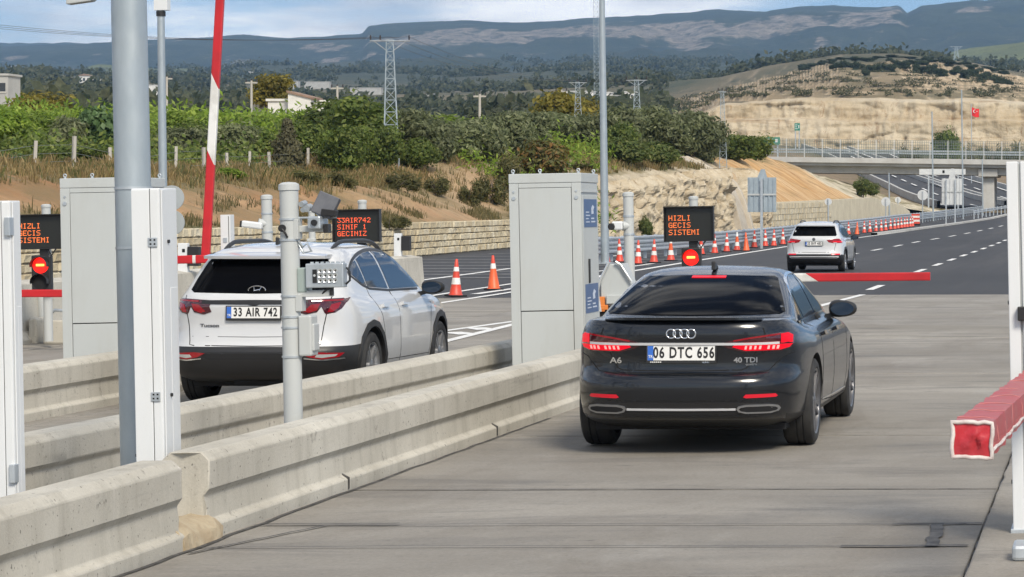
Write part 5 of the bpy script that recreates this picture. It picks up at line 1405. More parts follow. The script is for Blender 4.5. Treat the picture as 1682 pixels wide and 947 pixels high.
# ---- poles and lamps
def pole(label, x, d, r0, r1, h, z=None, name='light_pole', extra=None, mat='galv_pole'):
    X = px(x, d); z = (grade(d) if X > cutx(d) else hill(X, d)) if z is None else z
    t = thing(name, label, 'light pole' if name == 'light_pole' else 'pole', (X, d, z - .05), (0, -.012, 0))
    m = MB(); m.cyl((0,0,0), (0,0,h), r0, r1, 18); m.build('shaft', MAT[mat], t, smooth=40)
    m = MB(); m.bx(-r0*1.8, r0*1.8, -r0*1.8, r0*1.8, 0, .06); m.build('base_plate', MAT['galv'], t)
    if extra: extra(t, h)
    return t
def lamp_head(t, h, dx=-1.2):
    m = MB(); m.tube([(0,0,h - .05), (dx*.3, 0, h + .25), (dx, 0, h + .35)], .045, 8); m.build('arm', MAT['galv'], t, smooth=50)
    m = MB(); m.prism([(dx - .75, h + .30), (dx - .70, h + .42), (dx + .05, h + .44), (dx + .05, h + .28)], -.16, .16, 'y'); m.build('lamp_head', MAT['galv'], t, bevel=.03)
pole('tall galvanised light pole right of the labelled cabinet', 994, 95, .155, .075, 14.5, extra=lamp_head)
pole('slim galvanised light pole just right of the thick steel pole', 270, 58, .098, .078, 6.5, 0.0 - .12, extra=lambda t, h: (MB().lathe([(.082, h-.13), (.10, h-.13), (.10, h - .02), (.082, h - .02)], 18, closed=True).build('collar', MAT['black'], t), MB().bx(-.12, .18, -.1, .1, h, h + .35).build('fitting', MAT['white'], t)))
# street lamp whose head hangs into the top left corner
t = thing('street_lamp', 'street lamp head hanging into the top left corner', 'street lamp', (px(-90, 55), 55, -.15))
zl = pz(2, 55) + .15
m = MB(); m.cyl((0,0,0), (0,0,zl + .5), .09, .06, 14); m.build('shaft', MAT['galv_pole'], t, smooth=40)
m = MB(); m.tube([(0,0,zl + .4), (1.0,0,zl + .55), (px(112,55)-px(-90,55), 0, zl + .12)], .04, 8); m.build('arm', MAT['galv'], t, smooth=50)
x0 = px(112,55)-px(-90,55)
m = MB(); m.prism([(x0, zl - .07), (x0 + .16, zl - .05), (x0 + .52, zl + .0), (x0 + .60, zl + .09), (x0 + .3, zl + .14), (x0, zl + .13)], -.13, .13, 'y'); m.build('lamp_head', MAT['postgrey'], t, bevel=.02)
m = MB(); m.bx(x0 + .22, x0 + .34, -.06, .06, zl + .0, zl + .16); m.bx(x0 + .40, x0 + .44, -.06, .06, zl + .03, zl + .17); m.build('lamp_gear', MAT['black'], t)
for x, d, h, lab in ((1533, 250, 10.5, 'thin light pole in front of the bridge, left of the striped white sign back'), (1582, 262, 13, 'thin light pole carrying nothing, right of the striped white sign back'), (1614.5, 285, 6.2, 'thin pole standing close to the bridge pier'), (1461, 236, 4.6, 'short thin pole at the right end of the pale block wall'), (1432, 200, .1, None)):
    if lab: pole(lab, x, d, .085, .06, h)
# ---- backs of traffic signs
def sign_back(label, x, d, w, ztop, zbot, peak, mat, ribs, posts, name='road_sign'):
    X = px(x, d); g0 = grade(d) if X > cutx(d) else hill(X, d)
    t = thing(name, label, 'road sign', (X, d, g0))
    z1, z0 = ztop - g0, zbot - g0
    poly = [(-w/2, z0), (w/2, z0), (w/2, z1)] + ([(w*.18, z1), (w*.10, z1 + peak), (-w*.04, z1 + peak*1.0), (-w*.16, z1)] if peak else []) + [(-w/2, z1)]
    m = MB(); m.prism(poly, 0, .03, 'y'); m.build('panel', mat, t)
    for i in range(ribs):
        x_ = -w/2 + w * (i + .5) / ribs
        m = MB(); m.bx(x_ - .03, x_ + .03, -.05, -.001, z0 + .02, z1 - .02); m.build('rib', mat, t)
    m = MB(); m.bx(-w/2, w/2, -.07, -.051, lerp(z0, z1, .48), lerp(z0, z1, .53)); m.build('crossbar', MAT['postgrey'], t)
    for x_ in posts:
        m = MB(); m.bx(x_ - .06, x_ + .06, -.16, -.072, -.1, z1 - .1); m.build('post', MAT['galv'], t)
    return t
MAT['signback2'] = simple('pale_sign_back', (0.58, 0.60, 0.60), .5, col2=(0.50, 0.52, 0.53), scale=2)
d_ = 128
sign_back('silver back of a big road sign with a pointed top, left of the ochre embankment', 1251.5, d_, px(1275, d_) - px(1228, d_), pz(291, d_), pz(348, d_), .40, MAT['signback'], 6, (0.0,))
d_ = 232
sign_back('striped white back of a road sign under the bridge', 1563.5, d_, px(1580, d_) - px(1547, d_), pz(293, d_), pz(336, d_), .9, MAT['signback2'], 6, (-.5, .3))
t = thing('road_sign', 'long white sign back hanging below the bridge deck', 'road sign', (px(1548, 298), 298, grade(298)))
w_ = px(1586, 298) - px(1510, 298); zz = pz(282, 298) - grade(298)
m = MB(); m.bx(-w_/2, w_/2, 0, .1, zz - .32, zz + .34); m.build('panel', MAT['signback2'], t)
m = MB(); m.bx(.0, .25, -.03, -.001, zz - .12, zz + .18); m.build('dark_hatch', MAT['seam'], t)
for x_ in (-w_*.3, w_*.34): m = MB(); m.bx(x_ - .08, x_ + .08, .101, .2, -.2, zz + .2); m.build('post', MAT['galv'], t)
def round_sign(label, x, y, d, rr, side=0):
    X = px(x, d); g0 = grade(d) if X > cutx(d) else hill(X, d)
    t = thing('round_sign', label, 'road sign', (X, d, g0)); z = pz(y, d) - g0
    m = MB(); m.cyl((0, -.0, z), (0, .03, z), rr, n=28); m.build('disc', MAT['signback2'], t, smooth=30)
    m = MB(); m.cyl((0, -.05, -.1), (0, -.05, z + rr*.7), .05, n=10); m.build('post', MAT['galv'], t, smooth=40)
round_sign('round sign back on a thin post beside the far road, left of the striped sign', 1515.5, 320, 240, .48)
round_sign('round grey sign back standing above the pale block wall, behind the distant white car', 1360.5, 331, 178, .24)
round_sign('round grey sign back at the right end of the pale block wall', 1455, 331, 228, .40)
round_sign('small pale round sign back by the far road kerb, right of the pale wall', 1475, 328, 262, .30)
def green_sign(label, x0, x1, y0, y1, d, g0=None):
    X = px((x0+x1)/2, d); g0 = valley_h(X, d) if g0 is None else g0; w = px(x1, d) - px(x0, d)
    t = thing('green_sign', label, 'road sign', (X, d, g0)); a, b_ = pz(y1, d) - g0, pz(y0, d) - g0
    m = MB(); m.bx(-w/2, w/2, 0, .12, a, b_); m.build('panel', MAT['signgreen'], t)
    m = MB()
    for i in range(3): m.bx(-w*.40, -w*.40 + w*(.5, .36, .44)[i], -.02, -.001, lerp(a, b_, .2 + .26*i), lerp(a, b_, .28 + .26*i))
    m.bx(w*.22, w*.36, -.02, -.001, lerp(a, b_, .3), lerp(a, b_, .75)); m.build('sign_print', MAT['plate'], t)
    for x_ in (-w*.35, w*.35): m = MB(); m.bx(x_ - .1, x_ + .1, .121, .3, -.5, b_); m.build('post', MAT['galv'], t)
green_sign('wide green road sign left of the bridge railing', 1255, 1281, 225, 237, 330, hill(px(1268, 310), 310))
green_sign('small green road sign in front of the quarry face', 1305, 1314, 202, 214, 520)
# flag
d_ = 420
t = thing('flag', 'red flag with a white emblem on a pole before the quarry', 'flag', (px(1583, d_), d_, valley_h(px(1583, d_), d_)))
g0 = t.location.z; zf = pz(183, d_) - g0
m = MB(); m.cyl((1.25, 0, -.5), (1.25, 0, zf + 1.2), .08, .05, n=10); m.build('flagpole', MAT['galv'], t)
m = MB(); vs = []
for j in range(8):
    for i in range(12):
        u = i/11; w = j/7; vs.append((1.25 + .05 + u*1.15, .12*math.sin(u*7 + w*2), zf + .75 - w*1.35 - u*.25 - .15*math.sin(u*3)))
m.add(vs, [(j*12+i, j*12+i+1, (j+1)*12+i+1, (j+1)*12+i) for j in range(7) for i in range(11)]); fo = m.build('cloth', MAT['flagred'], t, smooth=80)
m = MB(); n = 20; a = []
for i in range(n + 1): th = R(50) + R(260)*i/n; a.append((1.78 + .26*math.cos(th), zf + .05 + .26*math.sin(th)))
for i in range(n + 1): th = R(310) - R(260)*i/n; a.append((1.84 + .20*math.cos(th), zf + .05 + .20*math.sin(th)))
m.prism(a, -.17, -.16, 'y')
st = [(2.12 + (.12 if i % 2 == 0 else .05)*math.cos(i*PI/5 + PI), zf + .03 + (.12 if i % 2 == 0 else .05)*math.sin(i*PI/5 + PI)) for i in range(10)]
m.prism(st, -.17, -.16, 'y'); m.build('crescent_and_star', MAT['plate'], fo)

# ---- pylons
def lattice(label, x, d, ytop, ybase, w0, w1, armw, z=None, arms=2, name='pylon', wire_y=None):
    X = px(x, d); z = hill(X, d) if z is None else z
    ztop = pz(ytop, d); h = ztop - z
    t = thing(name, label, 'pylon', (X, d, z - .1), (0, -.012, R(12)))
    wid = lambda s: lerp(w0, w1, s) / 2
    th = max(.018, w0 * .036)
    for sx in (-1, 1):
        for sy in (-1, 1):
            m = MB(); m.cyl((sx*wid(0), sy*wid(0), 0), (sx*wid(1), sy*wid(1), h), th, th*.8, 4); m.build('leg', MAT['signback'], t)
    n = int(h / (w0*1.05)); faces_ = [((-1,-1),(1,-1)), ((1,-1),(1,1)), ((1,1),(-1,1)), ((-1,1),(-1,-1))]
    for (p, q) in faces_:
        m = MB(); s = 0.0; k_ = 0
        while s < .98:
            s2 = min(1, s + lerp(w0, w1, s)*1.05/h)
            a, b_ = (p, q) if k_ % 2 == 0 else (q, p)
            m.cyl((a[0]*wid(s), a[1]*wid(s), h*s), (b_[0]*wid(s2), b_[1]*wid(s2), h*s2), th*.62, n=4)
            m.cyl((p[0]*wid(s2), p[1]*wid(s2), h*s2), (q[0]*wid(s2), q[1]*wid(s2), h*s2), th*.5, n=4)
            s = s2; k_ += 1
        m.build('bracing', MAT['signback'], t)
    m = MB()
    m.cyl((-armw, 0, h - .05), (armw, 0, h - .05), th*1.1, n=6)
    for sx in (-1, 1): m.cyl((sx*wid(1), 0, h - armw*.55), (sx*armw*.8, 0, h - .06), th*.8, n=5)
    m.build('crossarm', MAT['galv'], t)
    for a in ((-1, -.5, 1) if arms == 3 else (-1, 0, 1)):
        m = MB(); m.lathe([(.001, 0), (.05, .02), (.03, .08), (.055, .11), (.03, .17), (.05, .2), (.001, .26)], 8, Matrix.Translation((a*armw*.96, 0, h))); m.build('insulator', MAT['insul'], t)
    return t
lattice('tall lattice power pylon standing before the dark green broad trees', 643, 135, 62, 278, .78, .34, 1.0, arms=3)
lattice('lattice pylon with a flat crossarm left of the tall light pole', 950, 186, 132, 246, .62, .26, .62)
lattice('lattice pylon with raised crossarm ends right of the tall light pole', 1047, 182, 128, 236, .68, .26, .72)
lattice('slim lattice pylon before the quarry, above the drainage chute', 1188, 190, 147, 252, .56, .2, .3)
lattice('tall lattice mast rising behind the tall light pole', 981, 700, -40, 165, 1.5, 1.1, .5, valley_h(px(981, 700), 700), name='radio_mast')
lattice('distant power pylon on the light green hill at right', 1571, 2450, 76, 112, 6, 2, 6, pz(113, 2450))
def wood_pole(label, x, d, ytop, z=None):
    X = px(x, d); z = (hill(X, d) if z is None else z); h = pz(ytop, d) - z
    t = thing('utility_pole', label, 'utility pole', (X, d, z - .2))
    m = MB(); m.cyl((0,0,0), (0,0,h), .13, .09, 10); m.build('shaft', MAT['fencepost'], t, smooth=40)
    m = MB(); m.bx(-.5, .5, -.05, .05, h - .25, h - .12); m.build('crossarm', MAT['fencepost'], t)
    for a in (-.45, 0, .45): m = MB(); m.cyl((a, 0, h - .12), (a, 0, h + .14), .07, .05, 8); m.build('insulator', MAT['insul'], t)
wood_pole('pale utility pole right of the white house, behind the dark trees', 554, 215, 137)
wood_pole('utility pole standing left of the white house', 413, 220, 128)
wood_pole('thin utility pole among the olive trees right of the tall pylon', 788, 210, 150)
wood_pole('distant utility pole between slim light pole and raised arm', 274, 240, 122)
wood_pole('utility pole left of the flat armed pylon', 922, 230, 143)
# ---- overhead wires
def wires(label, a, b_, sag):
    m = MB()
    for off in (-.9, 0, .9):
        m.tube([(lerp(a[0], b_[0], u) + off, lerp(a[1], b_[1], u), lerp(a[2], b_[2], u) - sag*4*u*(1-u)) for u in frange(0, 1, 24)], .010, 4)
    tag(m.build('power_lines', MAT['insul']), label, 'power lines')
wires('thin power lines from the tall pylon to the flat armed pylon', (px(643,135),135,pz(60,135)), (px(950,186),186,pz(131,186)), .7)
wires('thin power lines between the two pylons beside the tall light pole', (px(950,186),186,pz(131,186)), (px(1047,182),182,pz(127,182)), .2)
wires('thin power lines running off the photo to the left from the tall pylon', (px(643,135),135,pz(60,135)), (px(-200,120),120,pz(20,120)), .6)

# ---- wire fence along the top of the bank
fe = thing('wire_fence', 'wire fence on concrete posts along the top of the bank', 'fence', (0, 0, 0))
pm = MB(); pm.bx(-.055, .055, -.055, .055, -.3, 1.05); pme = pm.mesh('fence_post', MAT['fencepost'])
fy = [66 + 3.4 * i for i in range(48)]; fp = []
r = random.Random(4)
for y in fy:
    t_ = 9.4; X = cutx(y) - t_; z = hill(X, y); fp.append((X, y, z)); o = place('fence_post', pme, fe, (X, y, z), (r.uniform(-.05,.05), r.uniform(-.05,.05), r.uniform(0,1)), (1, 1, r.uniform(.9, 1.15)))
for hh in (.25, .55, .85):
    m = MB(); m.tube([(a, b_, c_ + hh) for a, b_, c_ in fp], .010, 4); m.build('fence_wire', MAT['wire'], fe)
fe2 = thing('wire_fence', 'tall close posted fence above the ochre embankment, running to the bridge', 'fence', (0, 0, 0))
pm = MB(); pm.bx(-.045, .045, -.045, .045, -.3, 1.7); pme = pm.mesh('fence_post', MAT['fencepost']); fp = []
for i in range(24):
    y = 186 + i * 2.6; X = cutx(y) - 10.5; z = hill(X, y); fp.append((X, y, z)); place('fence_post', pme, fe2, (X, y, z))
for hh in (.3, .65, 1.0, 1.35, 1.65):
    m = MB(); m.tube([(a, b_, c_ + hh) for a, b_, c_ in fp], .013, 4); m.build('fence_wire', MAT['wire'], fe2)

# ================================================================== CARS
_txt = {}
def text_mesh(s, size, ext, mat, sx=1.0, bold=0.0, space=1.0):
    """flat lettering facing -Y, centred"""
    cu = bpy.data.curves.new('lettering', 'FONT'); cu.body = s; cu.size = size; cu.extrude = ext; cu.offset = bold; cu.align_x = 'CENTER'; cu.align_y = 'CENTER'; cu.space_character = space; cu.resolution_u = 3
    ob = bpy.data.objects.new('lettering', cu); COL.objects.link(ob)
    bpy.context.view_layer.update()
    me = bpy.data.meshes.new_from_object(ob.evaluated_get(bpy.context.evaluated_depsgraph_get()))
    bpy.data.objects.remove(ob); bpy.data.curves.remove(cu)
    M4 = Matrix.Rotation(PI/2, 4, 'X') @ Matrix.Diagonal((sx, 1, 1, 1)); me.transform(M4)
    me.materials.clear(); me.materials.append(mat); me.name = 'lettering'
    return me

NRQ, NSD, NFQ = 14, 26, 10
def car_loop(l, S):
    zr, zs, zf, y0, y1, W, nr, Lr, nf, Lf = l
    pts = []
    def shape(th, n): return max(0, math.cos(th)) ** (2/n), max(0, math.sin(th)) ** (2/n)
    for i in range(NRQ):
        th = PI/2 * (1 - (i / NRQ) ** 0.9)
        c_, s_ = shape(th, nr); pts.append((W*c_, y0 + Lr*(1 - s_)))
    for i in range(NSD): pts.append((W, lerp(y0 + Lr, y1 - Lf, i/NSD)))
    for i in range(NFQ + 1):
        th = PI/2 * (i / NFQ); c_, s_ = shape(th, nf); pts.append((W*c_, y1 - Lf*(1 - s_)))
    out_ = []
    span = y1 - y0
    for x, y in pts:
        a = sstep(y0 + S['ra']*span, y0 + S['rb']*span, y); b_ = sstep(y1 - S['fb']*span, y1 - S['fa']*span, y)
        z = lerp(lerp(zr, zs, a), zf, b_)
        wf = interp(S['wf'], y)
        out_.append((x * wf, y, z))
    return out_
class Body:
    def __init__(s, loops, S, mats, facemat):
        P = [car_loop(l, S) for l in loops]; n = len(P[0]); vs = []; N = 2*n - 2
        for p in P: vs += p + [(-x, y, z) for x, y, z in p[-2:0:-1]]
        fs = [(k_*N+i, k_*N+(i+1) % N, (k_+1)*N+(i+1) % N, (k_+1)*N+i) for k_ in range(len(P)-1) for i in range(N)]
        for k_, flip in ((0, True), (len(P)-1, False)):
            for i in range(n - 1):
                a, b_ = k_*N + i, k_*N + i + 1
                c_, d_ = k_*N + (N - i - 1 + 0) % N + (0 if i else 0), 0
                ra = k_*N + ((N - i) % N); rb = k_*N + (N - i - 1)
                f = [a, b_, rb, ra]
                f = list(dict.fromkeys(f))
                if len(f) > 2: fs.append(tuple(f if not flip else f[::-1]))
        m = MB(); m.v = vs; m.f = fs
        vv = [Vector(v) for v in vs]
        m.m = [facemat(sum((vv[i] for i in f), Vector()) / len(f)) for f in fs]
        s.mb = m; s.mats = mats; s.bvh = BVHTree.FromPolygons(vv, fs)
    def object(s, wheels, rad, parent, xin=.60, xo=1.2):
        me = s.mb.mesh('body', s.mats, 32)
        o = bpy.data.objects.new('body', me); COL.objects.link(o)
        cuts = []
        for (y, z) in wheels:
            for sd in (-1, 1):
                c_ = MB(); c_.mat(2); c_.cyl((sd*xin, y, z), (sd*xo, y, z), rad, n=40)
                co = bpy.data.objects.new('cut', c_.mesh('cut', s.mats)); COL.objects.link(co); cuts.append(co)
                b_ = o.modifiers.new('b', 'BOOLEAN'); b_.object = co; b_.operation = 'DIFFERENCE'; b_.solver = 'EXACT'
        bpy.context.view_layer.update()
        nm = bpy.data.meshes.new_from_object(o.evaluated_get(bpy.context.evaluated_depsgraph_get()))
        o.modifiers.clear(); o.data = nm; nm.name = 'body'
        for c_ in cuts: bpy.data.objects.remove(c_)
        nm.shade_smooth(); nm.set_sharp_from_angle(angle=R(32))
        o.parent = parent
        return o
    def hit(s, view, u, w):
        o, d = {'rear': (Vector((u, -3, w)), Vector((0, 1, 0))), 'right': (Vector((3, u, w)), Vector((-1, 0, 0))), 'left': (Vector((-3, u, w)), Vector((1, 0, 0))), 'top': (Vector((u, w, 4)), Vector((0, 0, -1))), 'front': (Vector((u, 9, w)), Vector((0, -1, 0)))}[view]
        loc, nrm, i, dist = s.bvh.ray_cast(o, d)
        return (loc, nrm, d) if loc else None
    def patch(s, name, mat, parent, view, poly, off=.004, thick=.012, g=.05, smooth=60):
        """a thin shell cut to an outline and laid onto the body"""
        pts = []
        for a, b_ in zip(poly, poly[1:] + poly[:1]):
            n = max(1, int(math.hypot(b_[0]-a[0], b_[1]-a[1]) / g)); pts += [(lerp(a[0], b_[0], i/n), lerp(a[1], b_[1], i/n)) for i in range(n)]
        nb = len(pts)
        x0, x1 = min(p[0] for p in pts), max(p[0] for p in pts); y0, y1 = min(p[1] for p in pts), max(p[1] for p in pts)
        inner = []
        def inside(x, y):
            c_ = False; j = nb - 1
            for i in range(nb):
                (xi, yi), (xj, yj) = pts[i], pts[j]
                if (yi > y) != (yj > y) and x < (xj-xi)*(y-yi)/(yj-yi) + xi: c_ = not c_
                j = i
            return c_
        x = x0 + g*.5
        while x < x1:
            y = y0 + g*.5
            while y < y1:
                if inside(x, y) and min((x-p[0])**2 + (y-p[1])**2 for p in pts) > (g*.35)**2: inner.append((x, y))
                y += g
            x += g
        V, E, F, *_ = delaunay_2d_cdt([Vector(p) for p in pts + inner], [], [list(range(nb))], 1, 1e-6)
        cx = sum(p[0] for p in pts)/nb; cy = sum(p[1] for p in pts)/nb
        top = []; bot = []
        for v in V:
            u, w = v.x, v.y; h = None
            for t in range(14):
                h = s.hit(view, lerp(u, cx, t*.02), lerp(w, cy, t*.02))
                if h: break
            if not h: h = (Vector((0,0,0)), Vector((0,0,1)), Vector((0,0,-1)))
            loc, nrm, d = h
            if nrm.dot(d) > 0: nrm = -nrm
            top.append(loc + nrm*off); bot.append(loc - nrm*thick)
        ec = {}
        for f in F:
            for a, b_ in zip(f, f[1:] + f[:1]): ec[(a, b_)] = 1
        m = MB(); n = len(top)
        fs = [tuple(f) for f in F] + [(a, b_, b_+n, a+n) for (a, b_) in ec if (b_, a) not in ec]
        m.add(top + bot, fs)
        used_ = set(i for f in fs for i in f)
        return m.build(name, mat, parent, smooth=smooth)
    def ribbon(s, name, mat, parent, view, pts, w, off=.003, thick=.006, g=.05, closed=False):
        P = [Vector(p) for p in pts]; n = len(P); A_ = []; B_2 = []
        for i, p in enumerate(P):
            if closed: a, b_ = P[(i-1) % n], P[(i+1) % n]
            else: a, b_ = P[max(i-1,0)], P[min(i+1,n-1)]
            d = (b_-a).normalized(); q = Vector((-d.y, d.x)) * w/2; A_.append(tuple(p+q)); B_2.append(tuple(p-q))
        m = MB()
        if closed: A_.append(A_[0]); B_2.append(B_2[0])
        def dens(L_):
            o_ = []
            for a, b_ in zip(L_, L_[1:]): o_ += [tuple(Vector(a).lerp(Vector(b_), i/4)) for i in range(4)]
            return o_ + [L_[-1]]
        A_, B_2 = dens(A_), dens(B_2); vs = []
        last = None
        for a, b_ in zip(A_, B_2):
            for q in (a, b_):
                h = s.hit(view, *q) or last
                if h is None: h = (Vector((0,0,0)), Vector((0,0,1)), Vector((0,0,-1)))
                loc, nrm, d = h; last = h
                if nrm.dot(d) > 0: nrm = -nrm
                vs += [loc + nrm*off, loc - nrm*thick]
        k_ = len(A_)
        for i in range(k_-1):
            a = i*4; b_ = a+4
            m.add([], [])
        m.v = [tuple(v) for v in vs]
        for i in range(k_-1):
            a = i*4; b_ = a+4
            m.f += [(a, a+2, b_+2, b_), (a+1, a, b_, b_+1), (a+2, a+3, b_+3, b_+2)]
        m.m = [0]*len(m.f)
        return m.build(name, mat, parent, smooth=50)
def arc(cx, cy, r, a0, a1, n=16, ry=None):
    ry = ry or r; return [(cx + r*math.cos(R(lerp(a0, a1, i/n))), cy + ry*math.sin(R(lerp(a0, a1, i/n)))) for i in range(n+1)]
def smooth_poly(pts, it=2):
    for _ in range(it):
        o_ = []
        for a, b_ in zip(pts, pts[1:] + pts[:1]): o_ += [(a[0]*.75+b_[0]*.25, a[1]*.75+b_[1]*.25), (a[0]*.25+b_[0]*.75, a[1]*.25+b_[1]*.75)]
        pts = o_
    return pts
def soft_line(pts, it=2):
    for _ in range(it):
        o_ = [pts[0]]
        for a, b_ in zip(pts, pts[1:]): o_ += [(a[0]*.75+b_[0]*.25, a[1]*.75+b_[1]*.25), (a[0]*.25+b_[0]*.75, a[1]*.25+b_[1]*.75)]
        pts = o_ + [pts[-1]]
    return pts
def mirror(p): return [(-a, b_) for a, b_ in p][::-1]

def wheel(parent, x, y, r, w, rimr, side, rimmat, spokes):
    """side: +1 right; x = outer face"""
    root = bpy.data.objects.new('wheel', None); COL.objects.link(root); root.parent = parent; root.location = (x, y, r)
    M4 = Matrix.Rotation(PI/2, 4, 'Y') if side > 0 else Matrix.Rotation(-PI/2, 4, 'Y')
    m = MB()
    prof = [(rimr, -.02), (rimr + .012, -.004), (rimr + .03, -.001), (r - .035, -.003), (r - .012, -.018), (r, -.045), (r, -.075), (r - .009, -.078), (r - .009, -.086), (r, -.089), (r, -.125), (r - .009, -.128), (r - .009, -.136), (r, -.139), (r, -w + .045), (r - .012, -w + .018), (r - .04, -w), (rimr, -w)]
    m.lathe(prof, 48, M4); m.build('tyre', MAT['rubber'], root, smooth=30)
    m = MB()
    m.lathe([(rimr + .004, -.006), (rimr - .012, -.012), (rimr - .022, -.05), (rimr - .03, -w + .02)], 40, M4)
    def spoke(a, hw0, hw1):
        q = M4 @ Matrix.Rotation(a, 4, 'Z')
        vs = [(0.045, -hw0, -.022), (rimr - .008, -hw1, -.012), (rimr - .008, hw1, -.012), (.045, hw0, -.022), (0.045, -hw0*1.1, -.06), (rimr - .01, -hw1*1.1, -.05), (rimr - .01, hw1*1.1, -.05), (.045, hw0*1.1, -.06)]
        m.add([q @ Vector(v) for v in vs], [(0,1,2,3),(4,7,6,5),(0,4,5,1),(1,5,6,2),(2,6,7,3),(3,7,4,0)])
    for i in range(spokes):
        a = 2*PI*i/spokes
        for da in (-.16, .16): spoke(a + da, .014, .017)
    m.lathe([(.001, -.012), (.035, -.014), (.075, -.024), (.08, -.06)], 24, M4)
    m.build('rim', MAT[rimmat], root, smooth=35)
    m = MB(); m.lathe([(.001, -.085), (rimr*.72, -.085), (rimr*.72, -.10), (.001, -.10)], 32, M4); m.build('brake_disc', MAT['alloy'], root, smooth=30)
    m = MB(); m.lathe([(.001, -.14), (rimr - .01, -.14), (rimr - .01, -.15)], 24, M4); m.build('wheel_back', MAT['blackmat'], root)
    return root
def plate(parent, body, x, z, text, w=.52, h=.112, frame_text=None, tilt=0.0):
    loc, nrm, d = body.hit('rear', x, z)
    root = bpy.data.objects.new('license_plate', None); COL.objects.link(root); root.parent = parent
    root.location = (x, loc.y - .014, z); root.rotation_euler = (tilt, 0, 0)
    m = MB(); m.bx(-w/2 - .012, w/2 + .012, -.004, .016, -h/2 - .024, h/2 + .010); m.build('plate_frame', MAT['black'], root, bevel=.003)
    m = MB(); m.bx(-w/2, w/2, -.007, -.0045, -h/2, h/2); m.build('plate_face', MAT['plate'], root)
    m = MB(); m.bx(-w/2 + .001, -w/2 + .045, -.0085, -.0072, -h/2 + .001, h/2 - .001); m.build('blue_band', MAT['plate_blue'], root)
    place('plate_lettering', text_mesh(text, .116, .0005, MAT['ink'], .70, .0032, 1.16), root, (.020, -.0085, 0))
    place('plate_lettering', text_mesh('TR', .032, .0004, MAT['plate'], .9, .0004), root, (-w/2 + .023, -.0092, -.028))
    return root
def mirror_pod(parent, x, y, z, sd, mat):
    m = MB(); n = 18; prof = []
    rings = [(-.085, .50), (-.075, .80), (-.03, 1.0), (.02, .96), (.07, .72), (.10, .25)]
    vs = []
    for (dy, k_) in rings:
        for i in range(n):
            a = 2*PI*i/n; c_, s_ = math.cos(a), math.sin(a)
            ux = math.copysign(abs(c_) ** .75, c_); uz = math.copysign(abs(s_) ** .75, s_)
            vs.append((sd*(.125*ux*k_ + .125), dy, .075*uz*k_ * (1 - .18*ux) ))
    m.add(vs, [(i*n+j, i*n+(j+1) % n, (i+1)*n+(j+1) % n, (i+1)*n+j) for i in range(len(rings)-1) for j in range(n)] + [tuple(range(n-1,-1,-1)), tuple(range((len(rings)-1)*n, len(rings)*n))])
    root = m.build('wing_mirror', mat, parent, (x, y, z), 50)
    m = MB(); m.add([(sd*(.125*1.0*math.cos(2*PI*i/n)*.82 + .125), -.088, .072*math.sin(2*PI*i/n)*.82) for i in range(n)], [tuple(range(n))]); m.build('mirror_glass', MAT['chrome'] if False else MAT['sideglass'], root)
    m = MB(); m.prism([(sd*-.04, -.05), (sd*.08, -.03), (sd*.09, -.06), (sd*-.04, -.10)], -.03, .03, 'y'); m.build('stalk', MAT['black'], root)
    return root

def badge(t, b, s, size, mat, sx, bold, x, z):
    loc, nrm, d = b.hit('rear', x, z)
    if nrm.y > 0: nrm = -nrm
    loc = loc + nrm * .004
    place('model_badge', text_mesh(s, size, .003, mat, sx, bold), t, loc, (0, 0, math.atan2(nrm.x, -nrm.y)))
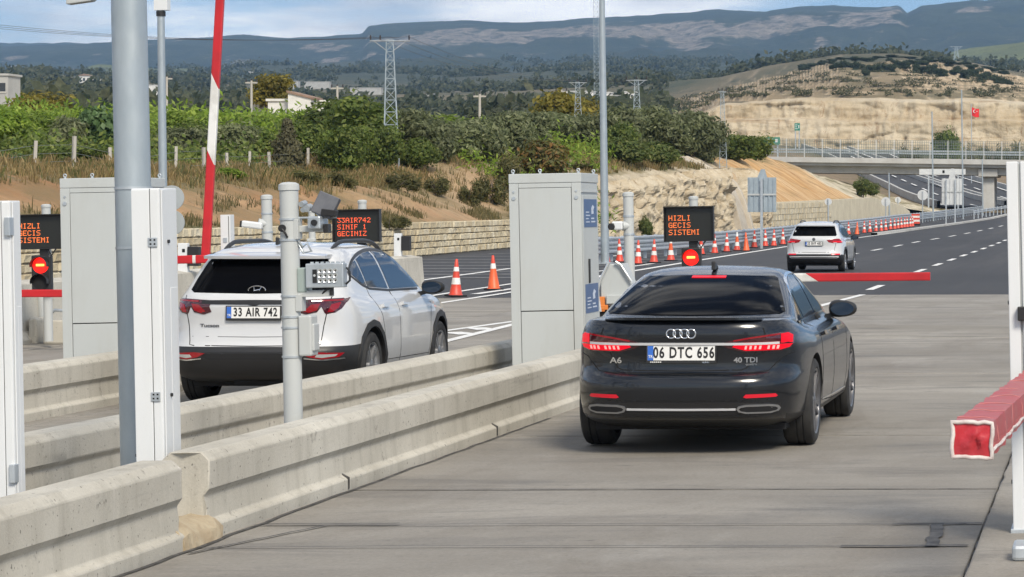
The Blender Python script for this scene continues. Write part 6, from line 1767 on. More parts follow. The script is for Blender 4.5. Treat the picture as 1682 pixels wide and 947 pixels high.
# ------------------------------------------------------------------ dark sedan
def sedan():
    Y0 = 20.18
    t = thing('sedan', 'dark grey executive sedan with lit brake lights, closest car in the right lane', 'car', (-3.30, Y0, 0.0))
    S = dict(ra=.04, rb=.26, fa=.02, fb=.34, wf=[(0, .845), (.2, .875), (.4, .912), (.7, .957), (1.1, .995), (1.4, 1.0), (3.6, 1.0), (4.94, .96)])
    n, lr, nf, lf = 3.4, .62, 3.0, .8
    Lp = [(.20,.20,.22,.36,4.68,.78,n,.5,nf,lf), (.245,.215,.22,.20,4.80,.85,n,.55,nf,lf), (.275,.25,.24,.10,4.86,.895,n,lr,nf,lf), (.31,.29,.28,.06,4.88,.915,n,lr,nf,lf),
          (.38,.38,.36,.035,4.90,.93,n,lr,nf,lf), (.47,.48,.42,.008,4.93,.94,n,lr,nf,lf), (.55,.56,.48,.0,4.94,.943,n,lr,nf,lf), (.590,.60,.52,.012,4.94,.943,n,lr,nf,lf), (.615,.63,.54,.035,4.935,.942,n,lr,nf,lf),
          (.645,.66,.56,.078,4.93,.941,n,lr,nf,lf), (.70,.72,.60,.090,4.92,.94,n,lr,nf,lf), (.80,.78,.64,.080,4.90,.937,n,lr,nf,lf), (.87,.83,.68,.062,4.86,.932,n,lr,nf,lf), (.94,.875,.72,.055,4.80,.922,n,lr,nf,lf),
          (.985,.91,.755,.062,4.70,.905,n,.58,nf,lf), (1.02,.932,.79,.075,4.58,.885,n,.55,nf,lf), (1.043,.945,.83,.10,4.42,.86,n,.5,nf,.7), (1.053,.953,.88,.18,4.15,.835,n,.45,nf,.6), (1.056,.96,.94,.34,3.82,.815,n,.42,nf,.55),
          (1.058,.968,.985,.53,3.60,.795,3.0,.42,2.6,.55), (1.075,.99,1.0,.58,3.55,.782,3.0,.42,2.6,.55), (1.13,1.06,1.08,.73,3.42,.752,3.0,.42,2.6,.5), (1.20,1.17,1.17,.96,3.2,.702,3.0,.42,2.6,.5), (1.28,1.28,1.27,1.22,2.98,.645,3.0,.4,2.6,.5),
          (1.335,1.342,1.335,1.44,2.80,.598,3.0,.4,2.6,.45), (1.372,1.378,1.372,1.60,2.68,.555,3.0,.36,2.6,.4), (1.398,1.402,1.398,1.75,2.55,.48,3.0,.3,2.6,.3), (1.415,1.418,1.414,1.88,2.45,.36,2.6,.22,2.6,.2), (1.424,1.426,1.423,1.98,2.35,.2,2.2,.15,2.2,.12), (1.428,1.429,1.427,2.05,2.28,.05,2,.08,2,.06)]
    def fm(c_): return 1 if (c_.z < .292 or (c_.z < .245)) else 0
    b = Body(Lp, S, [MAT['paint_dark'], MAT['black'], MAT['blackmat']], fm)
    YR, YF, WR = 1.10, 4.024, .352
    b.object([(YR, .36), (YF, .36)], .385, t)
    for y in (YR, YF):
        wheel(t, .935, y, WR, .25, .262, 1, 'alloy_dark', 5); wheel(t, -.935, y, WR, .25, .262, -1, 'alloy_dark', 5)
    # glass
    b.patch('rear_window', MAT['carglass'], t, 'rear', smooth_poly([(-.70,1.078),(-.55,1.355),(.55,1.355),(.70,1.078)], 0) if 0 else [(-.68,1.075),(-.71,1.088),(-.665,1.17),(-.60,1.27),(-.555,1.335),(-.52,1.352),(0,1.362),(.52,1.352),(.555,1.335),(.60,1.27),(.665,1.17),(.71,1.088),(.68,1.075),(0,1.068)], .004, .01, .07)
    for v in ('right', 'left'):
        b.patch('side_window', MAT['sideglass'], t, v, [(1.08,1.02),(1.16,1.075),(1.42,1.225),(1.50,1.005),(1.10,.996)], .004, .01, .05)
        b.patch('side_window', MAT['sideglass'], t, v, [(1.54,1.01),(1.45,1.245),(1.62,1.305),(1.9,1.345),(2.22,1.352),(2.30,1.015)], .004, .01, .05)
        b.patch('side_window', MAT['sideglass'], t, v, [(2.36,1.02),(2.29,1.352),(2.55,1.335),(2.85,1.265),(3.15,1.14),(3.38,1.03)], .004, .01, .05)
        b.ribbon('window_trim', MAT['chrome'], t, v, soft_line([(1.0,1.0),(1.06,1.035),(1.2,1.115),(1.40,1.235),(1.62,1.322),(1.9,1.362),(2.3,1.368),(2.6,1.345),(2.9,1.262),(3.2,1.135),(3.42,1.02)]), .018, .006, .006)
        b.ribbon('window_trim', MAT['chrome'], t, v, [(1.0,.992),(1.5,.997),(2.3,1.006),(3.0,1.014),(3.42,1.016)], .014, .006, .006)
        b.ribbon('door_seam', MAT['seam'], t, v, [(1.44,.99),(1.46,.9),(1.50,.78),(1.52,.62),(1.50,.52),(1.44,.42)], .008, .0015)
        b.ribbon('door_seam', MAT['seam'], t, v, [(2.33,1.0),(2.36,.85),(2.37,.5),(2.36,.30)], .008, .0015)
        b.ribbon('door_seam', MAT['seam'], t, v, [(3.40,1.0),(3.46,.8),(3.46,.5),(3.42,.30)], .008, .0015)
        b.ribbon('door_seam', MAT['seam'], t, v, [(1.50,.50),(1.56,.33),(2.4,.29),(3.42,.28)], .008, .0015)
        b.ribbon('sill_trim', MAT['chrome'], t, v, [(1.58,.335),(2.4,.318),(3.5,.31)], .012, .004)
        for y in (1.70, 2.62):
            b.patch('door_handle', MAT['paint_dark'], t, v, [(y-.11,.862),(y+.11,.862),(y+.12,.875),(y+.11,.888),(y-.11,.888),(y-.12,.875)], .028, .004, .04)
    b.patch('windscreen', MAT['carglass'], t, 'front', [(-.64,1.05),(-.56,1.30),(.56,1.30),(.64,1.05)], .004, .01, .08)
    # tail lamps
    for sd in (1, -1):
        f = (lambda p: p) if sd > 0 else mirror
        outer = f([(.30,.862),(.36,.832),(.48,.802),(.74,.806),(.81,.828),(.83,.86),(.83,.93),(.79,.952),(.68,.94),(.49,.912),(.39,.893),(.34,.878)])
        L_ = b.patch('tail_light', MAT['tail_dark'], t, 'rear', outer, .005, .01, .04)
        b.patch('lamp_glow', MAT['tail_lit'], L_, 'rear', f([(.39,.842),(.49,.812),(.74,.815),(.80,.832),(.82,.858),(.58,.862),(.41,.860)]), .008, .002, .04)
        b.patch('lamp_glow', MAT['tail_lit'], L_, 'rear', f([(.745,.868),(.82,.868),(.82,.925),(.79,.944),(.745,.938)]), .008, .002, .04)
        b.ribbon('lamp_line', MAT['tail_red'], L_, 'rear', [(sd*.40,.888),(sd*.54,.912),(sd*.74,.936)], .012, .008)
        b.ribbon('lamp_line', MAT['tail_red'], L_, 'rear', [(sd*.48,.872),(sd*.74,.874)], .010, .008)
        for x in (.49, .525, .56, .595, .655, .69, .72):
            b.patch('brake_segment', MAT['tail_hot'], L_, 'rear', f([(x-.009,.824),(x+.006,.824),(x+.012,.851),(x-.003,.851)]), .011, .002, .03)
        b.patch('bumper_reflector', MAT['reflector'], t, 'rear', f([(.48,.455),(.50,.448),(.715,.452),(.73,.462),(.715,.478),(.50,.476)]), .004, .006, .05)
        # exhaust trims
        ring = f([(.44,.385),(.425,.365),(.44,.343),(.49,.330),(.67,.330),(.725,.345),(.74,.368),(.725,.388),(.67,.398),(.49,.396)])
        ex = b.patch('exhaust_trim', MAT['alloy'], t, 'rear', ring, .016, .01, .03)
        b.patch('exhaust_opening', MAT['blackmat'], ex, 'rear', [(lerp(sum(q[0] for q in ring)/len(ring), p[0], .88), lerp(.364, p[1], .62)) for p in ring], .0175, .002, .03)
    b.patch('diffuser_panel', MAT['black'], t, 'rear', [(-.74,.318),(-.75,.40),(-.40,.415),(.40,.415),(.75,.40),(.74,.318),(.4,.30),(-.4,.30)], .0025, .006, .06)
    b.ribbon('chrome_strip', MAT['bright_trim'], t, 'rear', [(-.42,.362),(0,.360),(.42,.362)], .013, .012)
    b.ribbon('light_bar', MAT['bright_trim'], t, 'rear', [(-.73,.868),(-.5,.866),(0,.866),(.5,.866),(.73,.868)], .017, .012)
    # lid outline, bumper joint
    b.ribbon('lid_seam', MAT['seam'], t, 'rear', [(-.62,.985),(-.64,.93),(-.60,.86),(-.56,.79),(-.50,.68),(-.46,.662),(0,.655),(.46,.662),(.50,.68),(.56,.79),(.60,.86),(.64,.93),(.62,.985)], .008, .0015)
    b.ribbon('bumper_seam', MAT['seam'], t, 'rear', [(-.84,.79),(-.76,.76),(-.66,.655),(-.52,.640),(0,.632),(.52,.640),(.66,.655),(.76,.76),(.84,.79)], .006, .0012)
    b.ribbon('bumper_crease', MAT['seam'], t, 'rear', [(-.74,.43),(-.4,.428),(0,.427),(.4,.428),(.74,.43)], .006, .0012)
    # lip spoiler on the lid
    m = MB(); vs = []; xs = frange(-.61, .61, 19)
    for x in xs:
        loc = b.hit('rear', x, 1.03)[0]; k_ = 1 - (abs(x)/.61)**4; yb = loc.y
        vs += [(x, yb - .045*k_ - .0, 1.056 + .016*k_), (x, yb - .04*k_ - .004, 1.047 + .004*k_), (x, yb + .05, 1.030), (x, yb + .16, 1.048), (x, yb + .05, 1.058 + .004*k_)]
    m.add(vs, [(i*5+j, i*5+(j+1)%5, (i+1)*5+(j+1)%5, (i+1)*5+j) for i in range(18) for j in range(5)] + [(0,1,2,3,4), (94,93,92,91,90)])
    m.build('lip_spoiler', MAT['paint_dark'], t, smooth=40)
    m = MB()
    loc = b.hit('rear', 0, 1.345)[0]
    b.patch('brake_light', MAT['tail_lit'], t, 'rear', [(-.14,1.338),(.14,1.338),(.14,1.352),(-.14,1.352)], .009, .006, .05)
    # roof antenna
    m = MB(); m.prism([(1.70,1.40),(1.90,1.415),(1.88,1.43),(1.78,1.455),(1.72,1.475),(1.705,1.47)], -.016, .016, 'x'); m.build('shark_fin', MAT['black'], t, bevel=.006)
    # emblem of four linked rings, model badges
    loc = b.hit('rear', 0, .945)[0]
    for i in range(4):
        x = (i - 1.5)*.052; m = MB()
        m.lathe([(.0345 + .0058*math.cos(a), .004*math.sin(a)) for a in frange(0, 2*PI*.9, 8)], 28, Matrix.Translation((x, b.hit('rear', x, .945)[0].y - .004, .945)) @ Matrix.Rotation(PI/2, 4, 'X'), closed=True)
        m.build('emblem_ring', MAT['chrome'], t, smooth=60)
    badge(t, b, 'A6', .064, MAT['chrome'], 1.35, .001, -.515, .735)
    badge(t, b, '40 TDI', .056, MAT['chrome'], 1.15, .0014, .49, .738)
    badge(t, b, 'quattro', .026, MAT['chrome'], 1.1, .0002, .53, .706)
    pl = plate(t, b, 0.0, .795, '06 DTC 656', tilt=-.05)
    m = MB()
    for i in range(4): m.lathe([(.0075 + .0014*math.cos(a), .0012*math.sin(a)) for a in frange(0, 2*PI*.88, 6)], 14, Matrix.Translation((.17 + i*.0125, -.006, -.068)) @ Matrix.Rotation(PI/2, 4, 'X'), closed=True)
    m.build('frame_print', MAT['chrome'], pl)
    m = MB()
    for i in range(6): m.bx(-.24 + i*.015, -.229 + i*.015, -.0052, -.0042, -.0725, -.0655)
    m.build('frame_print', MAT['plate'], pl)
    mirror_pod(t, .825, 3.05, 1.03, 1, MAT['black']); mirror_pod(t, -.825, 3.05, 1.03, -1, MAT['black'])
    for x in (-.26, .26): pass
    m = MB(); m.bx(-.75, .75, .5, 4.5, .17, .22); m.build('underbody', MAT['blackmat'], t)
    m = MB(); m.cyl((-.7, YR, .30), (.7, YR, .30), .05, n=12); m.build('rear_axle', MAT['blackmat'], t)
    return t
sedan()

# ------------------------------------------------------------------ suvs
def suv_body(t, sl, sw, sh, kind):
    S = dict(ra=.04, rb=.28, fa=.02, fb=.30, wf=[(0, .925), (.4, .965), (1.0, 1.0), (3.4, 1.0), (4.5, .95)])
    n, lr, nf, lf = 3.6, .58, 3.0, .75
    raw = [(.24,.22,.24,.30,4.30,.78,n,.45,nf,lf), (.29,.25,.27,.14,4.38,.87,n,.5,nf,lf), (.36,.33,.33,.06,4.44,.912,n,lr,nf,lf), (.46,.44,.42,.015,4.48,.93,n,lr,nf,lf), (.54,.54,.5,.0,4.5,.932,n,lr,nf,lf), (.575,.59,.54,.01,4.5,.932,n,lr,nf,lf), (.60,.62,.56,.035,4.5,.932,n,lr,nf,lf),
           (.66,.68,.62,.065,4.5,.930,n,lr,nf,lf), (.76,.78,.70,.082,4.49,.927,n,lr,nf,lf), (.84,.86,.76,.086,4.46,.922,n,lr,nf,lf), (.90,.91,.80,.080,4.44,.915,n,lr,nf,lf), (.97,.96,.86,.072,4.38,.900,n,lr,nf,lf), (1.03,1.0,.92,.072,4.26,.882,n,lr,nf,.7), (1.075,1.03,.97,.09,4.06,.862,n,.55,nf,.65),
           (1.105,1.05,1.02,.12,3.78,.845,n,.52,nf,.6), (1.125,1.07,1.06,.15,3.62,.832,n,.5,2.6,.6), (1.19,1.15,1.15,.21,3.45,.806,n,.5,2.6,.6), (1.29,1.27,1.27,.30,3.2,.765,n,.5,2.6,.55), (1.39,1.39,1.38,.40,2.95,.718,n,.48,2.6,.5), (1.455,1.47,1.455,.46,2.76,.675,n,.46,2.6,.5),
           (1.505,1.525,1.505,.50,2.6,.625,n,.42,2.6,.45), (1.54,1.565,1.542,.56,2.46,.55,n,.38,2.6,.4), (1.572,1.592,1.572,.72,2.3,.42,3,.3,2.6,.3), (1.588,1.606,1.588,.98,2.1,.22,2.4,.2,2.4,.2), (1.597,1.612,1.597,1.2,1.95,.05,2,.1,2,.1)]
    Lp = [(a*sh, b_*sh, c_*sh, d_*sl, e*sl, f*sw, g, h*sl, i, j*sl) for (a, b_, c_, d_, e, f, g, h, i, j) in raw]
    lim = .592 if kind == 'roofrail' else .50
    def fm(c_):
        if c_.y < .74*sl: return 1 if c_.z < lim*sh else 0
        return 1 if c_.z < .345*sh else 0
    return Body(Lp, S, [MAT['paint_white'], MAT['black'], MAT['blackmat']], fm)
def suv_common(b, t, sl, sw, sh, YR, YF, wr, rim, rimmat, tw, track, archr):
    b.object([(YR, wr + .01), (YF, wr + .01)], archr, t)
    for y in (YR, YF):
        wheel(t, track, y, wr, tw, rim, 1, rimmat, 5); wheel(t, -track, y, wr, tw, rim, -1, rimmat, 5)
    Q = lambda P: [(a*sl, c_*sh) for a, c_ in P]
    for v in ('right', 'left'):
        b.patch('side_window', MAT['sideglass'], t, v, Q([(.72,1.31),(.92,1.40),(1.06,1.425),(1.12,1.17),(.98,1.20)]), .004, .01, .05)
        b.patch('side_window', MAT['sideglass'], t, v, Q([(1.16,1.155),(1.11,1.435),(1.4,1.485),(1.75,1.505),(1.86,1.12)]), .004, .01, .05)
        b.patch('side_window', MAT['sideglass'], t, v, Q([(1.92,1.115),(1.82,1.505),(2.2,1.488),(2.6,1.40),(2.95,1.26),(3.30,1.10)]), .004, .01, .05)
        b.ribbon('window_trim', MAT['black'], t, v, soft_line(Q([(.68,1.30),(.92,1.42),(1.25,1.487),(1.75,1.528),(2.2,1.512),(2.65,1.41),(3.0,1.27),(3.36,1.09)])), .026, .006, .006)
        b.ribbon('window_trim', MAT['black'], t, v, Q([(.68,1.295),(.98,1.18),(1.2,1.135),(1.86,1.10),(3.36,1.08)]), .02, .006, .006)
        b.ribbon('door_seam', MAT['seam'], t, v, Q([(1.10,1.14),(1.16,1.0),(1.30,.86),(1.36,.7),(1.34,.55)]), .008, .0015)
        b.ribbon('door_seam', MAT['seam'], t, v, Q([(1.89,1.10),(1.95,.9),(1.96,.5),(1.94,.36)]), .008, .0015)
        b.ribbon('door_seam', MAT['seam'], t, v, Q([(3.28,1.06),(3.2,.8),(3.15,.5),(3.1,.36)]), .008, .0015)
        b.ribbon('side_crease', MAT['seam'], t, v, Q([(1.4,.40),(3.1,.38)]), .006, .001)
        for y in (1.42, 2.16):
            b.patch('door_handle', MAT['paint_white'], t, v, [((y-.10)*sl,.935*sh),((y+.10)*sl,.93*sh),((y+.11)*sl,.945*sh),((y+.10)*sl,.96*sh),((y-.10)*sl,.965*sh)], .03, .004, .04)
        for (yc, big) in ((YR, 1), (YF, 1)):
            r0, r1 = archr - .004, archr + .075
            outer = [(yc + r1*1.02*math.cos(R(a)), wr + r1*math.sin(R(a))) for a in (-16, 12, 42, 68, 90, 112, 138, 168, 196)]
            inner = [(yc + r0*math.cos(R(a)), wr + .01 + r0*math.sin(R(a))) for a in range(196, -17, -8)]
            b.patch('wheel_arch_trim', MAT['black'], t, v, outer + inner, .012, .012, .05)
    b.patch('windscreen', MAT['carglass'], t, 'front', [(-.66*sw,1.10*sh),(-.60*sw,1.42*sh),(.60*sw,1.42*sh),(.66*sw,1.10*sh)], .004, .01, .08)
    # roof spoiler over the rear window
    m = MB(); vs = []; xs = frange(-.60*sw, .60*sw, 17)
    for x in xs:
        k_ = 1 - (abs(x)/(.62*sw))**4
        vs += [(x, (.30 + .10*(1-k_))*sl, 1.482*sh), (x, (.31 + .10*(1-k_))*sl, 1.455*sh), (x, .52*sl, 1.455*sh), (x, (.70 + .2*abs(x))*sl, (1.535 - .05*(abs(x)/.6)**3)*sh), (x, (.46 + .08*(1-k_))*sl, (1.517 - .025*(1-k_))*sh)]
    m.add(vs, [(i*5+j, i*5+(j+1)%5, (i+1)*5+(j+1)%5, (i+1)*5+j) for i in range(16) for j in range(5)] + [(0,1,2,3,4), (84,83,82,81,80)])
    m.build('roof_spoiler', MAT['paint_white'], t, smooth=45)
    for sd in (-1, 1):
        pts = []
        for u in frange(0, 1, 15):
            y = lerp(.82, 2.75, u)*sl; h = b.hit('top', sd*.535*sw, y); lift = .055*min(1, 6*u, 6*(1-u))
            pts.append((sd*.535*sw, y, h[0].z + lift - .005))
        m = MB(); m.tube(pts, [.012] + [.022]*13 + [.012], 8); m.build('roof_rail', MAT['black'], t, smooth=50)
    m = MB(); m.bx(-.72*sw, .72*sw, .45*sl, 4.1*sl, .19, .26); m.build('underbody', MAT['blackmat'], t)
    m = MB(); m.cyl((-.7, YR, .32), (.7, YR, .32), .06, n=12); m.bx(-.25, .25, .25, .6, .22, .36); m.build('rear_axle', MAT['blackmat'], t)

def big_suv():
    t = thing('suv', 'white suv with dark roof rails and black lower cladding, behind the camera post', 'car', (-8.36, 25.55, G(-8.36, 26.5)))
    sl, sw, sh = 1.0, 1.0, 1.0
    b = suv_body(t, sl, sw, sh, 'roofrail')
    suv_common(b, t, sl, sw, sh, .96, 3.64, .355, .245, 'alloy', .235, .925, .40)
    b.patch('rear_window', MAT['carglass'], t, 'rear', [(-.64,1.125),(-.685,1.15),(-.66,1.25),(-.60,1.42),(-.575,1.447),(0,1.455),(.575,1.447),(.60,1.42),(.66,1.25),(.685,1.15),(.64,1.125),(0,1.115)], .004, .01, .07)
    b.patch('light_band', MAT['black'], t, 'rear', [(-.52,1.015),(-.52,1.052),(0,1.056),(.52,1.052),(.52,1.015),(.06,1.012),(0,.998),(-.06,1.012)], .006, .01, .05)
    for sd in (1, -1):
        f = (lambda p: p) if sd > 0 else mirror
        L_ = b.patch('tail_light', MAT['tail_dark'], t, 'rear', f([(.42,1.052),(.60,1.062),(.83,1.070),(.83,1.04),(.80,.968),(.755,.93),(.68,.915),(.665,.93),(.64,.99),(.60,.935),(.50,.915),(.42,.94),(.44,.99)]), .006, .01, .04)
        b.patch('lamp_claw', MAT['tail_red'], L_, 'rear', f([(.48,.945),(.53,.93),(.60,.955),(.63,1.02),(.55,1.01)]), .010, .003, .03)
        b.patch('lamp_claw', MAT['tail_red'], L_, 'rear', f([(.69,.935),(.73,.935),(.775,.975),(.79,1.03),(.72,1.01)]), .010, .003, .03)
        b.ribbon('lamp_line', MAT['tail_red'], L_, 'rear', [(sd*.55,1.042),(sd*.80,1.05)], .014, .009)
        L2_ = b.patch('bumper_lamp', MAT['tail_red'], t, 'rear', f([(.46,.538),(.58,.545),(.84,.535),(.80,.495),(.66,.475),(.54,.50)]), .008, .01, .04)
        b.patch('lamp_lens', MAT['lensgrey'], L2_, 'rear', f([(.62,.525),(.79,.524),(.77,.505),(.66,.490),(.60,.50)]), .011, .002, .03)
        b.ribbon('lamp_trim', MAT['chrome'], L2_, 'rear', [(sd*.50,.486),(sd*.66,.468),(sd*.84,.480)], .012, .009)
    b.patch('skid_grille', MAT['blackmat'], t, 'rear', [(-.50,.50),(-.46,.545),(.46,.545),(.50,.50),(.42,.478),(-.42,.478)], .002, .006, .05)
    b.ribbon('gate_seam', MAT['seam'], t, 'rear', [(-.72,1.10),(-.70,1.0),(-.66,.80),(-.64,.62),(-.60,.612),(0,.606),(.60,.612),(.64,.62),(.66,.80),(.70,1.0),(.72,1.10)], .008, .0015)
    b.ribbon('gate_crease', MAT['seam'], t, 'rear', [(-.62,.70),(0,.694),(.62,.70)], .005, .001)
    badge(t, b, 'Tucson', .046, MAT['alloy_dark'], 1.45, .0006, -.44, .805)
    # slanted letter emblem in an oval, on the glass
    zE = 1.150; yE = b.hit('rear', 0, zE)[0].y - .008
    m = MB(); ov = [(.085*math.cos(2*PI*i/26), yE, zE + .042*math.sin(2*PI*i/26)) for i in range(27)]; m.tube(ov, .0055, 6)
    m.tube([(-.045, yE, zE - .032), (-.025, yE, zE), (-.03, yE, zE + .03)], .006, 6); m.tube([(.045, yE, zE + .032), (.025, yE, zE), (.03, yE, zE - .03)], .006, 6); m.tube([(-.03, yE, zE - .006), (.03, yE, zE + .006)], .006, 6)
    m.build('emblem', MAT['chrome'], t, smooth=60)
    plate(t, b, 0.0, .955 - .02, '33 AIR 742', tilt=-.03)
    m = MB(); m.prism([(.78,1.585),(.98,1.605),(.96,1.62),(.86,1.64),(.80,1.665),(.785,1.66)], -.016, .016, 'x'); m.build('shark_fin', MAT['black'], t, bevel=.006)
    mirror_pod(t, .885, 2.98, 1.10, 1, MAT['black']); mirror_pod(t, -.885, 2.98, 1.10, -1, MAT['black'])
    return t
big_suv()
def small_suv():
    sl, sw, sh = 4.36/4.5, 1.841/1.865, 1.60/1.63
    t = thing('suv', 'small white suv driving away on the asphalt in the distance', 'car', (-9.18, 81.6, G(-9.18, 82.6)), (0, 0, R(-0.6)))
    b = suv_body(t, sl, sw, sh, 'plain')
    suv_common(b, t, sl, sw, sh, .87, 3.50, .335, .24, 'alloy', .215, .905, .38)
    b.patch('rear_window', MAT['carglass'], t, 'rear', [(-.66,1.12),(-.69,1.15),(-.60,1.42),(.60,1.42),(.69,1.15),(.66,1.12)], .004, .01, .08)
    for sd in (1, -1):
        f = (lambda p: p) if sd > 0 else mirror
        L_ = b.patch('tail_light', MAT['tail_red'], t, 'rear', f([(.40,1.0),(.46,.93),(.60,.90),(.86,.90),(.885,1.04),(.70,1.04)]), .006, .01, .05)
        b.patch('lamp_lens', MAT['tail_lit'], L_, 'rear', f([(.58,.93),(.84,.925),(.86,.96),(.60,.965)]), .009, .002, .05)
        b.patch('bumper_reflector', MAT['reflector'], t, 'rear', f([(.55,.535),(.80,.535),(.80,.575),(.55,.575)]), .006, .006, .05)
        b.patch('lamp_lens', MAT['lensgrey'], L_, 'rear', f([(.60,.905),(.72,.905),(.70,.925),(.60,.925)]), .009, .002, .05)
    b.ribbon('chrome_strip', MAT['chrome'], t, 'rear', [(-.72,.44),(-.3,.452),(.3,.452),(.72,.44)], .05, .01)
    b.patch('lower_panel', MAT['black'], t, 'rear', [(-.86,.50),(-.86,.56),(.86,.56),(.86,.50)], .003, .006, .06)
    b.patch('plate_recess', MAT['greywhite'], t, 'rear', [(-.32,.82),(-.32,.98),(.32,.98),(.32,.82)], .002, .004, .08)
    plate(t, b, 0.0, .885, '33 AKF 433' if False else '33 BVF 483')
    m = MB(); m.lathe([(.001, .012), (.045, .01), (.05, 0)], 20, Matrix.Translation((0, b.hit('rear', 0, 1.02)[0].y - .002, 1.02)) @ Matrix.Rotation(PI/2, 4, 'X')); m.build('emblem', MAT['alloy_dark'], t, smooth=40)
    b.ribbon('gate_seam', MAT['seam'], t, 'rear', [(-.70,1.08),(-.68,.9),(-.62,.62),(0,.61),(.62,.62),(.68,.9),(.70,1.08)], .012, .0015)
    m = MB(); m.cyl((0, .62, 1.555), (0, .50, 1.70), .008, .004, 8); m.build('antenna', MAT['black'], t)
    mirror_pod(t, .86, 2.85, 1.06, 1, MAT['black']); mirror_pod(t, -.86, 2.85, 1.06, -1, MAT['black'])
small_suv()

# ================================================================== VEGETATION
def leaf_cloud(name, mat, seed, lobes, n, leaf, asp=1.8, core=0.4):
    """thousands of small leaf faces spread through several lobes; fits a unit box standing on z=0"""
    r = random.Random(seed); vs = []; fs = []
    wts = [max(.01, l[3] * l[4] * l[5]) ** .66 for l in lobes]
    for _ in range(n):
        l = r.choices(lobes, wts)[0]
        while True:
            p = Vector((r.uniform(-1,1), r.uniform(-1,1), r.uniform(-1,1)))
            if .05 < p.length < 1: break
        q = p.normalized() * (core + (1 - core) * r.random() ** .6) * (1 + .55 * noise.noise(p.normalized() * 3.2 + Vector((seed, l[0]*5, l[2]*5))))
        c_ = Vector((l[0] + q.x*l[3], l[1] + q.y*l[4], l[2] + q.z*l[5]))
        if c_.z < .01: c_.z = abs(c_.z) * .4
        s = leaf * r.uniform(.6, 1.35)
        nrm = (q.normalized() + Vector((r.uniform(-1,1), r.uniform(-1,1), r.uniform(-.5,1.0))) * .9).normalized()
        u = nrm.orthogonal().normalized(); u = (Matrix.Rotation(r.uniform(0, 6.3), 3, nrm) @ u); w = nrm.cross(u)
        k0 = len(vs)
        vs += [tuple(c_ - u*s*asp*.5), tuple(c_ + w*s*.5 + nrm*s*.12), tuple(c_ + u*s*asp*.5), tuple(c_ - w*s*.5 + nrm*s*.12)]
        fs.append((k0, k0+1, k0+2, k0+3))
    me = bpy.data.meshes.new(name); me.from_pydata(vs, [], fs); me.materials.append(mat); me.update()
    return me
def lobes(seed, n, flat=1.0, r0=.22, r1=.36, top=.72):
    r = random.Random(seed); out_ = [(0, 0, .52, .36, .36, .40)]
    for i in range(n):
        a = r.uniform(0, 6.3); rad = r.uniform(.12, .36); z = r.uniform(.22, top)
        s = r.uniform(r0, r1) * (1 - .35*abs(z - .5)); out_.append((rad*math.cos(a), rad*math.sin(a), z, s, s, s*flat))
    return out_
FM = {
 'bright': foliage('bright_green_leaves', (0.075, 0.125, 0.010), (0.145, 0.215, 0.020), (0.225, 0.29, 0.045)),
 'olive': foliage('olive_leaves', (0.075, 0.092, 0.036), (0.140, 0.160, 0.072), (0.225, 0.24, 0.13)),
 'dark': foliage('dark_green_leaves', (0.046, 0.074, 0.013), (0.096, 0.135, 0.024), (0.165, 0.19, 0.042)),
 'broad': foliage('fig_leaves', (0.040, 0.080, 0.022), (0.085, 0.15, 0.050), (0.15, 0.22, 0.10)),
 'yellow': foliage('yellowing_leaves', (0.095, 0.090, 0.012), (0.17, 0.145, 0.020), (0.24, 0.19, 0.030)),
 'dry': foliage('dusty_conifer', (0.060, 0.060, 0.028), (0.105, 0.100, 0.050), (0.17, 0.155, 0.085)),
 'rust': foliage('rusty_bush', (0.075, 0.080, 0.018), (0.12, 0.115, 0.030), (0.24, 0.12, 0.035)),
 'bush': foliage('roadside_bush', (0.048, 0.075, 0.015), (0.095, 0.125, 0.028), (0.165, 0.175, 0.055)),
 'pine': foliage('pine_needles', (0.018, 0.032, 0.014), (0.036, 0.054, 0.024), (0.065, 0.082, 0.036)),
}
CROWN = {}
for k_, sd, nl, n, lf, asp in (('bright', 1, 9, 5200, .050, 2.2), ('olive', 2, 12, 5600, .045, 2.6), ('dark', 3, 12, 5600, .048, 1.8), ('broad', 4, 10, 2600, .085, 1.2), ('yellow', 5, 11, 4200, .048, 2.0), ('rust', 7, 8, 3600, .055, 2.0), ('bush', 8, 7, 3600, .050, 2.6)):
    CROWN[k_] = [leaf_cloud('crown', FM[k_], sd*10 + v, lobes(sd*10 + v, nl, .8), n, lf, asp) for v in range(3)]
CROWN['weed'] = [leaf_cloud('crown', foliage('weed_leaves%d' % v, (0.060, 0.066, 0.020), (0.105, 0.105, 0.035), (0.17, 0.145, 0.055)) if v == 0 else bpy.data.materials['weed_leaves0'], 91 + v, [(random.uniform(-.32,.32), random.uniform(-.32,.32), random.uniform(.15,.5), .16, .16, random.uniform(.18,.42)) for i in range(11)], 1500, .035, 5.5, .1) for v in range(3)]
CROWN['dry'] = [leaf_cloud('crown', FM['dry'], 61, [(0, 0, .1 + .11*i, .40*(1 - i/9.5), .40*(1 - i/9.5), .10) for i in range(8)] + [(random.uniform(-.2,.2), 0, random.uniform(.1,.5), .2, .2, .12) for i in range(6)], 4200, .045, 2.4)]
CROWN['pine'] = [leaf_cloud('crown', FM['pine'], 71 + v, lobes(71 + v, 9, .6, top=.8), 2600, .055, 2.0) for v in range(3)]
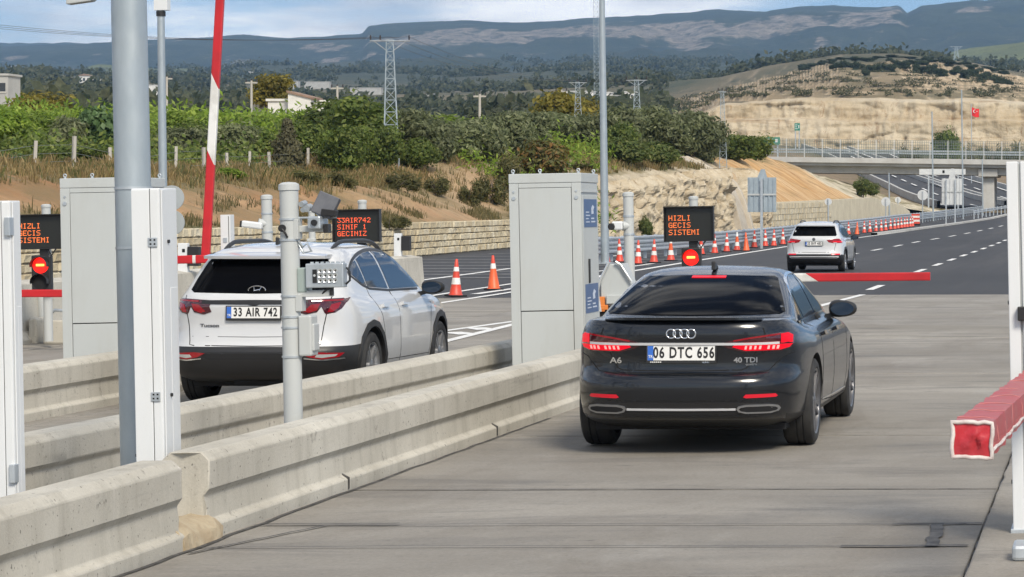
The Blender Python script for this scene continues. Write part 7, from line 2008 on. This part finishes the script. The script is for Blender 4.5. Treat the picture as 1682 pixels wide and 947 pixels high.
def trunk_mesh(seed):
    r = random.Random(seed); m = MB()
    m.tube([(0,0,-.1), (r.uniform(-.02,.02), 0, .15), (r.uniform(-.05,.05), r.uniform(-.04,.04), .38), (r.uniform(-.06,.06), 0, .62)], [.042, .034, .026, .012], 8)
    for i in range(6):
        a = r.uniform(0, 6.3); z0 = r.uniform(.12, .4); q = r.uniform(.16, .34)
        m.tube([(0,0,z0), (q*.5*math.cos(a), q*.5*math.sin(a), z0 + .14), (q*math.cos(a), q*math.sin(a), z0 + .32)], [.020, .013, .005], 6)
    return m.mesh('trunk', MAT['bark'], 50)
TRUNK = [trunk_mesh(s) for s in range(4)]
trng = random.Random(77)
def tree(kind, label, x, d, w_px, ytop, cat='tree', name=None, z=None, group='trees and bushes behind the fence', ybot=None):
    X = px(x, d)
    z = (hill(X, d) if d < 300 else valley_h(X, d)) if z is None else z
    h = max(.5, pz(ytop, d) - z); w = w_px * d / FOC
    t = thing(name or ('%s_tree' % {'bright':'fruit','olive':'olive','dark':'broadleaf','broad':'fig','yellow':'poplar','dry':'conifer','rust':'shrub','bush':'shrub','pine':'pine','weed':'shrub'}[kind]), label, cat, (X, d, z - .05), (0, 0, trng.uniform(0, 6.3)), group)
    place('trunk', trng.choice(TRUNK), t, (0,0,0), (0,0,0), (min(h*1.2, w*.9), min(h*1.2, w*.9), h))
    place('crown', trng.choice(CROWN[kind]), t, (0,0,0), (0,0,0), (w*1.12, w*1.12, h*1.08))
    return t
T = [ # kind, x, d, width px, top row, label
 ('bright', 12, 128, 86, 178, 'bright green tree at the left edge of the photo'),
 ('bright', 70, 134, 74, 184, 'bright green tree second from the left edge, below the grey house'),
 ('yellow', 62, 176, 84, 146, 'olive brown tree rising right beside the grey house at left'),
 ('olive', 112, 122, 66, 192, 'grey green olive tree midway between left edge and thick steel pole'),
 ('bright', 128, 146, 66, 186, 'bright green tree behind the grey olive tree left of the thick pole'),
 ('broad', 170, 124, 66, 170, 'broad leaved fig tree touching the left side of the thick steel pole'),
 ('dark', 38, 116, 70, 226, 'low dark green bush by the fence near the left edge'),
 ('dark', 120, 112, 90, 238, 'low wide dark green bush by the fence left of the thick pole'),
 ('dark', 222, 128, 60, 190, 'dark green tree hidden mostly behind the thick steel pole'),
 ('bright', 292, 140, 64, 180, 'bright green tree between slim light pole and raised arm'),
 ('olive', 300, 122, 66, 206, 'grey green olive tree just right of the slim light pole'),
 ('dark', 332, 130, 60, 200, 'dark tree directly behind the raised red and white arm'),
 ('olive', 380, 126, 70, 200, 'dark grey olive tree right of the raised arm'),
 ('bright', 372, 152, 80, 184, 'bright green tree behind the olive right of the raised arm'),
 ('bright', 428, 146, 74, 188, 'bright green tree below the white house wall'),
 ('dark', 425, 130, 66, 206, 'dark green tree left of the dusty conifer'),
 ('dry', 472, 124, 62, 196, 'dusty brown green conifer with a pointed top, left of the broad dark trees'),
 ('bright', 486, 152, 70, 186, 'bright green tree behind the dusty conifer'),
 ('dark', 540, 142, 104, 160, 'big dark green spreading tree left of the tall lattice pylon'),
 ('dark', 590, 138, 100, 158, 'big dark green tree touching the tall lattice pylon on its left'),
 ('dark', 512, 130, 66, 198, 'low dark tree between the conifer and the big spreading tree'),
 ('dark', 570, 128, 80, 205, 'low dark tree in front of the two big dark trees'),
 ('dark', 628, 133, 60, 205, 'dark low tree behind the foot of the tall lattice pylon'),
 ('olive', 676, 142, 74, 176, 'silver green olive tree first right of the tall lattice pylon'),
 ('bright', 730, 158, 110, 186, 'bright lime green tree seen over the olive trees'),
 ('olive', 716, 140, 70, 192, 'silver green olive tree second right of the tall lattice pylon'),
 ('olive', 757, 144, 72, 198, 'silver green olive tree third right of the tall lattice pylon, above the bare mound'),
 ('olive', 796, 146, 70, 190, 'silver green olive tree fourth right of the tall lattice pylon'),
 ('olive', 834, 150, 66, 184, 'silver green olive tree fifth right of the tall pylon, left of the rusty bush'),
 ('dark', 690, 136, 60, 222, 'dark low bush under the first olive tree right of the tall pylon'),
 ('olive', 872, 158, 66, 180, 'olive tree behind the rusty bush'),
 ('yellow', 912, 190, 86, 146, 'tall yellowing tree behind the flat armed pylon'),
 ('yellow', 955, 196, 66, 158, 'yellow green tree right of the flat armed pylon'),
 ('olive', 905, 168, 70, 182, 'grey green olive tree below the yellowing tree'),
 ('olive', 965, 172, 66, 186, 'olive tree left of the tall light pole'),
 ('olive', 1020, 172, 66, 172, 'olive tree just right of the tall light pole'),
 ('dark', 1012, 164, 54, 202, 'dark green tree low beside the tall light pole'),
 ('olive', 1072, 182, 66, 172, 'olive tree behind the pylon with raised arm ends'),
 ('olive', 1104, 184, 60, 186, 'olive tree right of the pylon with raised arm ends'),
 ('olive', 1140, 186, 84, 182, 'broad rounded olive tree left of the slim pylon'),
 ('olive', 1168, 190, 50, 196, 'small olive tree touching the slim pylon'),
 ('dark', 1208, 206, 60, 220, 'low dark green hedge bush right of the slim pylon'),
 ('dark', 1238, 214, 56, 222, 'low dark green hedge bush left of the wide green sign'),
]
for kind, x, d, w, yt, lab in T: tree(kind, lab, x, d, w, yt)
B_ = [
 ('rust', 884, 146, 84, 226, 'bush with reddish orange leaves left of the tall light pole'),
 ('weed', 842, 141, 56, 240, 'yellow green bush left of the rusty bush, over the cabinet corner'),
 ('bush', 1032, 161, 70, 226, 'tall dark green bush on the cutting right of the tall light pole'),
 ('bush', 1086, 166, 60, 232, 'tall yellow green bush on the cutting, second right of the tall light pole'),
 ('weed', 960, 153, 50, 264, 'green bush left of the tall light pole, on top of the cutting'),
 ('bright', 374, 101, 44, 278, 'leafy bright green bush on the red bank right of the raised arm'),
 ('broad', 24, 96, 60, 262, 'dark leafy bush on the bank at the left edge'),
 ('weed', 505, 110, 60, 272, 'dry green bush on the bank right of the camera post'),
 ('weed', 560, 113, 60, 276, 'dry green bush on the bank above the led sign with plate text'),
 ('weed', 655, 121, 66, 276, 'brown green bush below the tall lattice pylon'),
 ('weed', 715, 128, 46, 282, 'green bush on the bank left of the labelled cabinet, before the mound'),
 ('weed', 772, 132, 44, 286, 'green bush hanging over the bare slope left of the labelled cabinet'),
 ('weed', 808, 136, 50, 270, 'grey green bush just left of the labelled cabinet top'),
 ('weed', 640, 102, 24, 346, 'small weed tuft at the wall top right of the led sign with plate text'),
 ('weed', 660, 105, 34, 345, 'low weed bush on top of the stone wall left of the first cone'),
 ('bush', 1060, 152, 20, 352, 'small green weed left of the central led sign, at the rock face foot'),
 ('bush', 1418, 246, 30, 290, 'dark shrub beside the embankment, below the bridge deck'),
 ('bush', 1430, 262, 24, 300, 'small shrub beside the far road, below the bridge deck'),
]
for kind, x, d, w, yt, lab in B_: tree(kind, lab, x, d, w, yt, 'bush', 'shrub', group='bushes on the bank')
# row of bushes at the quarry foot, pines on the hill top
for x, d, w, yt, lab in ((1556, 470, 30, 214, 'dark round tree behind the bridge railing, before the quarry'), (1495, 480, 34, 224, 'pale bush behind the bridge railing, left of the dark round tree'), (1600, 480, 26, 220, 'bush behind the bridge railing below the flag'), (1630, 490, 26, 222, 'bush behind the bridge railing right of the flag'), (1662, 480, 30, 222, 'bush behind the bridge railing at the right edge')):
    tree('dark' if x == 1556 else 'weed', lab, x, d, w * 1.3, yt + (0 if x == 1556 else 4), 'tree' if x == 1556 else 'bush', None if x == 1556 else 'shrub', group='bushes at the quarry foot')
# tree by the white house and small crowns
tree('yellow', 'large dense tree behind the white house wall', 449, 236, 62, 122, z=pz(180, 236), group='trees in the valley')
hp = random.Random(12)
n_ = 0
for i in range(110):
    x = 1318 + (i % 55 + hp.uniform(-.4, .4)) * 6.2
    d = hp.uniform(900, 1060) if i < 55 else hp.uniform(800, 900)
    if i >= 55 and (x < 1390 or hp.random() < .25): continue
    yb = vrow(x, d); yt = yb - hp.uniform(7, 13) * (1.0 if x < 1600 else .8)
    X = px(x, d)
    t = tree('pine', 'dark pine in the wood along the top of the terraced hill', x, d, hp.uniform(12, 22), yt, group='pines on the terraced hill')
# hedges of tall green reed behind the fence, valley groves
def scatter(name, mat, pts, leafs, seed, label, size, asp=1.6):
    r = random.Random(seed); vs = []; fs = []
    for (x, y, z, s) in pts:
        for _ in range(leafs):
            c_ = Vector((x + r.gauss(0, .32)*s, y + r.gauss(0, .32)*s, z + abs(r.gauss(.42, .26))*s)); u = Vector((r.uniform(-1,1), r.uniform(-1,1), r.uniform(-1,1))).normalized(); w = u.orthogonal().normalized()*size*s*.5; u = u*size*s*.5*asp
            k0 = len(vs); vs += [tuple(c_-u), tuple(c_+w), tuple(c_+u), tuple(c_-w)]; fs.append((k0,k0+1,k0+2,k0+3))
    me = bpy.data.meshes.new(name); me.from_pydata(vs, [], fs); me.materials.append(mat); me.update()
    o = bpy.data.objects.new(name, me); COL.objects.link(o); return stuff(o, label, 'grove')
r = random.Random(33); pts = []
while len(pts) < 4000:
    x = r.uniform(-60, 1750); d = 330 * (3600/330) ** (r.random() ** .8)
    if x > 1060 and d < 560: continue
    X = px(x, d)
    if noise.noise(Vector((X*.01, d*.004, 3))) + .35*noise.noise(Vector((X*.04, d*.02, 8))) < -.02: continue
    if x > 1090 and 530 < d < 1250: continue
    pts.append((X, d, valley_z(x, d), r.uniform(2.2, 5.0) * (1 + d/3500)))
scatter('grove', foliage('valley_groves', (0.035, 0.046, 0.020), (0.060, 0.072, 0.034), (0.10, 0.105, 0.055)), pts, 30, 34, 'scattered dark olive groves covering the valley', .30)
# terrace hedges on the hill
pts = []
x = 1085
while x < 1720:
    x += 2.6; q0 = None; d = 556.0
    while d < 935:
        q = math.floor(terr_zz(x, d) - .63)
        if q0 is not None and q > q0 and noise.noise(Vector((x*.03, q*3.1, 5))) > .02:
            dd = d + r.uniform(.5, 2.5); pts.append((px(x, dd), dd, valley_z(x, dd) - .2, r.uniform(.55, 1.25)))
        q0 = q; d += 1.3
scatter('terrace_scrub', foliage('terrace_scrub', (0.034, 0.042, 0.018), (0.062, 0.066, 0.030), (0.105, 0.095, 0.045)), pts, 14, 35, 'low scrub growing along the terraces', .32)
# bright reeds and young orchard rows as a mass behind the first trees
pts = []
for i in range(2600):
    x = r.uniform(-40, 1000); d = r.uniform(140, 225)
    if x > 620 and r.random() < .45: continue
    X = px(x, d); pts.append((X, d, hill(X, d), r.uniform(.9, 1.9) * (1.0 if x < 620 else .85)))
scatter('tall_reeds', FM['bright'], pts, 40, 36, 'bright green tall reeds and young trees behind the fence', .085, 3.0)
# dark understorey along the fence
pts = []
for i in range(420):
    d = r.uniform(112, 190); t_ = r.uniform(10.5, 20); X = cutx(d) - t_
    pts.append((X, d, hill(X, d), r.uniform(.8, 1.7)))
scatter('undergrowth', FM['dark'], pts, 44, 37, 'dark undergrowth below the trees behind the fence', .10, 2.0)
# dry grass on the bank
def blades(name, mat, n, fn, h0, h1, wd, seed, label):
    r = random.Random(seed); vs = []; fs = []
    k_ = 0
    while k_ < n:
        q = fn(r)
        if q is None: continue
        x, y, z, s = q
        for _ in range(5):
            a = r.uniform(0, 6.3); l = r.uniform(.05, .35); hh = r.uniform(h0, h1)*s; bx_, by_ = x + r.gauss(0, .10), y + r.gauss(0, .10)
            ca, sa = math.cos(a), math.sin(a); i0 = len(vs)
            vs += [(bx_ - sa*wd, by_ + ca*wd, z - .05), (bx_ + sa*wd, by_ - ca*wd, z - .05), (bx_ + ca*l*hh + sa*wd*.3, by_ + sa*l*hh - ca*wd*.3, z + hh*.8), (bx_ + ca*l*hh*1.6, by_ + sa*l*hh*1.6, z + hh)]
            fs += [(i0, i0+1, i0+2), (i0, i0+2, i0+3)]
            k_ += 1
    me = bpy.data.meshes.new(name); me.from_pydata(vs, [], fs); me.materials.append(mat); me.update()
    o = bpy.data.objects.new(name, me); COL.objects.link(o); return stuff(o, label, 'grass')
def bankpt(r):
    Y = r.uniform(68, 176)
    t_ = r.uniform(3.6, 12.5)
    if Y > 146: t_ = r.uniform(1.6, 12)
    if t_ < 5.2 and Y < 146 and r.random() < .7: return None
    dens = noise.noise(Vector((Y*.25, t_*.5, 2))) + .25
    if dens < r.uniform(-.2, .5): return None
    if 133 < Y < 146 and 4.2 < t_ < 8.5 and r.random() < .6: return None
    X = cutx(Y) - t_
    return (X, Y, bank(Y, t_), r.uniform(.7, 1.3))
blades('dry_grass', foliage('dry_grass_blades', (0.16, 0.115, 0.045), (0.24, 0.175, 0.075), (0.33, 0.25, 0.12)), 52000, bankpt, .16, .46, .018, 41, 'tall dry brown grass covering the top of the bank')
blades('green_weeds', foliage('green_weed_blades', (0.055, 0.065, 0.018), (0.095, 0.10, 0.03), (0.15, 0.14, 0.05)), 15000, lambda r: bankpt(r) if r.random() < .8 else None, .18, .5, .024, 42, 'green weeds growing among the dry grass on the bank')
def slopept(r):
    Y = r.uniform(70, 148); t_ = abs(r.gauss(0.6, .5)) + .5 if r.random() < .6 else r.uniform(.6, 5)
    if noise.noise(Vector((Y*.35, t_*.6, 9))) < .12: return None
    return (cutx(Y) - t_, Y, bank(Y, t_), r.uniform(.5, 1.1))
blades('bank_weeds', foliage('bank_weed_blades', (0.08, 0.08, 0.028), (0.14, 0.12, 0.05), (0.24, 0.19, 0.09)), 6000, slopept, .15, .42, .02, 43, 'sparse weeds on the bare earth slope above the wall')

# ================================================================== HOUSES AND FAR BUILDINGS
def house(label, x0, x1, ytop, ybot, d, depth, wins=0, roof=None, mat='plaster', name='house', sink=4):
    X0, X1 = px(x0, d), px(x1, d); w = X1 - X0; z0 = pz(ybot, d); h = pz(ytop, d) - z0
    t = thing(name, label, 'building' if name != 'house' else 'house', (X0, d, z0), (0, 0, 0))
    m = MB()
    if roof == 'shed':
        m.prism([(0, -sink), (w, -sink), (w, h*.62), (0, h)], 0, depth, 'y')
    else: m.bx(0, w, 0, depth, -sink, h)
    m.build('wall', MAT[mat], t)
    if roof == 'shed':
        m = MB(); m.prism([(-.1, h + .02), (w + .2, h*.62 - .02), (w + .2, h*.62 + .14), (-.1, h + .20)], -.15, depth + .2, 'y'); m.build('roof', MAT['roof_tile'], t)
    elif roof == 'gable':
        m = MB(); m.prism([(-.4, h), (w + .4, h), (w/2, h + w*.16)], -.4, depth + .4, 'y'); m.build('roof', MAT['roof_tile'], t)
    else:
        m = MB(); m.bx(-.15, w + .15, -.15, depth + .15, h + .01, h + .22); m.build('roof', MAT[mat], t)
    for i in range(wins):
        xx = w * (i + .5) / wins
        m = MB(); m.bx(xx - w*.09, xx + w*.09, -.03, .05, h*.38, h*.72); f = m.build('window', MAT['window'], t)
        m = MB(); m.bx(xx - w*.12, xx + w*.12, -.10, -.031, h*.34, h*.375); m.build('sill', MAT['plaster'], f)
    return t
MAT['greyplaster'] = simple('grey_plaster', (0.42, 0.42, 0.40), .85, col2=(0.36, 0.355, 0.34), scale=.6)
house('grey flat roofed house with dark windows at the left edge', -40, 13, 124, 166, 262, 3, 3, None, 'greyplaster')
house('white house with a sloping roof among the trees', 473, 511, 152, 178, 232, 2.6, 0, 'shed')
house('low white annex left of the sloping roofed house', 440, 473, 166, 180, 233, 4, 0, None)
house('small white shed right of the sloping roofed house', 523, 533, 168, 182, 234, 2.5, 0, None)
house('low pale wall building left of the white house', 416, 440, 169, 182, 236, 3, 1, None)
for i, (a, b_, c_, e, d, lab) in enumerate(((128, 154, 124, 138, 1350, 'largest white building of the far hillside town at left'), (101, 116, 131, 137, 1400, 'white building left of the largest one in the far hillside town'), (160, 178, 130, 136, 1420, 'white building right of the largest one in the far hillside town'), (178, 190, 128, 136, 1500, 'pale building next to the thick pole in the far hillside town'), (136, 150, 137, 143, 1280, 'low white building below the largest one in the far hillside town'), (165, 186, 137, 143, 1300, 'low pale building beside the thick pole in the far hillside town'), (118, 129, 134, 139, 1380, 'small pale building between two others in the far hillside town'))):
    house(lab, a, b_ - (4 if i else 6), c_, e, d, 5, 3 if i == 0 else 0, 'gable' if i in (0, 3) else None, name='building', sink=8)
for a, b_, c_, e, d, lab in ((985, 1006, 152, 170, 640, 'pale industrial hall left of the tall light pole'), (1000, 1022, 157, 166, 660, 'blue grey industrial hall right of the tall light pole'), (1026, 1046, 151, 166, 700, 'white building left of the pylon with raised arm ends'), (930, 978, 150, 162, 760, 'long pale building behind the flat armed pylon'), (1066, 1092, 170, 176, 620, 'low pale shed right of the pylon with raised arm ends'), (1005, 1030, 165, 170, 600, 'low white roofed shed below the blue grey hall'),
                          (408, 430, 117, 123, 2550, 'distant white castle like building on the skyline of the valley'), (500, 545, 134, 138, 1600, 'long pale roof of a distant shed above the white house'), (470, 494, 133, 137, 1650, 'pale roof of a distant shed left of the utility pole'), (575, 630, 144, 149, 1300, 'pale shed left of the tall pylon in the valley'), (240, 262, 140, 149, 900, 'small white building between thick pole and slim light pole'), (790, 812, 149, 152, 1250, 'tiny white house in the middle valley'), (700, 716, 153, 157, 1150, 'tiny pale house right of the tall pylon in the valley')):
    house(lab, a, b_ - 4, c_, e, d, 4, 2 if (b_ - a) > 18 and d < 800 else 0, None, 'greyplaster' if 'blue' in lab or d > 1100 else 'plaster', name='building', sink=8)

# ================================================================== AIR
m = MB(); m.bx(-9000, 9000, -600, 8200, -3.0, 720)
hz = m.build('haze', [])
hz['kind'] = 'stuff'
hm = bpy.data.materials.new('air'); hm.use_nodes = True
nt = hm.node_tree; nt.nodes.clear()
ho = nt.nodes.new('ShaderNodeOutputMaterial'); hv = nt.nodes.new('ShaderNodeVolumePrincipled')
hv.inputs['Color'].default_value = (0.36, 0.62, 1.0, 1)
hv.inputs['Density'].default_value = 0.000098
hv.inputs['Anisotropy'].default_value = 0.2
nt.links.new(hv.outputs[0], ho.inputs['Volume'])
hz.data.materials.append(hm)
